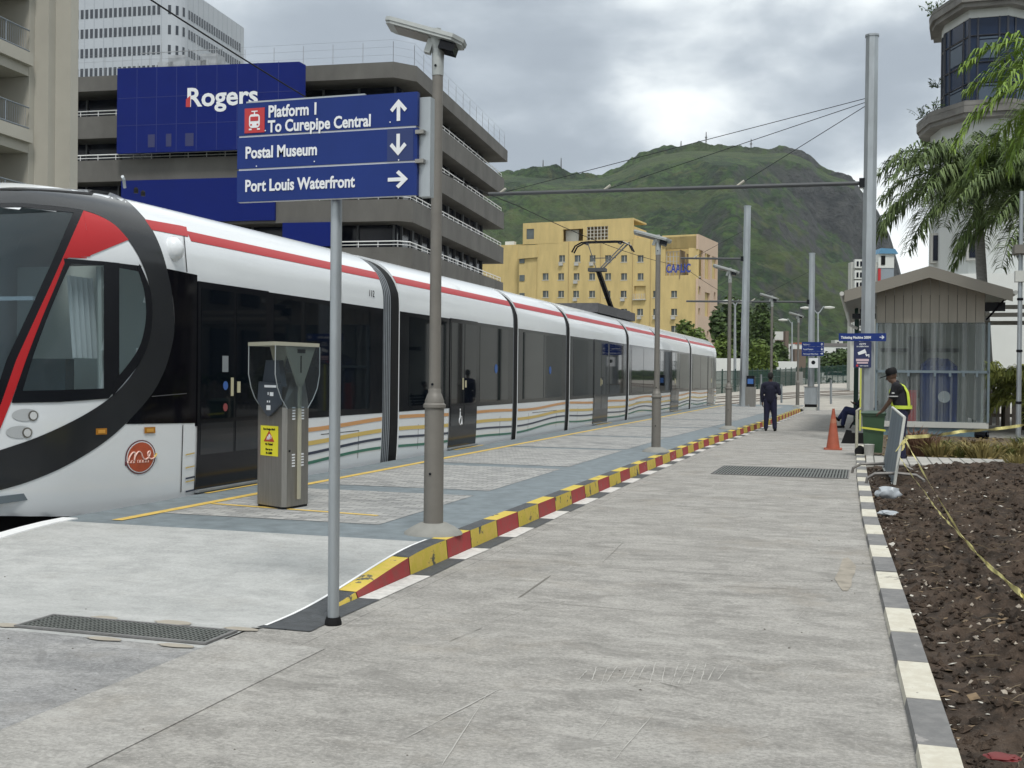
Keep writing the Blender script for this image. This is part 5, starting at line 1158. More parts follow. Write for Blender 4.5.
# canopy and D-shaped side shields
dz_ = 1.93
MB().prism([(-6.06, 10.29), (-5.58, 9.98), (-5.45, 10.72), (-5.93, 11.03)], 1.90, 1.94).build('canopy', M_bone, t)
def shield(x, nm):
    y0s = 9.99 if x > -5.8 else 10.29; ax2 = Vector((x, y0s, 0)); bx2 = Vector((x+.125, y0s+.73, 0)); d = (bx2-ax2); Ld = d.length; d.normalize(); n2 = Vector((d.y, -d.x, 0)); Mx = Matrix(((d.x, 0, n2.x, ax2.x), (d.y, 0, n2.y, ax2.y), (0, 1, 0, 0), (0, 0, 0, 1)))
    P = [(0, 1.9), (0, 1.56), (.05, 1.45), (.15, 1.33), (.27, 1.26), (.44, 1.54), (.58, 1.54), (.74, 1.28), (.86, 1.37), (.97, 1.50), (Ld, 1.62), (Ld, 1.9)]
    P = [(.0, 1.9), (.0, 1.60), (.04, 1.46), (.10, 1.35), (.20, 1.24), (.30, 1.24), (.40, 1.24), (.54, 1.24), (.63, 1.34), (.70, 1.45), (Ld, 1.60), (Ld, 1.9)]
    MB().prism(P, 0, .008, Mx).build(nm, M_panelgl, t)
    [MB().tube([Mx@Vector((p[0], p[1], .004)) for p in Q], .005, 5).build('shield_edge', mat('shield_edge', (.34, .37, .38), .3), t) for Q in (P[:5], P[7:])]
shield(-5.575, 'side_shield'); shield(-6.055, 'side_shield')
MB().prism([(.06, 1.9), (.40, 1.9), (.26, 1.60), (.18, 1.6)], -.12, -.10, MF).build('inner_bracket', M_bone, t)
t.location = (t.location.x*1.04, t.location.y*1.04, .17); t.scale = (1.02, 1.02, 1.0)
# far validator and posts
t = thing('ticket_validator', (-5.35, 57.0, .17), 'far small ticket machine with a blue screen beside the far catenary pole', 'ticket machine')
MB().box((-5.60, 56.8, .17), (-5.12, 57.2, 1.15)).build('cabinet', M_steel, t); MB().box((-5.56, 56.85, 1.152), (-5.16, 57.15, 1.7)).build('head', M_dark, t); MB().box((-5.5, 56.82, 1.3), (-5.22, 56.849, 1.55)).build('screen', mat('screen_blue', (.05, .14, .40), .3), t)
for k_, (x, y0, y1, Y, lb) in enumerate(((761, 375, 405, 58, 'thin pale post right beside the far ticket machine'), (781.5, 385, 403, 62, 'short pale post beyond the standing man'), (831, 380, 404, 60, 'slim grey post standing alone by the curving rails'), (776, 388, 403, 62, 'short pale post close to the standing man’s right arm'))):
    b_ = atY(x, y1, Y); tp = atY(x, y0, Y); b_.z = max(b_.z, 0); q = MB(); q.tube([b_, tp], .055, 8); q.lathe([(.06, 0), (.06, .03)], tp, 8); tag(q.build('bollard', M_galv, None), lb.replace('’', "'"), 'post')
# ================================================================== TRAM
XC = -8.925; HWD = 1.325
def wz(z):
    if z < 1.0: return HWD-.035*((1.0-max(z, .1))/.9)**2
    if z < 2.75: return HWD
    f = min(1, (z-2.75)/.95); return HWD*max(0, 1-f**2.5)**(1/2.5)
PROF = [(1.29, .06)]+[(wz(z), z) for z in (.4, .7, 1.0, 1.9, 2.75, 2.9, 3.0, 3.1, 3.2, 3.3, 3.38, 3.45, 3.51, 3.56, 3.60, 3.635, 3.66, 3.68, 3.695)]+[(.0, 3.70)]
def zw(w_): return 2.75+.95*(1-(w_/HWD)**2.5)**(1/2.5)
def side_strip(y0, y1, z0, z1, off, n=1, both=False):
    """a strip that follows the body side between two heights"""
    mb = MB(); m_ = max(1, int((z1-z0)/.03)) if z1 > 2.75 else (max(1, int((z1-z0)/.07)) if z0 < .98 else 1)
    pts = [(XC+wz(lerp(z0, z1, i/m_))+off, lerp(z0, z1, i/m_)) for i in range(m_+1)]
    for (xa, za), (xb, zb) in zip(pts, pts[1:]): mb.add([(xa, y0, za), (xa, y1, za), (xb, y1, zb), (xb, y0, zb)], [(0, 1, 2, 3)])
    (xa, za), (xb, zb) = pts[0], pts[-1]
    for y in (y0, y1): mb.add([(xa, y, za), (xb, y, zb), (xb-off, y, zb), (xa-off, y, za)], [(0, 1, 2, 3)])
    mb.add([(xa, y0, za), (xa, y1, za), (xa-off, y1, za), (xa-off, y0, za)], [(0, 1, 2, 3)])
    return mb
TRAM = thing('tram', (XC, 34, .2), 'long white articulated tram with red roof stripe and coloured waves standing at the platform', 'tram')
def hull(y0, y1, inset=0, cap=True, taper=0):
    P = [(XC+x*(1-inset), z-(inset*3 if z > 3 else 0)) for x, z in PROF]; P += [(2*XC-x, z) for x, z in reversed(P[:-1])]
    n = len(P); ys_ = [y0, y0+.10, y1-.10, y1] if taper else [y0, y1]
    mb = MB(); vs = []
    for k_, y in enumerate(ys_):
        s_ = 1-taper if k_ in (0, len(ys_)-1) else 1
        vs += [(XC+(x-XC)*s_, y, z if z < 1 else 1+(z-1)*s_) for x, z in P]
    mb.add(vs, [(k_*n+j, k_*n+(j+1) % n, (k_+1)*n+(j+1) % n, (k_+1)*n+j) for k_ in range(len(ys_)-1) for j in range(n)])
    if cap: mb.add(vs[:n], [tuple(range(n))]); mb.add(vs[-n:], [tuple(range(n-1, -1, -1))])
    return mb
def wave_strip(y0, y1, k, m, par, nm):
    z0 = (.875, .675, .525, .375)[k]; hw = (.030, .032, .020, .022)[k]; mb = MB(); n = max(4, int((y1-y0)/.25)); vs = []
    for i in range(n+1):
        y = lerp(y0, y1, i/n); a_ = .055 if k < 2 else .07
        ph = (y-16.5)*2*math.pi/11.0
        z = z0+a_*(.5*math.sin(ph+.6*k*.4)+.35*math.sin(ph*1.9+.5+k*.35))-.03
        for dz_ in (-hw, hw): vs.append((XC+wz(z)+.0045, y, z+dz_))
    mb.add(vs, [(2*i, 2*i+2, 2*i+3, 2*i+1) for i in range(n)]); return mb.build(nm, m, par)
def door(y0, y1, par, tag_=True):
    q = side_strip(y0, y1, .205, 2.70, .014); d = q.build('door', M_tframe, par); ym = (y0+y1)/2
    for a_, b_ in ((y0+.07, ym-.03), (ym+.03, y1-.07)):
        side_strip(a_, b_, 1.05, 2.62, .018).build('door_glass', M_tglass, d); side_strip(a_, b_, .62, 1.0, .018).build('lower_glass', mat('lower_door_glass', (.014, .016, .02), .12), d)
    q = MB(); q.box((XC+wz(1)+.018, ym-.10, 1.32), (XC+wz(1)+.028, ym-.05, 1.55)); q.box((XC+wz(1)+.018, ym+.05, 1.36), (XC+wz(1)+.030, ym+.11, 1.5)); q.build('button', mat('button_gold', (.45, .42, .28), .5), d)
    MB().box((XC+wz(.3)+.0, y0, .175), (XC+wz(.3)+.06, y1, .204)).build('sill', M_galv, d)
    return d
CARS = [  # y0, y1, door (or None), window divisions
 (11.72, 17.20, (11.75, 13.42), [13.55, 16.72]), (17.90, 24.45, (20.35, 21.95), [18.3, 20.2, 22.1, 24.1]), (24.85, 29.2, None, [25.2, 27.0, 28.8]),
 (29.65, 37.2, (32.45, 34.4), [30.0, 32.3, 34.6, 36.8]), (37.7, 42.9, None, [38.1, 40.3, 42.5]), (43.4, 51.6, (46.35, 48.5), [43.8, 46.2, 48.7, 51.2]), (52.2, 61.3, (57.9, 60.6), [52.6, 55.2, 57.7])]
for ci, (y0, y1, dr, wd) in enumerate(CARS):
    cs = hull(y0, y1, 0, ci > 0, .0).build('body_section', M_tramwhite, TRAM, True)
    wb0 = y0+.0; q = side_strip(wb0 if ci else 11.72, y1, .97, 2.69, .004); q.build('window_band', M_tframe, cs)
    for a_, b_ in zip(wd, wd[1:]):
        if dr and a_ < dr[0] < b_: a2, b2 = a_, min(b_, dr[0]-.08)
        else: a2, b2 = a_, b_
        if dr and a2 >= dr[0]-.2 and b2 <= dr[1]+.3: continue
        side_strip(a2+.03, b2-.03, 1.06, 2.62, .008).build('window', M_tglass, cs)
    side_strip(y0, y1, 3.175, 3.30, .004).build('red_stripe', M_tramred, cs)
    segs = [(y0 if ci else 13.42, y1)] if not dr else [(y0, dr[0]), (dr[1], y1)]
    if ci == 0: segs = [(13.42, 17.2)]
    for a_, b_ in segs:
        if b_-a_ < .3: continue
        for k_, (m_, nm) in enumerate(((M_orange, 'orange_wave'), (M_gold, 'gold_wave'), (M_nvy, 'navy_wave'), (M_grn, 'green_wave'))): wave_strip(a_+.02, b_-.02, k_, m_, cs, nm)
    if dr: door(dr[0], dr[1], cs)
    sm_ = MB()
    for yy in ([y0+.9, y1-.9] if y1-y0 > 4 else [(y0+y1)/2]):
        if dr and dr[0]-.1 < yy < dr[1]+.1: continue
        sm_.box((XC+HWD-.002, yy, .25), (XC+wz(.5)+.006, yy+.012, .75)) if False else sm_.add([(XC+wz(.3)+.005, yy, .28), (XC+wz(.3)+.005, yy+.012, .28), (XC+wz(.72)+.003, yy+.012, .72), (XC+wz(.72)+.003, yy, .72)], [(0, 1, 2, 3)])
    if ci in (0, 2, 4): sm_.add([(XC+HWD-.0, y0+1.2 if ci else 15.0, .712), (XC+HWD-.0, y1-.9, .712), (XC+HWD-.0, y1-.9, .722), (XC+HWD-.0, y0+1.2 if ci else 15.0, .722)], [(0, 1, 2, 3)])
    sm_.build('panel_seam', M_dark, cs)
# bellows
for (y0, y1) in zip([c_[1] for c_ in CARS[:-1]], [c_[0] for c_ in CARS[1:]]):
    ym = lerp(y0, y1, .52 if y0 < 18 else .25)
    bl = hull(y0-.0+.001, y1-.001, .035, False).build('gangway', M_black, TRAM, True)
    n = 5 if y0 < 18 else 2
    rb_ = MB()
    for i in range(n):
        a_ = lerp(y0, ym, i/n); b_ = lerp(y0, ym, (i+.62)/n); P = hull(a_, b_, .006, False); rb_.add(P.v, P.f)
        rb_.add(P.v[:len(P.v)//2], []);
    rb_.build('bellows', M_bellow, bl, True)
    cp = MB(); P = hull(ym+.02, y1-.0, .012, False); cp.add(P.v, P.f); cp.build('joint_collar', M_black, bl, True)
lettering('fleet_number', '112', .15, M_dark, TRAM, (XC+wz(2.87)+.006, 16.62, 2.86), 'x')
# wheelchair mark and stickers
dx = XC+HWD+.02
q = MB(); cy_, cz_ = 20.95, .70
q.tube([(dx, cy_+.07*math.cos(a_), cz_+.07*math.sin(a_)) for a_ in [R(20-i*22) for i in range(13)]], .010, 5); q.tube([(dx, cy_-.03, cz_+.06), (dx, cy_-.02, cz_+.17), (dx, cy_-.02, cz_+.19)], .012, 5); q.tube([(dx, cy_-.02, cz_+.10), (dx, cy_+.06, cz_+.09), (dx, cy_+.09, cz_-.05), (dx, cy_+.12, cz_-.06)], .010, 5); q.lathe([(.022, -.004), (.022, .004)], (dx, cy_-.02, cz_+.225), 10, Matrix.Rotation(R(90), 4, 'Y'))
q.build('wheelchair_symbol', M_signtext, TRAM)
q = MB(); q.add([(dx, 12.28, 1.62), (dx, 12.42, 1.62), (dx, 12.42, 1.82), (dx, 12.28, 1.82)], [(0, 1, 2, 3)]); q.build('door_notice', mat('notice_grey', (.20, .22, .23), .5), TRAM)
MB().lathe([(.055, 0), (.055, .003)], (dx-.002, 12.36, 1.45), 16, Matrix.Rotation(R(90), 4, 'Y')).build('round_sticker', mat('sticker_blue', (.03, .10, .32), .5), TRAM)
MB().lathe([(.05, 0), (.05, .003)], (dx-.002, 12.36, 1.18), 16, Matrix.Rotation(R(90), 4, 'Y')).build('round_sticker', mat('sticker_red', (.22, .04, .04), .5), TRAM)
for y in (27.6, 33.1, 23.2): MB().lathe([(.10, 0), (.10, .003)], (dx-.009, y, 1.75), 14, Matrix.Rotation(R(90), 4, 'Y')).build('round_sticker', mat('sticker_blue', (.03, .10, .32), .5), TRAM)
# ---- cab nose (curved) -------------------------------------------------
YS = 11.72
def yf(z): return interp([(.1, 7.3), (.6, 6.9), (1.1, 6.85), (1.5, 7.1), (2.2, 7.75), (2.9, 8.35), (3.2, 8.7), (3.45, 9.2), (3.6, 9.8), (3.70, 11.0)], z)
EN, EM = 2.7, 2.15
def inside(p):
    if p.z < .08 or p.z > 3.70 or p.y > YS: return False
    w_ = wz(p.z); L_ = YS-yf(p.z)
    return (abs(p.x-XC)/max(w_, 1e-4))**EN+(max(0, YS-p.y)/L_)**EM < 1
def hit(x, y, off=0.0):
    d = ray(x, y); e_ = Vector((0, 0, EYE)); s_ = 8.0; prev = None; dn = d
    while s_ < 15:
        p = e_+d*s_
        if p.y > YS:      # straight side
            pass
        if inside(p):
            a_, b_ = s_-.02, s_
            for _ in range(14):
                m_ = (a_+b_)/2
                if inside(e_+d*m_): b_ = m_
                else: a_ = m_
            p = e_+d*b_; n_ = nrm_at(p); return p+n_*off
        if p.x < XC+HWD and p.y > YS:
            q = e_+d*((XC+wz(min(3.69, max(.2, p.z)))-0)/d.x)
            return q+Vector((1, 0, 0))*off
        s_ += .02
    return None
def Fv(p):
    w_ = wz(p.z); L_ = YS-yf(p.z); return (abs(p.x-XC)/max(w_, 1e-4))**EN+(max(0, YS-p.y)/L_)**EM
def nrm_at(p):
    h = .004; g_ = Vector((Fv(p+Vector((h, 0, 0)))-Fv(p-Vector((h, 0, 0))), Fv(p+Vector((0, h, 0)))-Fv(p-Vector((0, h, 0))), Fv(p+Vector((0, 0, h)))-Fv(p-Vector((0, 0, h)))))
    return g_.normalized() if g_.length > 1e-9 else Vector((1, 0, 0))
def resample(P, n):
    P = [Vector((p[0], p[1])) for p in P]; ds = [0]
    for a_, b_ in zip(P, P[1:]): ds.append(ds[-1]+(b_-a_).length)
    out_ = []
    for i in range(n+1):
        t_ = ds[-1]*i/n
        for j in range(len(P)-1):
            if t_ <= ds[j+1]+1e-9: f = (t_-ds[j])/max(1e-9, ds[j+1]-ds[j]); out_.append(P[j].lerp(P[j+1], f)); break
    return out_
def smooth_curve(P, k=6):
    out_ = []; P = [Vector((p[0], p[1])) for p in P]
    for i in range(len(P)-1):
        p0, p1, p2, p3 = P[max(0, i-1)], P[i], P[i+1], P[min(len(P)-1, i+2)]
        for j in range(k):
            t_ = j/k; out_.append(.5*((2*p1)+(p2-p0)*t_+(2*p0-5*p1+4*p2-p3)*t_*t_+(3*p1-p0-3*p2+p3)*t_**3))
    out_.append(P[-1]); return out_
def patch(A, B, off, nu=24, nv=8, sA=True, sB=True):
    A = resample(smooth_curve(A) if sA else A, nu); B = resample(smooth_curve(B) if sB else B, nu); mb = MB(); rows = []; last = None
    for i in range(nu+1):
        for j in range(nv+1):
            q = A[i].lerp(B[i], j/nv); p = hit(q.x, q.y, off)
            if p is None: p = last if last is not None else Vector((XC, 8, 3))
            last = p; rows.append(p)
    mb.add(rows, [(i*(nv+1)+j, i*(nv+1)+j+1, (i+1)*(nv+1)+j+1, (i+1)*(nv+1)+j) for i in range(nu) for j in range(nv)])
    mb.first = rows[:nv+1]; mb.last = rows[-nv-1:]; mb.colA = rows[::nv+1]
    return mb
def mirrored(mb):
    o = MB(); o.v = [(2*XC-v[0], v[1], v[2]) for v in mb.v]; o.f = [tuple(reversed(f)) for f in mb.f]; o.m = list(mb.m); return o
def bridge(mb, pts, off, n=28):
    vs = []
    for p in pts:
        w_ = wz(p.z); yb_ = YS-(YS-yf(p.z))*(1-min(1, abs(p.x-XC)/w_)**EN)**(1/EM); e_ = p.y-yb_
        for k_ in range(n+1):
            x = lerp(p.x, 2*XC-p.x, k_/n); y = YS-(YS-yf(p.z))*(1-min(1, abs(x-XC)/w_)**EN)**(1/EM)+e_; vs.append((x, y, p.z))
    mb.add(vs, [(i*(n+1)+j, i*(n+1)+j+1, (i+1)*(n+1)+j+1, (i+1)*(n+1)+j) for i in range(len(pts)-1) for j in range(n)])
def two(mb, name, m, par, smooth=False):
    mirrored(mb).build(name, m, par, smooth); return mb.build(name, m, par, smooth)
def whole(mb, pts_list, name, m, par):
    near = mirrored(mb)
    for pts in pts_list: bridge(mb, pts, 0)
    mb.add(near.v, near.f); return mb.build(name, m, par, True)
# nose shell grid; faces behind the glass are left open
RING_OUT = [(-90, 206), (-40, 194), (0, 188.5), (30, 188), (60, 189), (100, 190.5), (124, 199), (143, 217), (152, 230), (161, 250), (168, 275), (172.5, 300), (174, 330), (170, 352), (163, 373), (150, 396), (125, 424), (100, 445), (65, 466), (30, 481), (0, 490), (-18, 494)]
RING_IN = [(-90, 218), (-40, 208), (0, 203.5), (25, 204.5), (50, 206), (83, 210.5), (105, 219), (120, 231), (132, 246), (141, 262), (148, 282), (151, 305), (150, 325), (146, 347), (137, 366), (125, 383), (108, 399), (80, 417), (40, 436), (0, 450), (-18, 455)]
WS = [(-90, 222), (-40, 212), (0, 208), (40, 209), (80, 213), (62, 250), (42, 292), (22, 345), (1, 402), (-15, 425), (-90, 440)]
CW1 = [(66, 262), (105, 264.5), (106, 318), (103, 393), (16, 397), (26, 355), (42, 310), (55, 280)]
CW2 = [(114, 267), (139, 271), (146, 290), (147.5, 320), (142, 345), (130, 368), (116, 381)]
def inpoly(x, y, P):
    c_ = False; j = len(P)-1
    for i in range(len(P)):
        if (P[i][1] > y) != (P[j][1] > y) and x < (P[j][0]-P[i][0])*(y-P[i][1])/(P[j][1]-P[i][1])+P[i][0]: c_ = not c_
        j = i
    return c_
ZT, ZB = hit(-88, 220).z, hit(-88, 438).z
NS = MB(); nu, nv = 120, 100
zs_ = [.08+(3.695-.08)*(1-(1-i/nv)**1.3) for i in range(nv+1)]; vs = []
for z in zs_:
    for i in range(nu+1):
        a_ = math.pi*i/nu; ca, sa = math.cos(a_), math.sin(a_)
        vs.append(Vector((XC+wz(z)*math.copysign(abs(ca)**(2/EN), ca), YS-(YS-yf(z))*abs(sa)**(2/EM), max(z, .08+.24*sm(.25, .9, abs(sa))) if z < 1 else z)))
fs = []
for j in range(nv):
    for i in range(nu):
        f = (j*(nu+1)+i, j*(nu+1)+i+1, (j+1)*(nu+1)+i+1, (j+1)*(nu+1)+i); c_ = (vs[f[0]]+vs[f[2]])/2
        if True:
            if c_.x < XC: c_ = Vector((2*XC-c_.x, c_.y, c_.z))
            x, y = pj(c_)
            if x < -84 and ZB+.06 < c_.z < ZT-.05 and c_.y < 10.5: continue
            if inpoly(x, y, CW1) or inpoly(x, y, CW2) or inpoly(x, y, WS): continue
        fs.append(f)
NS.add(vs, fs)
cab = NS.build('cab', M_tramwhite, TRAM, True)
rg_ = patch(RING_OUT, RING_IN, .006, 110, 8); whole(rg_, [rg_.first, rg_.last], 'charcoal_ring', M_ring, cab)
# roof front panel line and headlamp on the roof panel
patch([(0, 189.5), (40, 190), (98, 193.5)], [(0, 191), (40, 191.4), (92, 195.5)], .009, 20, 1).build('roof_seam', M_black, cab)
# red pillar
two(patch([(83, 211), (62.5, 257), (51, 283), (39, 309), (15.6, 360), (1, 402), (-14, 440)], [(90, 256.5), (66, 258), (56, 283), (45.5, 309), (25.5, 360), (10.5, 402), (-5, 440)], .009, 60, 8, False, False), 'red_pillar', M_tramred, cab, True)
two(patch([(83, 211), (100, 217), (115, 226), (128, 240)], [(83, 211.5), (86, 230), (86, 245), (86, 257)], .0095, 24, 12, True, False), 'red_panel', M_tramred, cab, True)
two(patch([(64, 256.5), (86, 257.5)], [(64, 257.5), (86, 258.5)], .0105, 4, 1, False, False), 'red_edge', M_tramred, cab)
# side windows with black frame
two(patch([(63, 258.5), (104, 261.5), (141, 266)], [(64, 263), (104, 265.5), (139, 271.5)], .010, 20, 1, False, False), 'window_frame', M_dark, cab)
two(patch([(66, 258.5), (57, 281), (43, 314), (26, 358), (11, 402)], [(71, 262), (62, 281), (49, 312), (33, 355), (20, 397)], .0104, 30, 2), 'window_frame', M_dark, cab)
two(patch([(11, 403), (60, 402), (108, 398.5)], [(15, 391), (60, 390), (116, 388)], .0108, 20, 2, False, False), 'window_frame', M_dark, cab)
two(patch([(103, 262), (103, 395)], [(118.5, 263), (118.5, 384)], .0112, 24, 2, False, False), 'window_frame', M_dark, cab)
two(patch([(139, 264), (149.5, 290), (151.5, 318), (147, 345), (136, 367), (112, 396)], [(136.5, 268), (143.5, 292), (145, 318), (140, 343), (129, 362), (110, 385)], .0116, 30, 2), 'window_frame', M_dark, cab)
MG = glass('cab_glass', (.80, .88, .90), .30, .03); MGW = glass('windscreen_glass', (.62, .76, .84), .42, .05)
two(patch([(64, 259), (53, 280), (37, 318), (23, 358), (13, 402)], [(108, 262), (108, 290), (108, 320), (108, 355), (107, 398)], .0075, 30, 10, True, False), 'cab_window', MG, cab, True)
two(patch([(112, 262), (112, 300), (112, 340), (112, 393)], [(141, 267), (150, 295), (148, 340), (114, 394)], .0078, 30, 6, False, True), 'cab_window', MG, cab, True)
wp_ = patch([(-90, 219), (-90, 300), (-90, 380), (-90, 440)], [(83, 211), (52, 272), (24, 345), (-14, 440)], .004, 40, 26, False, False); whole(wp_, [wp_.colA], 'windscreen', MGW, cab)
wb_ = patch([(-90, 433), (-14, 433)], [(-90, 445), (-18, 445)], .0095, 12, 2, False, False); whole(wb_, [wb_.first], 'screen_border', M_dark, cab)
two(patch([(83, 211.5), (62.5, 257), (51, 283), (39, 309), (15.6, 360), (1, 402), (-14, 440)], [(74, 211), (54, 257), (42, 283), (30, 309), (6, 360), (-8, 402), (-22, 440)], .0088, 60, 2, False, False), 'screen_border', M_dark, cab, True)
sb2_ = patch([(-90, 219), (0, 204), (50, 206.5), (83, 211)], [(-90, 224), (0, 208), (50, 210.5), (80, 214)], .0086, 40, 1); whole(sb2_, [sb2_.first], 'screen_border', M_dark, cab)
# black flank ahead of the first door, stripe, panels
patch([(140, 262.5), (152, 265), (186, 272)], [(140, 262.5), (152, 290), (186, 300)], .0, 3, 1).build('tmp', M_dark, cab) if False else None
q = side_strip(11.45, 11.74, .97, 2.72, .006)
patch([(163.5, 268), (168.5, 280), (173, 302), (174, 330), (170, 352), (163, 373), (150, 396), (125.5, 424)], [(197, 275), (197, 290), (197, 320), (197, 350), (197, 375), (197, 392), (197, 408), (197, 423)], .005, 60, 8, True, False).build('black_flank', M_black2, cab, True)
patch([(144.5, 219.5), (186, 226.8)], [(151.5, 230), (188, 237)], .006, 16, 4, False, False).build('red_stripe', M_tramred, cab, True)
for A in ([(183, 236), (186, 272)],):
    patch(A, [(x+.9, y) for x, y in A], .009, 10, 1, False, False).build('panel_seam', M_dark, cab)
patch([(182, 425), (180, 492)], [(182.8, 425), (180.8, 492)], .008, 8, 1, False, False).build('panel_seam', M_dark, cab)
patch([(151, 396), (186, 393)], [(151, 396.8), (186, 393.8)], .010, 8, 1, False, False).build('panel_seam', mat('seam_grey', (.06, .06, .065), .5), cab)
for (y, m_) in ((454, M_gold), (467, M_gold), (478, M_nvy), (481, M_gold), (491, M_nvy)):
    patch([(185, y+1.5), (194, y-.5)], [(185, y+.3 if m_ is not M_nvy else y-.2), (194, y-1.7 if m_ is not M_nvy else y-2.2)], .009, 4, 1, False, False).build('wave_end', m_, cab)
for (x, y, l_) in ((100.5, 431.5, 'a'), (149, 430.2, 'b')):
    patch([(x-5.5, y-3), (x-5.5, y+3.2)], [(x+5.5, y-3.4), (x+5.5, y+2.8)], .012, 3, 3, False, False).build('marker_light', mat('amber_lens', (.40, .17, .02), .25), cab)
    patch([(x-3.5, y-1.6), (x-3.5, y+1.8)], [(x+3.5, y-1.9), (x+3.5, y+1.5)], .016, 2, 2, False, False).build('marker_lens', mat('amber_bright', (.60, .30, .05), .3), cab)
# headlights: recess patch + lens
def ell(cx, cy, rx, ry, off, m, nm, par, tilt=0, n=24):
    mb = MB(); vs = [hit(cx, cy, off)]+[hit(cx+rx*math.cos(t_)*math.cos(tilt)-ry*math.sin(t_)*math.sin(tilt), cy+rx*math.cos(t_)*math.sin(tilt)+ry*math.sin(t_)*math.cos(tilt), off) for t_ in [2*math.pi*i/n for i in range(n)]]
    mb.add(vs, [(0, 1+i, 1+(i+1) % n) for i in range(n)]); return mb.build(nm, m, par, True)
for (x, y) in ((25, 415), (19, 432)):
    h_ = ell(x, y, 13.5, 6.2, .006, mat('headlight_recess', (.42, .44, .45), .3), 'headlight', cab, -.02)
    ell(x+7.5, y+.7, 5.0, 5.2, .009, M_steel, 'bezel', h_); ell(x+7.5, y+.7, 3.6, 3.9, .013, mat('lamp_glass', (.55, .56, .56), .1), 'lens', h_)
# round fleet badge
bd = ell(140, 457, 15, 17.3, .006, mat('badge_maroon', (.12, .02, .03), .4), 'badge', cab, .35)
ell(140, 457, 13.8, 16.1, .008, M_signtext, 'badge_ring', bd, .35); ell(140, 457, 12.9, 15.1, .010, mat('badge_orange', (.42, .075, .025), .4, var=.2, scale=4), 'badge_disc', bd, .35)
def stroke(P, r_, off, m, nm, par):
    pts = [hit(p.x, p.y, off) for p in smooth_curve(P, 5)]; MB().tube(pts, r_, 5).build(nm, m, par)
bx, by, bs = 120, 435, 40/683
stroke([(bx+x*bs, by+y*bs) for x, y in ((130, 440), (150, 370), (200, 300), (240, 300), (235, 360), (228, 430), (250, 350), (300, 285), (345, 300), (370, 370), (410, 415), (470, 380), (500, 300), (490, 275), (460, 300), (465, 360), (510, 405), (570, 380), (605, 320))], .008, .013, mat('badge_script', (.80, .55, .48), .4), 'badge_script', bd)
stroke([(bx+x*bs, by+y*bs) for x, y in ((570, 380), (590, 350), (608, 315))], .011, .014, M_gold, 'badge_swash', bd)
patch([(124.5, 465.8), (124.5, 462)], [(129, 465.5), (128, 455)], .007, 3, 2, False, False).build('badge_corner', mat('badge_maroon', (.12, .02, .03), .4), bd)
pt_ = [hit(126.5+i*1.45, 463.3-i*.08, .0125) for i in range(15)]
q = MB()
for i, p in enumerate(pt_):
    if i in (6,): continue
    q.tube([p, p+Vector((0, .0, .028)), p+Vector((0, .014, .028))] if i % 2 else [p, p+Vector((0, .012, .026)), p+Vector((0, .014, .0))], .0035, 4)
q.build('badge_lettering', mat('badge_script', (.80, .55, .48), .4), bd)
# bell-shaped roof camera, and small roof fittings
p = hit(173, 249, 0); q = MB(); q.lathe([(.11, -.02), (.115, .03), (.095, .08), (.055, .115), (.015, .13)], p, 18, Matrix.Rotation(R(80), 4, 'Y')@Matrix.Scale(1.25, 4, (1, 0, 0))); q.build('camera_dome', M_tramwhite, cab, True)
for x, y in ((136, 190.5), (143, 193.5)):
    p = hit(x, y+1, 0) 
    if p: MB().lathe([(.028, -.02), (.028, .03), (.015, .05)], p, 8).build('roof_fitting', M_black, cab)
p = hit(121, 186.5, 0) or Vector((XC+.6, 10.8, 3.5))
q = MB(); q.tube([p+Vector((-.02, .1, 0)), p+Vector((.0, .05, .10)), p+Vector((.02, .0, .12))], .02, 6); q.build('horn', M_galv, cab)
# underside darkness, coupler skirt
MB().box((XC-1.0, 9.8, -.1), (XC+1.0, 60.5, .215)).build('underframe', M_black, TRAM)
q = MB()
for y in (14.9, 27, 40, 55):
    for dx_ in (-.72, .72): q.lathe([(.28, -.06), (.28, .06)], (XC+dx_, y-.9, .22), 20, Matrix.Rotation(R(90), 4, 'Y')); q.lathe([(.28, -.06), (.28, .06)], (XC+dx_, y+.9, .22), 20, Matrix.Rotation(R(90), 4, 'Y'))
q.build('wheels', M_rail, TRAM)
# cab interior
MB().box((XC-1.2, 11.66, .4), (XC+1.24, 11.70, 2.9)).build('cab_bulkhead', mat('cab_grey_green', (.62, .68, .64), .7), cab)
q = MB(); q.box((XC-1.1, 8.7, .35), (XC+1.15, 11.6, .42)); q.box((XC-.95, 8.55, .42), (XC+.9, 9.15, 1.22)); q.build('dashboard', mat('dash_grey', (.12, .15, .17), .7), cab)
q = MB(); q.box((XC-.3, 10.2, .45), (XC+.3, 10.75, .95)); q.box((XC-.3, 10.7, .95), (XC+.3, 10.85, 1.75)); q.build('driver_seat', mat('seat_blue', (.04, .09, .11), .8), cab)
q = MB(); q.tube([(XC+1.19, 10.18, 1.0), (XC+1.16, 10.16, 2.72)], .035, 6); q.build('grab_pole', mat('pale_post', (.42, .46, .45), .5), cab)
q = MB().grid(lambda u, v: (XC+1.05+.03*math.sin(u*30), 9.88+u*.42-.10*v, 1.75+v*.85), 30, 4); q.build('curtain', mat('sun_blind', (.62, .66, .68), .8), cab, True)
q = MB(); q.tube([(XC+1.15, 10.72, 1.20), (XC+1.15, 10.72, 1.50)], .075, 12); q.build('extinguisher', M_redsign, cab); q = MB(); q.tube([(XC+1.15, 10.72, 1.5), (XC+1.15, 10.74, 1.58), (XC+1.15, 10.84, 1.60)], .025, 6); q.box((XC+1.05, 10.5, 1.30), (XC+1.22, 10.9, 1.33)); q.build('extinguisher_valve', M_black, cab)
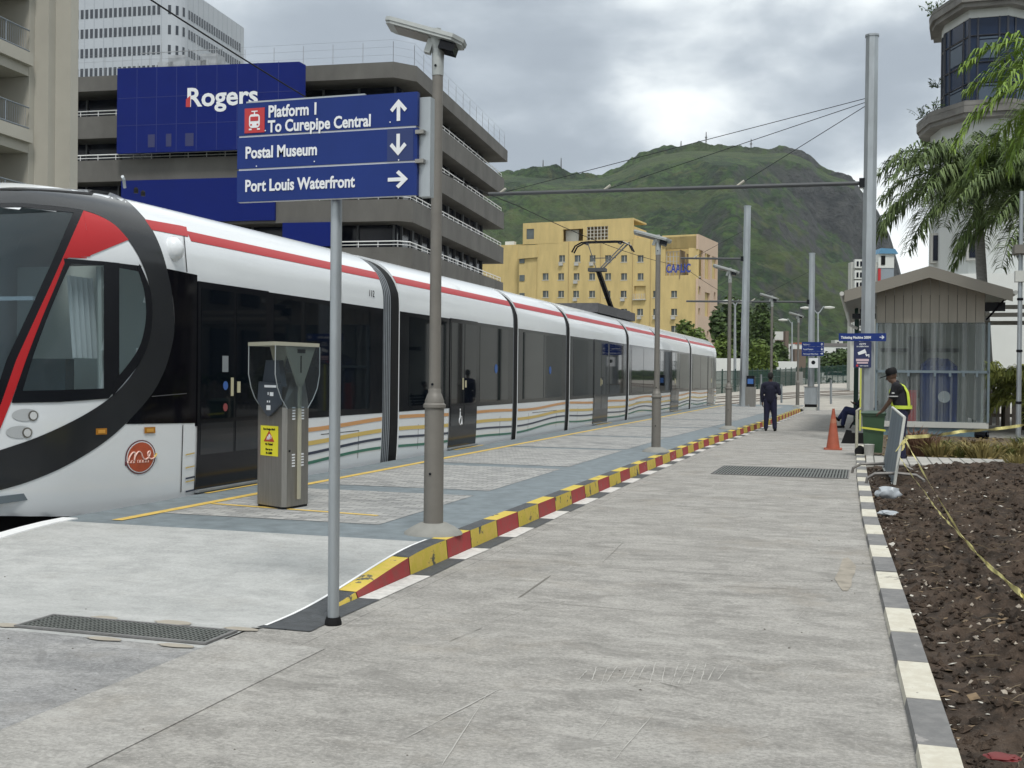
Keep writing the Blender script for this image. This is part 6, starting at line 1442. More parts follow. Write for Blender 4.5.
MB().box((XC-1.0, 9.4, 2.32), (XC+.95, 9.44, 2.36)).build('blind_bar', M_tramwhite, cab)
# roof equipment and pantograph
q = MB(); q.box((XC-.8, 35.4, 3.66), (XC+.75, 41.6, 3.96)); q.build('roof_equipment', mat('roof_box_grey', (.08, .08, .085), .7, var=.2), TRAM)
pg = MB()
def hxp(x, y, Y=None): return atX(x, y, XC)
kn = hxp(597, 270); ba = hxp(606, 311); 
kz = atX(598, 270, XC); kz.x = XC; hd_ = atX(603, 242, XC); hz2 = hd_.z
pg = MB(); pg.tube([(XC, 41.2, 3.95), (XC, kz.y, kz.z)], .10, 8); pgo = pg.build('pantograph', M_dark, TRAM)
q = MB(); q.tube([(XC-.05, kz.y, kz.z), (XC-.55, hd_.y, hz2-.04)], .018, 6); q.tube([(XC+.12, kz.y, kz.z), (XC+.95, hd_.y, hz2-.04)], .030, 6); q.tube([(XC+.02, kz.y, kz.z), (XC+.78, hd_.y, hz2-.06)], .022, 6); q.tube([(XC-.32, kz.y+.6, lerp(kz.z, hz2, .45)), (XC+.5, kz.y+.6, lerp(kz.z, hz2, .45))], .015, 5); q.box((XC-.32, kz.y-.2, kz.z-.06), (XC+.28, kz.y+.2, kz.z+.06)); q.build('pantograph_arm', mat('arm_steel', (.07, .075, .08), .6, .2), pgo)
q = MB()
for y in (hd_.y-.16, hd_.y+.16): q.tube([(XC-1.10, y, hz2-.36), (XC-.98, y, hz2-.14), (XC-.75, y, hz2-.02), (XC-.5, y, hz2), (XC+.5, y, hz2), (XC+.75, y, hz2-.02), (XC+.98, y, hz2-.14), (XC+1.10, y, hz2-.36)], .030, 6)
for x in (-.6, .6): q.tube([(XC+x, hd_.y-.2, hz2-.05), (XC+x, hd_.y+.2, hz2-.05)], .045, 6)
q.build('contact_head', M_dark, pgo)
q = MB(); q.box((XC-.5, 40.6, 3.9), (XC+.5, 41.9, 4.06))
q.build('pantograph_base', M_dark, pgo)
# ================================================================== CONE, BARRIER, BIN, TAPE, CLUTTER
p = atz(833, 449.5, 0); t = thing('traffic_cone', p, 'faded orange traffic cone standing on the road near the shelter', 'traffic cone')
MB().lathe([(.15, .035), (.145, .07), (.03, .90), (.028, .93), (.0, .932)], p, 20).build('cone', M_cone, t, True); q = MB(); q.prism(rr(0, 0, .40, .40, .06), 0, .035, Matrix.Translation(p)); q.build('base', M_cone, t)
MB().lathe([(.0765, .60), (.0615, .70)], p, 20).build('sleeve', mat('faded_orange', (.36, .14, .08), .6), t, True)
t = thing('crowd_barrier', atz(894, 487, .1), 'leaning corrugated metal barrier sheet on curved tube feet in the soil bed', 'barrier')
yn, yf_ = 17.7, 20.4
A0, A1 = atY(894, 488, yn), atY(904.6, 417.5, yn+.1); B0, B1 = atY(883.5, 467.5, yf_), atY(892.5, 407.5, yf_+.1)
nb = (A1-A0).cross(B0-A0).normalized()
q = MB(); n = 26; vs = []
for i in range(n+1):
    f = i/n; o_ = nb*(.012*(1 if i % 2 else -1)); vs += [A0.lerp(B0, f)+o_, A1.lerp(B1, f)+o_]
q.add(vs, [(2*i, 2*i+2, 2*i+3, 2*i+1) for i in range(n)]); q.build('sheet', mat('zinc_sheet', (.20, .245, .28), .45, .35, var=.2, scale=3, stretch=(1, 1, .3)), t)
q = MB(); q.tube([A0, A1, B1, B0, A0], .022, 8); q.build('frame', M_pale, t)
def foot_(c, w_, nm='foot'):
    q = MB(); q.tube([c+Vector((-w_, 0, -.06)), c+Vector((-w_*.95, 0, .06)), c+Vector((-w_*.7, 0, .13)), c+Vector((0, 0, .15)), c+Vector((w_*.7, 0, .13)), c+Vector((w_*.95, 0, .06)), c+Vector((w_, 0, -.06))], .024, 8); q.build(nm, mat('dull_tube', (.20, .19, .18), .5, .4, var=.2), t)
foot_(Vector((A0.x+.02, yn+.15, .06)), .42); foot_(Vector((B0.x-.02, yf_-.2, .03)), .50)
# tape runs
def tape(P, name, label, w_=.035, tw=2.0, seed=1, sagv=.06, grp=None):
    P = [Vector(p) for p in P]; rnd = random.Random(seed); pts = []
    for a_, b_ in zip(P, P[1:]):
        n = 40
        for i in range(n): f = i/n; pts.append(a_.lerp(b_, f)-Vector((0, 0, sagv*4*f*(1-f))))
    pts.append(P[-1]); mb = MB(); vs = []
    for i, p in enumerate(pts):
        d = (pts[min(i+1, len(pts)-1)]-pts[max(0, i-1)]).normalized(); s_ = d.cross(Vector((0, 0, 1))).normalized(); u_ = s_.cross(d); a_ = R(75)+.6*math.sin(i*.21*tw)+.35*math.sin(i*.53); v_ = (s_*math.cos(a_)+u_*math.sin(a_))*w_/2; vs += [p+v_, p-v_]
    mb.add(vs, [(2*i, 2*i+1, 2*i+3, 2*i+2) for i in range(len(pts)-1)]); return tag(mb.build(name, M_tape), label, 'tape', grp)
k0 = atY(904, 437, yn+.08); k1 = atY(897, 452, yn+.6)
tape([k0+Vector((.02, 0, 0)), atY(960, 431.5, 20.5), atY(1027, 424.5, 24), atY(1100, 421, 27)], 'barrier_tape', 'yellow tape stretched level from the barrier sheet to the right edge', .055, 1, 1, .02)
e0 = atY(1050, 632, 6.6)
tape([k0, atY(960, 533, 11.5), atY(1024, 597, 7.6), e0], 'barrier_tape', 'wide yellow tape running down from the barrier top across the soil', .030, 2, 2, .03)
tape([k1, atY(925, 492, 14.5), atY(955, 529, 11.4), atY(1018, 589, 7.8), e0+Vector((.0, .1, .03))], 'barrier_tape', 'second thinner tape from lower on the barrier joining the wide one over the soil', .022, 3, 3, .03)
q = MB(); q.tube([e0+Vector((0, 0, -e0.z-.1)), e0+Vector((0, 0, .15))], .02, 6); tag(q.build('stake', M_bark), 'short stake at the right edge holding the ends of the tape', 'stake')
q = MB(); rnd = random.Random(2)
for i in range(6):
    a_ = k0+Vector((0, -.03, -.03)); d = Vector((rnd.uniform(-.12, .05), -.03, rnd.uniform(-.2, .0))); s_ = Vector((.015, 0, .012)); q.add([a_-s_, a_+s_, a_+d+s_, a_+d-s_], [(0, 1, 2, 3)])
tag(q.build('tape_knot', M_tape), 'knotted tape ends fluttering on the barrier sheet', 'tape')
# wheelie bin
bc = atY(873, 450, 24.9); bc.z = .02
t = thing('wheelie_bin', bc, 'dark green wheeled bin with yellow tape round it beside the guard', 'bin')
def bx(z, s):
    s = s*.88; return [(bc.x-.26*s, bc.y-.3*s, z), (bc.x+.26*s, bc.y-.3*s, z), (bc.x+.26*s, bc.y+.3*s, z), (bc.x-.26*s, bc.y+.3*s, z)]
q = MB(); q.add(bx(.08, .78)+bx(.85, .98), [(3, 2, 1, 0), (4, 5, 6, 7), (0, 1, 5, 4), (1, 2, 6, 5), (2, 3, 7, 6), (3, 0, 4, 7)]); q.add(bx(.85, 1.06)+bx(.90, 1.06), [(3, 2, 1, 0), (0, 1, 5, 4), (1, 2, 6, 5), (2, 3, 7, 6), (3, 0, 4, 7)]); q.build('body', M_binG, t)
q = MB(); q.grid(lambda u, v: (bc.x+lerp(-.255, .255, u), bc.y+lerp(-.30, .30, v), .905+.05*math.sin(math.pi*v)*math.sin(math.pi*u)**.3), 10, 10); q.box((bc.x-.255, bc.y-.30, .89), (bc.x+.255, bc.y+.30, .904)); q.build('lid', mat('bin_lid', (.02, .055, .03), .4), t, True)
for s_ in (-1, 1): MB().lathe([(.10, -.03), (.10, .03)], (bc.x-.27, bc.y+s_*.24, .10), 16, Matrix.Rotation(R(90), 4, 'X')).build('wheel', M_black, t)
q = MB(); q.add([(bc.x-.235, bc.y-.272, .58), (bc.x+.24, bc.y-.272, .53), (bc.x+.24, bc.y-.272, .57), (bc.x-.235, bc.y-.272, .62)], [(0, 1, 2, 3)]); q.build('tape_band', mat('bright_tape', (.55, .55, .06), .5), t)
q = MB(); q.tube([(bc.x-.33, bc.y-.2, 0), (bc.x-.33, bc.y-.2, .95), (bc.x-.25, bc.y-.2, 1.0)], .03, 8); tag(q.build('bin_post', M_bone), 'pale bent post beside the green bin', 'post')
p = atz(867, 444, 0); q = MB(); q.box((p.x-.45, p.y+.1, 0), (p.x-.08, p.y+.4, .26)); q.prism([(0, 0), (.3, 0), (.25, .32), (.12, .34)], p.y, p.y+.12, Matrix(((1, 0, 0, p.x-.62), (0, 0, 1, 0), (0, 1, 0, 0), (0, 0, 0, 1)))); tag(q.build('black_boot_box', M_black), 'small black rubber block lying by the kerb end', 'block')
p = atz(869, 456, .02); q = MB(); q.lathe([(.09, 0), (.105, .22), (.11, .23), (.10, .235), (.09, .21)], (p.x, p.y, .03), 16); tag(q.build('white_bucket', mat('dirty_white', (.42, .42, .40), .6, var=.2, scale=6), None, True), 'dirty white bucket at the kerb end beside the green bin', 'bucket')
def rock(p, s, m, name, label, cat, seed, sq=(1, 1, .6), grp=None):
    bm = bmesh.new(); bmesh.ops.create_icosphere(bm, subdivisions=3, radius=1)
    mb = MB(); mb.add([Vector((v.co.x*s*sq[0], v.co.y*s*sq[1], v.co.z*s*sq[2]))*(1+.35*noise.noise(v.co*1.8+Vector((seed, 0, 0)))+.15*noise.noise(v.co*5+Vector((seed, 3, 0))))+Vector(p) for v in bm.verts], [tuple(v.index for v in f.verts) for f in bm.faces]); bm.free()
    return tag(mb.build(name, m, None, True), label, cat, grp)
M_plas = mat('thin_plastic', (.34, .37, .40), .35, var=.25, scale=8)
p = atz(882, 494, .08); rock((p.x+.08, p.y, .09), .135, M_plas, 'plastic_bag', 'crumpled pale blue plastic bag by the kerb below the barrier', 'plastic bag', 2, (1.2, .8, .7))
p = atz(880, 512, .08); rock((p.x+.10, p.y, .07), .09, M_plas, 'plastic_scrap', 'thin clear plastic scrap just in front of the pale bag', 'plastic scrap', 5, (1.3, .8, .35))
p = atz(1003, 757, .1); rock((p.x, p.y, .10), .05, mat('dark_red_plastic', (.14, .012, .012), .5), 'plastic_shard', 'dark red plastic shard lying on the soil at the bottom right', 'plastic shard', 9, (1.3, .9, .25))
# litter in the soil: countless crumbs
rnd = random.Random(21)
def litter(n, m, name, label, smin, smax, flat, near=0):
    mb = MB()
    for i in range(n):
        y = 3.4+(rnd.random()**(1.5 if near else 1.0))*17.6; x = kr(y)+.17+rnd.random()**1.2*(1.3+y*.42); z = soil_z(x, y); cl_ = noise.noise((x*1.1+smin*900, y*.8, 4)); s_ = rnd.uniform(smin, smax)*(1+.8*max(0, cl_))
        if smax < .05 and flat < .65 and cl_ < rnd.uniform(-.15, .25): continue
        a_ = rnd.uniform(0, 6.28); u_ = Vector((math.cos(a_), math.sin(a_), rnd.uniform(-.3, .5))); v_ = Vector((-math.sin(a_), math.cos(a_), rnd.uniform(-.3, .4))); w_ = Vector((0, 0, 1)); c_ = Vector((x, y, z+s_*.15)); asp = rnd.uniform(.3, 1)
        k_ = [c_+u_*s_*rnd.uniform(.7, 1), c_+v_*s_*asp*rnd.uniform(.6, 1), c_-u_*s_*rnd.uniform(.7, 1), c_-v_*s_*asp*rnd.uniform(.6, 1), c_+w_*s_*flat, c_-w_*s_*flat]
        mb.add(k_, [(0, 1, 4), (1, 2, 4), (2, 3, 4), (3, 0, 4), (1, 0, 5), (2, 1, 5), (3, 2, 5), (0, 3, 5)])
    return tag(mb.build(name, m), label, kind='stuff', cat='litter')
litter(9000, M_soil, 'soil_clods', 'dark soil clods strewn over the bed', .010, .045, .7)
litter(3200, mat('pale_rubble', (.33, .29, .24), .9, var=.3, scale=30), 'rubble_crumbs', 'pale rubble crumbs scattered in the soil', .006, .028, .6)
litter(430, mat('white_scraps', (.45, .43, .38), .7, var=.2, scale=10), 'paper_scraps', 'white paper and plastic scraps scattered in the soil', .010, .050, .15)
litter(1300, mat('dead_leaf', (.17, .12, .07), .9, var=.3, scale=20), 'dead_leaves', 'dead brown leaves scattered in the soil', .012, .045, .1)
q = MB()
for i in range(2200):
    y = 3.4+(rnd.random()**1.4)*14; x = kr(y)+.35+rnd.random()**1.1*(1.2+y*.35); z = soil_z(x, y); a_ = rnd.uniform(0, 6.28); l_ = rnd.uniform(.03, .16); d = Vector((math.cos(a_), math.sin(a_), rnd.uniform(-.1, .35)))*l_; b_ = Vector((x, y, z+.004)); sd2 = Vector((rnd.uniform(-1, 1), rnd.uniform(-1, 1), .3))*l_*.15
    q.tube([b_, b_+d*.5+sd2, b_+d], rnd.uniform(.0015, .004), 3, False)
tag(q.build('roots_and_twigs', mat('twig', (.15, .115, .075), .95, var=.4, scale=9)), 'thin roots and twigs tangled in the dug soil', kind='stuff', cat='litter')
# pebbles and leaf specks on the road and slab
q = MB()
for i in range(110):
    y = 4.2+rnd.random()**1.6*24; x = rnd.uniform(kl(y)+.2, kr(y)-.05) if rnd.random() < .7 else rnd.uniform(-6.5, kl(y)-.3)
    if x < kl(y) and y > 9: continue
    s_ = rnd.uniform(.003, .009); z = ramp(y) if x < kl(y) else 0; q.add([(x-s_, y, z+.001), (x, y-s_, z+.001), (x+s_*1.3, y, z+.001), (x, y+s_, z+.001), (x, y, z+s_*.8)], [(0, 1, 4), (1, 2, 4), (2, 3, 4), (3, 0, 4)])
tag(q.build('grit', mat('grit_dark', (.07, .06, .05), .9)), 'grit and leaf specks on the road', kind='stuff', cat='grit')
# dry plant clumps behind the paver strip
M_g2 = foliage('straw_clump', (.13, .11, .04), (.24, .20, .08), 2.0); M_g3 = foliage('russet_clump', (.10, .055, .035), (.16, .09, .06), 2.0); M_g4 = foliage('green_clump', (.06, .08, .02), (.13, .14, .04), 2.0)
def clump(x, y, Y, h_, w_, m, label, seed, n=150, leafw=.008):
    rnd = random.Random(seed); p = atY(x, y, Y); p.z = 0; mb = MB()
    for i in range(n):
        a_ = rnd.uniform(0, 6.28); r_ = w_*rnd.random()**.6; b_ = p+Vector((math.cos(a_)*r_*.5, math.sin(a_)*r_*.4, 0)); hh = h_*rnd.uniform(.45, 1); lean = Vector((math.cos(a_), math.sin(a_)*.8, 0))*r_*.9
        wv = Vector((rnd.uniform(-1, 1), rnd.uniform(-1, 1), 0)).normalized()*leafw*rnd.uniform(.7, 2); m1 = b_+lean*.4+Vector((0, 0, hh*.7)); m2 = b_+lean+Vector((0, 0, hh*rnd.uniform(.75, 1.05)))
        mb.add([b_-wv, b_+wv, m1+wv, m1-wv, m2], [(0, 1, 2, 3), (3, 2, 4)])
    o = mb.build('plant_clump', m, None, loc=p); tag(o, label, 'plant'); return o
cl = [(911, 445, 25.6, .78, .55, M_g3, 'tall russet dry clump right behind the guard'), (925, 448, 25.2, .72, .45, M_g3, 'reddish brown clump right of the barrier sheet'), (938, 450, 24.9, .45, .5, M_g2, 'straw coloured clump beside the reddish clump'), (955, 450, 25.0, .35, .45, M_g4, 'low greenish clump in the middle of the bed'),
 (965, 450, 25.1, .42, .55, M_g2, 'yellowish clump in front of the shelter wall'), (984, 451, 24.8, .46, .6, M_g2, 'wide straw clump below the palm trunk'), (1000, 450, 25.2, .40, .5, M_g4, 'green tinged clump left of the slim pole'), (1016, 449, 25.4, .50, .55, M_g2, 'yellow clump at the foot of the slim pole'), (1018, 466, 22.6, .36, .4, M_g2, 'small dry tuft at the right end of the paver strip'), (945, 444, 28.0, .3, .5, M_g4, 'low olive tuft near the shelter plinth'), (975, 443, 28.5, .3, .5, M_dry, 'dull brown tuft near the shelter corner'), (1030, 440, 28, .5, .6, M_g4, 'green tuft past the right edge pole'), (903, 438, 29.5, .4, .4, M_g3, 'thin russet tuft behind the green bin')]
for i, (x, y, Y, h_, w_, m_, lb) in enumerate(cl): clump(x, y, Y, h_*.92, w_*.85, m_, lb, 60+i, 170)
q = MB(); rnd = random.Random(33)
for i in range(2600):
    x = rnd.uniform(.3, 12); y = rnd.uniform(23.9, 33); s_ = rnd.uniform(.02, .06); a_ = rnd.uniform(0, 6.28); d = Vector((math.cos(a_), math.sin(a_), 0))*s_; n_ = Vector((-d.y, d.x, rnd.uniform(0, .04)))*.5; c_ = Vector((x, y, .03+rnd.random()*.05)); q.add([c_-d, c_+n_, c_+d, c_-n_], [(0, 1, 2, 3)])
tag(q.build('leaf_litter', M_dry), 'dry leaf litter covering the garden bed', kind='stuff', cat='leaf litter')
q = MB(); a_ = atY(978, 436, 33); q.tube([(a_.x, 33.5, .12), (a_.x+.25, 33.3, .10)], .1, 12); q.lathe([(.12, 0), (.12, .05), (.09, .05), (.09, .0)], (a_.x+.25, 33.3, .10), 14, Matrix.Rotation(R(90), 4, 'Y')); tag(q.build('drain_pipe', M_dark), 'short dark drain pipe lying at the foot of the shelter corner', 'pipe')
# parked car behind the fence
cb_ = atd(838, 379, 165); t = thing('parked_car', (cb_.x, cb_.y, .9), 'pale grey car parked beyond the green fence under the round tree', 'car')
Mc = Matrix.Translation((cb_.x, cb_.y, 1.05))@Matrix.Rotation(R(14), 4, 'Z')
Mxz = Matrix(((1, 0, 0, 0), (0, 0, 1, 0), (0, 1, 0, 0), (0, 0, 0, 1)))
MB().prism([(-2.1, .25), (2.1, .25), (2.15, .7), (1.9, .88), (1.1, .95), (-2.0, .98), (-2.15, .7)], -.85, .85, Mc@Mxz).build('body', M_pale, t); MB().prism([(-1.7, .982), (1.05, .96), (.45, 1.45), (-1.25, 1.47)], -.74, .74, Mc@Mxz).build('cabin', M_dglass, t); MB().prism([(-1.2, 1.472), (.42, 1.452), (.35, 1.50), (-1.1, 1.52)], -.72, .72, Mc@Mxz).build('roof', M_pale, t)
for x in (-1.35, 1.35):
    for y in (-.86, .86): MB().lathe([(.32, -.1), (.32, .1)], Mc@Vector((x, y, .3)), 14, Mc.to_3x3().to_4x4()@Matrix.Rotation(R(90), 4, 'X')).build('wheel', M_black, t)
# a small white van between the posts
cb_ = atd(787, 384, 135); t = thing('parked_car', (cb_.x, cb_.y, .5), 'white car half hidden by posts beyond the green fence', 'car')
Mc = Matrix.Translation((cb_.x, cb_.y+4, .75))@Matrix.Rotation(R(25), 4, 'Z')
MB().prism([(-2.0, .25), (2.0, .25), (2.05, .7), (1.8, .85), (1.0, .93), (-1.9, .95), (-2.05, .7)], -.8, .8, Mc@Mxz).build('body', M_wall, t); MB().prism([(-1.6, .952), (.95, .94), (.4, 1.42), (-1.2, 1.44)], -.7, .7, Mc@Mxz).build('cabin', M_dglass, t)
# ================================================================== PEOPLE
def solid(parts, name, m, parent, vox=.011, smooth=2):
    """union of tapered limbs fused into one continuous skin"""
    mb = MB()
    for p in parts:
        if p[0] == 'c':
            _, a_, ra, b_, rb_ = p; a_ = Vector(a_); b_ = Vector(b_); d = (b_-a_); L_ = d.length; d.normalize(); pts = [a_-d*ra*.95, a_-d*ra*.7, a_-d*ra*.35, a_, b_, b_+d*rb_*.35, b_+d*rb_*.7, b_+d*rb_*.95]; rs = [ra*.2, ra*.71, ra*.94, ra, rb_, rb_*.94, rb_*.71, rb_*.2]; mb.tube(pts, rs, 12)
        else:
            _, c_, r3, rot = p; bm = bmesh.new(); bmesh.ops.create_uvsphere(bm, u_segments=20, v_segments=12, radius=1); M_ = Matrix.Translation(Vector(c_))@Matrix.Rotation(rot, 4, 'Z')@Matrix.Diagonal((*r3, 1))
            mb.add([M_@v.co for v in bm.verts], [tuple(v.index for v in f.verts) for f in bm.faces]); bm.free()
    o = mb.build('tmp', m, None); o.location = (0, 0, 0)
    md = o.modifiers.new('r', 'REMESH'); md.mode = 'VOXEL'; md.voxel_size = vox; md.use_smooth_shade = True
    if smooth: m2 = o.modifiers.new('s', 'SMOOTH'); m2.iterations = smooth; m2.factor = .5
    me = bpy.data.meshes.new_from_object(o.evaluated_get(bpy.context.evaluated_depsgraph_get())); bpy.data.objects.remove(o)
    off = world_loc(parent); me.transform(Matrix.Translation(-off)); me.materials.clear(); me.materials.append(m); me.name = name
    for p in me.polygons: p.use_smooth = True
    r_ = bpy.data.objects.new(name, me); C.objects.link(r_); r_.parent = parent; return r_
def hand(w, d, palm_n, side=1):
    """wrist point w, direction d, palm normal; palm, four fingers and thumb, slightly curled"""
    d = Vector(d).normalized(); n_ = Vector(palm_n).normalized(); s_ = d.cross(n_).normalized()*side; w = Vector(w); P = [('c', w, .026, w+d*.05, .030), ('c', w+d*.04+s_*.018, .022, w+d*.075+s_*.022, .018), ('c', w+d*.04-s_*.018, .022, w+d*.075-s_*.022, .018)]
    for k_, l_ in zip((-1.5, -.5, .5, 1.5), (.055, .068, .073, .062)):
        a_ = w+d*.085+s_*k_*.019; b_ = a_+(d*.9+n_*.35).normalized()*l_*.55; c_ = b_+(d*.45+n_*.85).normalized()*l_*.5; P += [('c', a_-d*.01, .0098, b_, .0088), ('c', b_, .0088, c_, .0078)]
    a_ = w+d*.03+s_*.028; b_ = a_+(s_*.75+d*.55+n_*.3).normalized()*(.035 if y < 62 else .10); c_ = b_+(d*.8+n_*.4).normalized()*.03; P += [('c', a_, .013, b_, .0115), ('c', b_, .011, c_, .009)]
    return P
def head(c, face, parent, hair=True, hairm=None):
    c = Vector(c); f = Vector(face).normalized(); s_ = f.cross(Vector((0, 0, 1))).normalized(); u_ = s_.cross(f)
    a_ = math.atan2(f.y, f.x)
    P = [('e', c+Vector((0, 0, .02))-f*.012, (.098, .077, .10), a_), ('e', c+f*.022-u_*.055, (.066, .058, .066), a_), ('c', c+f*.085+u_*.01, .011, c+f*.108-u_*.018, .015), ('c', c+f*.072-u_*.062-s_*.018, .011, c+f*.072-u_*.062+s_*.018, .011), ('e', c+s_*.078-f*.005, (.018, .010, .03), a_), ('e', c-s_*.078-f*.005, (.018, .010, .03), a_), ('c', c+f*.078+u_*.022-s_*.04, .010, c+f*.078+u_*.022+s_*.04, .010)]
    eyes = MB()
    for k_ in (-1, 1): eyes.lathe([(.002, -.009), (.009, 0), (.002, .009)], c+f*.086+s_*k_*.032+u_*.004, 8)
    return P, eyes
# --- standing man in navy, seen from behind
p = Vector((-2.71, 35.07, 0)); t = thing('person', p, 'person standing on the road with back turned in a navy top and trousers', 'person')
X, Y = p.x, p.y
HJ = .95; sh_z = 1.44
hp, eyes = head((X, Y+.03, 1.655), (0, 1, -.18), t)
rh, lh = (X+.29, Y+.10, 1.12), (X-.24, Y+.03, .80)
body = hp+[('c', (X, Y, 1.44), .055, (X, Y+.02, 1.60), .052), ('c', (X, Y, 1.0), .14, (X, Y, 1.30), .15), ('c', (X-.12, Y, 1.40), .09, (X+.12, Y, 1.40), .09),
 ('c', (X-.09, Y, .93), .095, (X-.10, Y+.02, .50), .062), ('c', (X-.10, Y+.02, .50), .06, (X-.115, Y, .09), .040), ('c', (X+.09, Y, .93), .095, (X+.115, Y+.02, .50), .062), ('c', (X+.115, Y+.02, .50), .06, (X+.14, Y, .09), .040),
 ('c', (X-.20, Y, 1.40), .06, (X-.25, Y, 1.12), .043), ('c', (X-.25, Y, 1.12), .043, (X-.235, Y+.03, .88), .030), ('c', (X+.20, Y, 1.40), .06, (X+.27, Y-.02, 1.14), .043), ('c', (X+.27, Y-.02, 1.14), .043, (X+.22, Y+.17, 1.20), .032)]
body += hand((X-.235, Y+.03, .86), (0, .15, -1), (1, 0, 0))+hand((X+.22, Y+.18, 1.20), (-.4, .8, .2), (0, .2, 1))
solid(body, 'body', M_skin, t, .011); eyes.build('eyes', M_black, t)
solid([('c', (X-.0, Y, .96), .158, (X, Y, 1.28), .170), ('c', (X-.13, Y, 1.385), .115, (X+.13, Y, 1.385), .115), ('c', (X-.04, Y, 1.43), .085, (X+.04, Y, 1.43), .085), ('c', (X-.11, Y, 1.0), .10, (X+.11, Y, 1.0), .10), ('c', (X-.1, Y, 1.2), .11, (X+.1, Y, 1.2), .11),
 ('c', (X-.20, Y, 1.39), .077, (X-.25, Y, 1.12), .060), ('c', (X-.25, Y, 1.12), .060, (X-.237, Y+.03, .90), .045), ('c', (X+.20, Y, 1.39), .077, (X+.275, Y-.02, 1.14), .060), ('c', (X+.275, Y-.02, 1.14), .060, (X+.22, Y+.14, 1.19), .046)], 'shirt', M_cloth, t, .012)
solid([('c', (X-.085, Y, .94), .118, (X-.105, Y+.02, .50), .084), ('c', (X-.105, Y+.02, .50), .084, (X-.12, Y, .10), .066), ('c', (X+.085, Y, .94), .118, (X+.12, Y+.02, .50), .084), ('c', (X+.12, Y+.02, .50), .084, (X+.145, Y, .10), .066), ('c', (X-.06, Y, .96), .12, (X+.06, Y, .96), .12)], 'trousers', mat('navy_trousers', (.009, .010, .034), .9, var=.2, scale=20), t, .012)
solid([('c', (X-.12, Y-.04, .04), .042, (X-.125, Y+.14, .035), .038)], 'shoe', M_black, t, .01); solid([('c', (X+.145, Y-.04, .04), .042, (X+.16, Y+.14, .035), .038)], 'shoe', M_black, t, .01)
solid([('e', (X, Y+.005, 1.695), (.088, .108, .095), 0), ('e', (X, Y-.03, 1.655), (.080, .08, .085), 0)], 'hair', M_hair, t, .01)
solid([('c', (X-.045, Y-.005, 1.475), .03, (X+.045, Y-.005, 1.475), .03)], 'collar', mat('pale_collar', (.35, .36, .38), .8), t, .01)
MB().box((X+.17, Y+.25, 1.20), (X+.245, Y+.262, 1.36)).build('phone', M_black, t)
# --- guard facing left by the bin
X, Y = .68, 23.2; t = thing('person', (X, Y, 0), 'person in a black cap and lime hi-vis straps leaning one hand on the green bin', 'person')
gz_ = .06
hp, eyes = head((X-.18, Y, 1.665), (-1, .0, -.5), t)
sh = (X-.08, Y-.17, 1.48); sh2 = (X-.08, Y+.17, 1.48); el_ = (X-.19, Y-.12, 1.19); wr_ = (X-.335, Y+.05, .985)
body = hp+[('c', (X-.07, Y, 1.50), .065, (X-.15, Y, 1.60), .06), ('c', (X+.02, Y, 1.05), .14, (X-.04, Y, 1.36), .155), ('c', (X-.06, Y-.11, 1.45), .09, (X-.06, Y+.11, 1.45), .09),
 ('c', (X+.02, Y-.09, 1.0), .10, (X+.0, Y-.10, .55), .065), ('c', (X+.0, Y-.10, .55), .062, (X+.04, Y-.11, .14), .042), ('c', (X+.02, Y+.09, 1.0), .10, (X-.05, Y+.11, .55), .065), ('c', (X-.05, Y+.11, .55), .062, (X-.04, Y+.12, .14), .042),
 ('c', sh, .066, el_, .050), ('c', el_, .048, wr_, .032), ('c', sh2, .066, (X-.06, Y+.24, 1.2), .048), ('c', (X-.06, Y+.24, 1.2), .046, (X-.12, Y+.2, .96), .032)]
body += hand(wr_, (-.7, .35, -.45), (0, 0, -1))+hand((X-.12, Y+.2, .94), (0, 0, -1), (-1, 0, 0))
solid(body, 'body', M_skin, t, .011); eyes.build('eyes', M_black, t)
solid([('c', (X+.03, Y-.04, 1.02), .160, (X-.03, Y, 1.34), .178), ('c', (X+.03, Y+.04, 1.02), .160, (X-.03, Y, 1.34), .178), ('c', (X-.06, Y-.12, 1.435), .115, (X-.06, Y+.12, 1.435), .115), ('c', (X-.06, Y, 1.50), .075, (X-.08, Y, 1.545), .062), ('c', sh, .092, (X-.145, Y-.145, 1.29), .080), ('c', sh2, .088, (X-.07, Y+.22, 1.29), .080)], 'shirt', mat('black_shirt', (.006, .006, .010), .85, var=.2, scale=20), t, .012)
solid([('c', (X+.03, Y-.085, 1.02), .125, (X+.01, Y-.10, .55), .092), ('c', (X+.01, Y-.10, .55), .092, (X+.045, Y-.11, .10), .074), ('c', (X+.03, Y+.085, 1.02), .125, (X-.04, Y+.11, .55), .092), ('c', (X-.04, Y+.11, .55), .092, (X-.03, Y+.12, .10), .074), ('c', (X+.03, Y-.06, .98), .13, (X+.03, Y+.06, .98), .13)], 'trousers', mat('navy_trousers', (.009, .010, .034), .9, var=.2, scale=20), t, .012)
for yy, xx in ((-.11, .045), (.12, -.03)): solid([('c', (X+xx+.05, Y+yy, .125), .045, (X+xx-.14, Y+yy, .12), .040)], 'boot', M_black, t, .01)
# cap
cM = Matrix.Translation((X-.17, Y, 1.735))@Matrix.Rotation(R(-20), 4, 'Y')
q = MB(); q.lathe([(.104, -.03), (.110, .02), (.104, .07), (.075, .10), (.01, .107)], (0, 0, 0), 20, cM@Matrix.Scale(1.0, 4)); cap_ = q.build('cap', M_black, t, True)
q = MB(); q.prism([(-.235, -.04), (-.245, 0), (-.235, .04), (-.19, .08), (-.08, .105), (-.08, -.105), (-.19, -.08)], -.03, -.012, cM); q.build('peak', M_black, cap_)
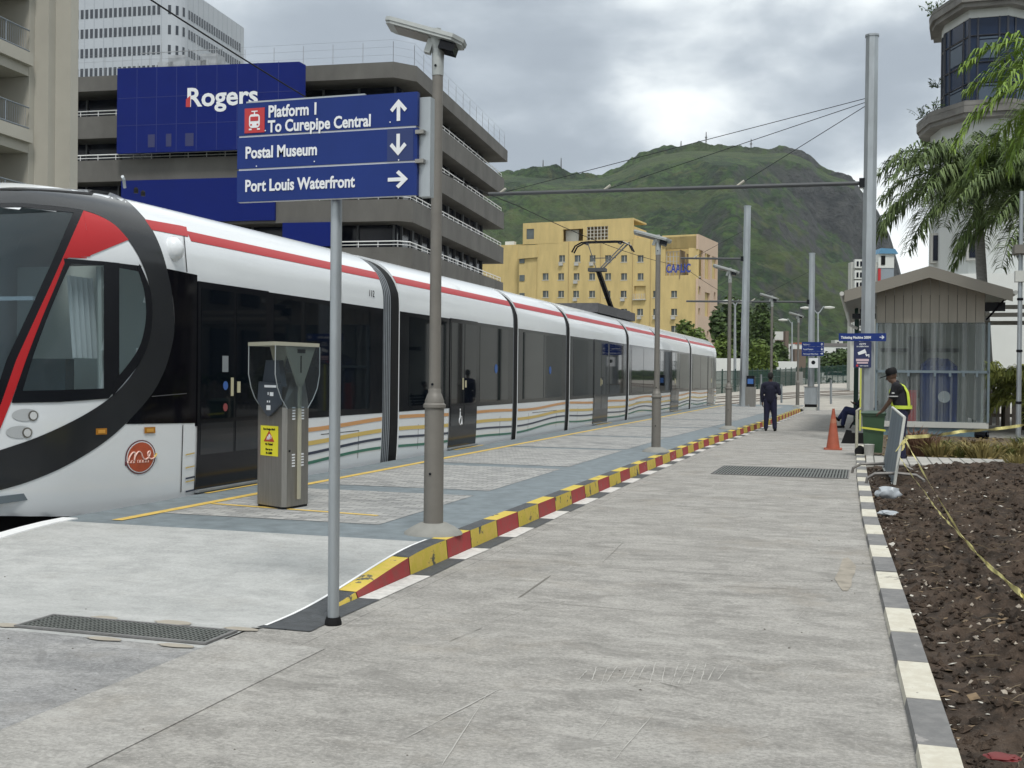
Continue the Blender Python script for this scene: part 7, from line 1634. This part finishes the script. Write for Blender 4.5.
# hi-vis straps as bands hugging the torso
def band_(pts, w_, m, nm):
    mb = MB(); vs = []
    for p_, nn in pts:
        p_ = Vector(p_); nn = Vector(nn).normalized(); vs.append((p_, nn))
    out_ = []
    for i, (p_, nn) in enumerate(vs):
        d = (vs[min(i+1, len(vs)-1)][0]-vs[max(0, i-1)][0]).normalized(); s_ = d.cross(nn).normalized()*w_/2; out_ += [p_+s_, p_-s_, p_+s_+nn*.006, p_-s_+nn*.006]
    n = len(vs); mb.add(out_, [f for i in range(n-1) for f in ((4*i+2, 4*i+3, 4*i+7, 4*i+6), (4*i, 4*i+4, 4*i+5, 4*i+1), (4*i, 4*i+2, 4*i+6, 4*i+4), (4*i+1, 4*i+5, 4*i+7, 4*i+3))]); return mb.build(nm, m, t)
bl = [((X+.03+.182*math.cos(a_), Y+.222*math.sin(a_), 1.075+.0*math.cos(a_)), (math.cos(a_), math.sin(a_), 0)) for a_ in [2*math.pi*i/24 for i in range(25)]]
band_(bl, .065, M_hiviz, 'waist_band')
for sy in (-1, 1):
    st = [((X+.155, Y+sy*.125, 1.08), (1, sy*.8, 0)), ((X+.145, Y+sy*.135, 1.22), (1, sy*.9, .1)), ((X+.125, Y+sy*.13, 1.36), (1, sy*.8, .3)), ((X+.06, Y+sy*.12, 1.485), (.6, sy*.4, 1)), ((X-.03, Y+sy*.115, 1.535), (0, sy*.2, 1)), ((X-.12, Y+sy*.12, 1.50), (-.7, sy*.3, .8)), ((X-.195, Y+sy*.12, 1.38), (-1, sy*.4, .2)), ((X-.19, Y+sy*.12, 1.22), (-1, sy*.4, 0)), ((X-.14, Y+sy*.13, 1.08), (-1, sy*.5, 0))]
    s2 = []
    for i in range(len(st)-1):
        for j in range(3): f = j/3; s2.append((Vector(st[i][0]).lerp(Vector(st[i+1][0]), f), Vector(st[i][1]).lerp(Vector(st[i+1][1]), f)))
    s2.append(st[-1]); sb_ = band_(s2, .072, M_hiviz, 'shoulder_strap'); 
bl = [((X-.115+.0, Y-.135, 1.30), (-.3, -1, 0))]
q = MB(); q.add([(X-.17, Y-.236, 1.335), (X-.115, Y-.238, 1.335), (X-.125, Y-.238, 1.37), (X-.143, Y-.238, 1.355), (X-.16, Y-.238, 1.37)], [(0, 1, 2, 3, 4)]); q.build('badge', M_silver, t)
band_([((X-.14+.088*math.cos(a_)*1.05, Y-.15+.088*math.sin(a_)*1.05, 1.285), (math.cos(a_), math.sin(a_), 0)) for a_ in [2*math.pi*i/14 for i in range(15)]], .018, M_silver, 'sleeve_trim')
# --- seated person on a bench, mostly behind the pole
X, Y = -.14, 38.4; t = thing('person', (X, Y, 0), 'person in dark blue trousers sitting back on a bench behind the thick pole', 'person')
hp, eyes = head((X+.26, Y, 1.22), (-1, 0, -.3), t)
body = hp+[('c', (X+.2, Y, 1.0), .055, (X+.24, Y, 1.14), .05), ('c', (X+.0, Y, .52), .14, (X+.16, Y, .92), .15), ('c', (X, Y-.1, .5), .10, (X-.42, Y-.11, .56), .068), ('c', (X-.42, Y-.11, .56), .065, (X-.50, Y-.12, .12), .042), ('c', (X, Y+.1, .5), .10, (X-.40, Y+.1, .62), .068), ('c', (X-.40, Y+.1, .62), .065, (X-.62, Y+.05, .30), .042),
 ('c', (X+.16, Y-.18, .98), .06, (X+.05, Y-.24, .74), .045), ('c', (X+.05, Y-.24, .74), .045, (X-.13, Y-.12, .82), .032), ('c', (X+.16, Y+.18, .98), .06, (X+.05, Y+.24, .74), .045), ('c', (X+.05, Y+.24, .74), .045, (X-.13, Y+.1, .80), .032)]
body += hand((X-.14, Y-.12, .82), (-1, .2, .3), (0, 0, 1))+hand((X-.14, Y+.1, .80), (-1, -.2, .3), (0, 0, 1))
solid(body, 'body', M_skin, t, .012); eyes.build('eyes', M_black, t)
solid([('c', (X+.0, Y, .54), .158, (X+.15, Y, .90), .17), ('c', (X+.15, Y-.12, .96), .10, (X+.15, Y+.12, .96), .10), ('c', (X+.16, Y-.18, .97), .078, (X+.05, Y-.24, .74), .062), ('c', (X+.05, Y-.24, .74), .06, (X-.09, Y-.14, .81), .046), ('c', (X+.16, Y+.18, .97), .078, (X+.05, Y+.24, .74), .062), ('c', (X+.05, Y+.24, .74), .06, (X-.09, Y+.12, .79), .046)], 'jacket', M_cloth, t, .012)
solid([('c', (X, Y-.1, .5), .122, (X-.42, Y-.11, .56), .094), ('c', (X-.42, Y-.11, .56), .092, (X-.50, Y-.12, .14), .070), ('c', (X, Y+.1, .5), .122, (X-.40, Y+.1, .62), .094), ('c', (X-.40, Y+.1, .62), .092, (X-.60, Y+.05, .34), .070)], 'trousers', M_jeans, t, .012)
solid([('c', (X-.48, Y-.12, .05), .045, (X-.66, Y-.12, .04), .038)], 'shoe', M_black, t, .01); solid([('c', (X-.63, Y+.05, .26), .045, (X-.78, Y+.05, .36), .038)], 'shoe', M_black, t, .01)
solid([('e', (X+.28, Y, 1.27), (.105, .088, .085), 0)], 'hair', M_hair, t, .01)
t = thing('bench', (.15, 38.4, 0), 'dark slatted bench under the shelter eave behind the thick pole', 'bench')
q = MB()
for i in range(5): q.box((-.22+i*.09, 37.7, .355), (-.15+i*.09, 39.4, .385))
q.build('seat', M_dark, t); q = MB()
for i in range(4): q.box((.30+i*.03, 37.7, .45+i*.11), (.33+i*.03, 39.4, .53+i*.11))
q.build('backrest', M_dark, t)
for y in (37.85, 39.25):
    q = MB(); q.tube([(-.42, y, .02), (-.22, y, .35), (.25, y, .35), (.42, y, .92)], .025, 6); q.tube([(.2, y, .34), (.35, y, .02)], .025, 6); q.build('leg', M_dark, t)
# ================================================================== OFF-FRAME SURROUNDINGS mirrored in the tram glass
for k_, (x, y, h_, r_) in enumerate(((13, 2, 8, 3.2), (15.5, 9, 9.5, 3.6), (13.5, 16, 8, 3.2), (15, 23, 9, 3.5), (14, -5, 9, 3.5), (16, -13, 10, 4))):
    rnd = random.Random(90+k_); t = thing('street_tree', (x, y, 0), ('leafy street tree beyond the soil bed outside the right edge, number %d along the row' % (k_+1)).replace('number %d along the row' % (k_+1), ('first', 'second', 'third', 'fourth', 'fifth', 'sixth')[k_]+' of its row'), 'tree')
    mb, L_ = crown((x, y, h_*.5), r_, h_*.42, 2600, .26, rnd); mb.build('crown', M_leaf, t); MB().tube([(x, y, -.3), (x, y, h_*.4), (x, y, h_*.6)], [.22, .16, .08], 8).build('trunk', mat('tree_bark', (.07, .055, .04), .9), t)
t = thing('colonial_building', (22, 70, 0), 'long colonial building, wall darkened to dim its reflection, with rows of tall windows beyond the right edge', 'building')
MB().box((17.2, 38, 0), (27, 100, 9)).build('wall', M_recess, t)  # wall colour darkened so the tram glass mirrors it dimmer
for i in range(20):
    for z in (1.0, 5.2): MB().box((17.05, 39+i*3.05, z), (17.19, 40.7+i*3.05, z+2.9)).build('window', M_dglass, t)
hg = MB(); rnd = random.Random(4)
for i in range(2600):
    y = rnd.uniform(38, 100); hh = rnd.uniform(.1, 1.5); c_ = Vector((16.4+rnd.uniform(-.3, .3), y, hh)); u_ = Vector((rnd.uniform(-1, 1), rnd.uniform(-1, 1), rnd.uniform(-1, 1))).normalized()*.22; v_ = u_.cross(Vector((0, 0, 1))).normalized()*.15; hg.add([c_-u_, c_+v_, c_+u_, c_-v_], [(0, 1, 2, 3)])
tag(hg.build('hedge', M_leaf2), 'clipped hedge along the colonial building beyond the right edge', 'hedge')
t = thing('roadside_building', (24, 0, 0), 'beige roadside building beyond the street trees outside the right edge', 'building')
MB().box((20, -30, 0), (32, 27, 8)).build('wall', M_recess, t)
for i in range(14):
    for z in (1.2, 4.4, 7.4): MB().box((19.9, -28+i*4, z), (20.05, -26.2+i*4, z+1.9)).build('window', M_dglass if (i+int(z)) % 3 else M_wall, t)
GR = {'tree': 'trees at the foot of the mountain', 'street_tree': 'street trees along the right side', 'palm_tree': 'palm trees beside the shelter', 'leafy_shrub': 'leafy shrubs beside the shelter', 'plant_clump': 'dry plant clumps in the garden bed', 'radio_mast': 'radio masts on the mountain crest', 'catenary_pole': 'steel poles carrying the overhead wire', 'highway_lamp': 'far highway lamps', 'bollard': 'pale posts at the far platform end', 'hoarding': 'white hoardings behind the fence', 'parked_car': 'cars parked beyond the fence', 'ledge_weed': 'weeds on the tower ledges', 'barrier_tape': 'yellow tapes tied to the barrier', 'tram_track': 'pairs of tram rails', 'drain_grate': 'drain grates in the paving', 'ticket_validator': 'ticket machines on the platform'}
for o in list(C.objects):
    k_ = o.name.split('.')[0]
    if o.parent is None and k_ in GR and 'kind' not in o.keys(): o['group'] = GR[k_]
# ================================================================== HAZE
hz = bpy.data.materials.new('haze_air'); hz.use_nodes = True; q = hz.node_tree; q.nodes.clear(); oo = q.nodes.new('ShaderNodeOutputMaterial'); pvn = q.nodes.new('ShaderNodeVolumePrincipled')
pvn.inputs['Color'].default_value = (.80, .87, .95, 1); pvn.inputs['Density'].default_value = .00006; pvn.inputs['Anisotropy'].default_value = .2; q.links.new(pvn.outputs[0], oo.inputs['Volume'])
hb = MB().box((-3600, -700, -6), (3600, 4600, 460)).build('haze', hz); tag(hb, kind='stuff')
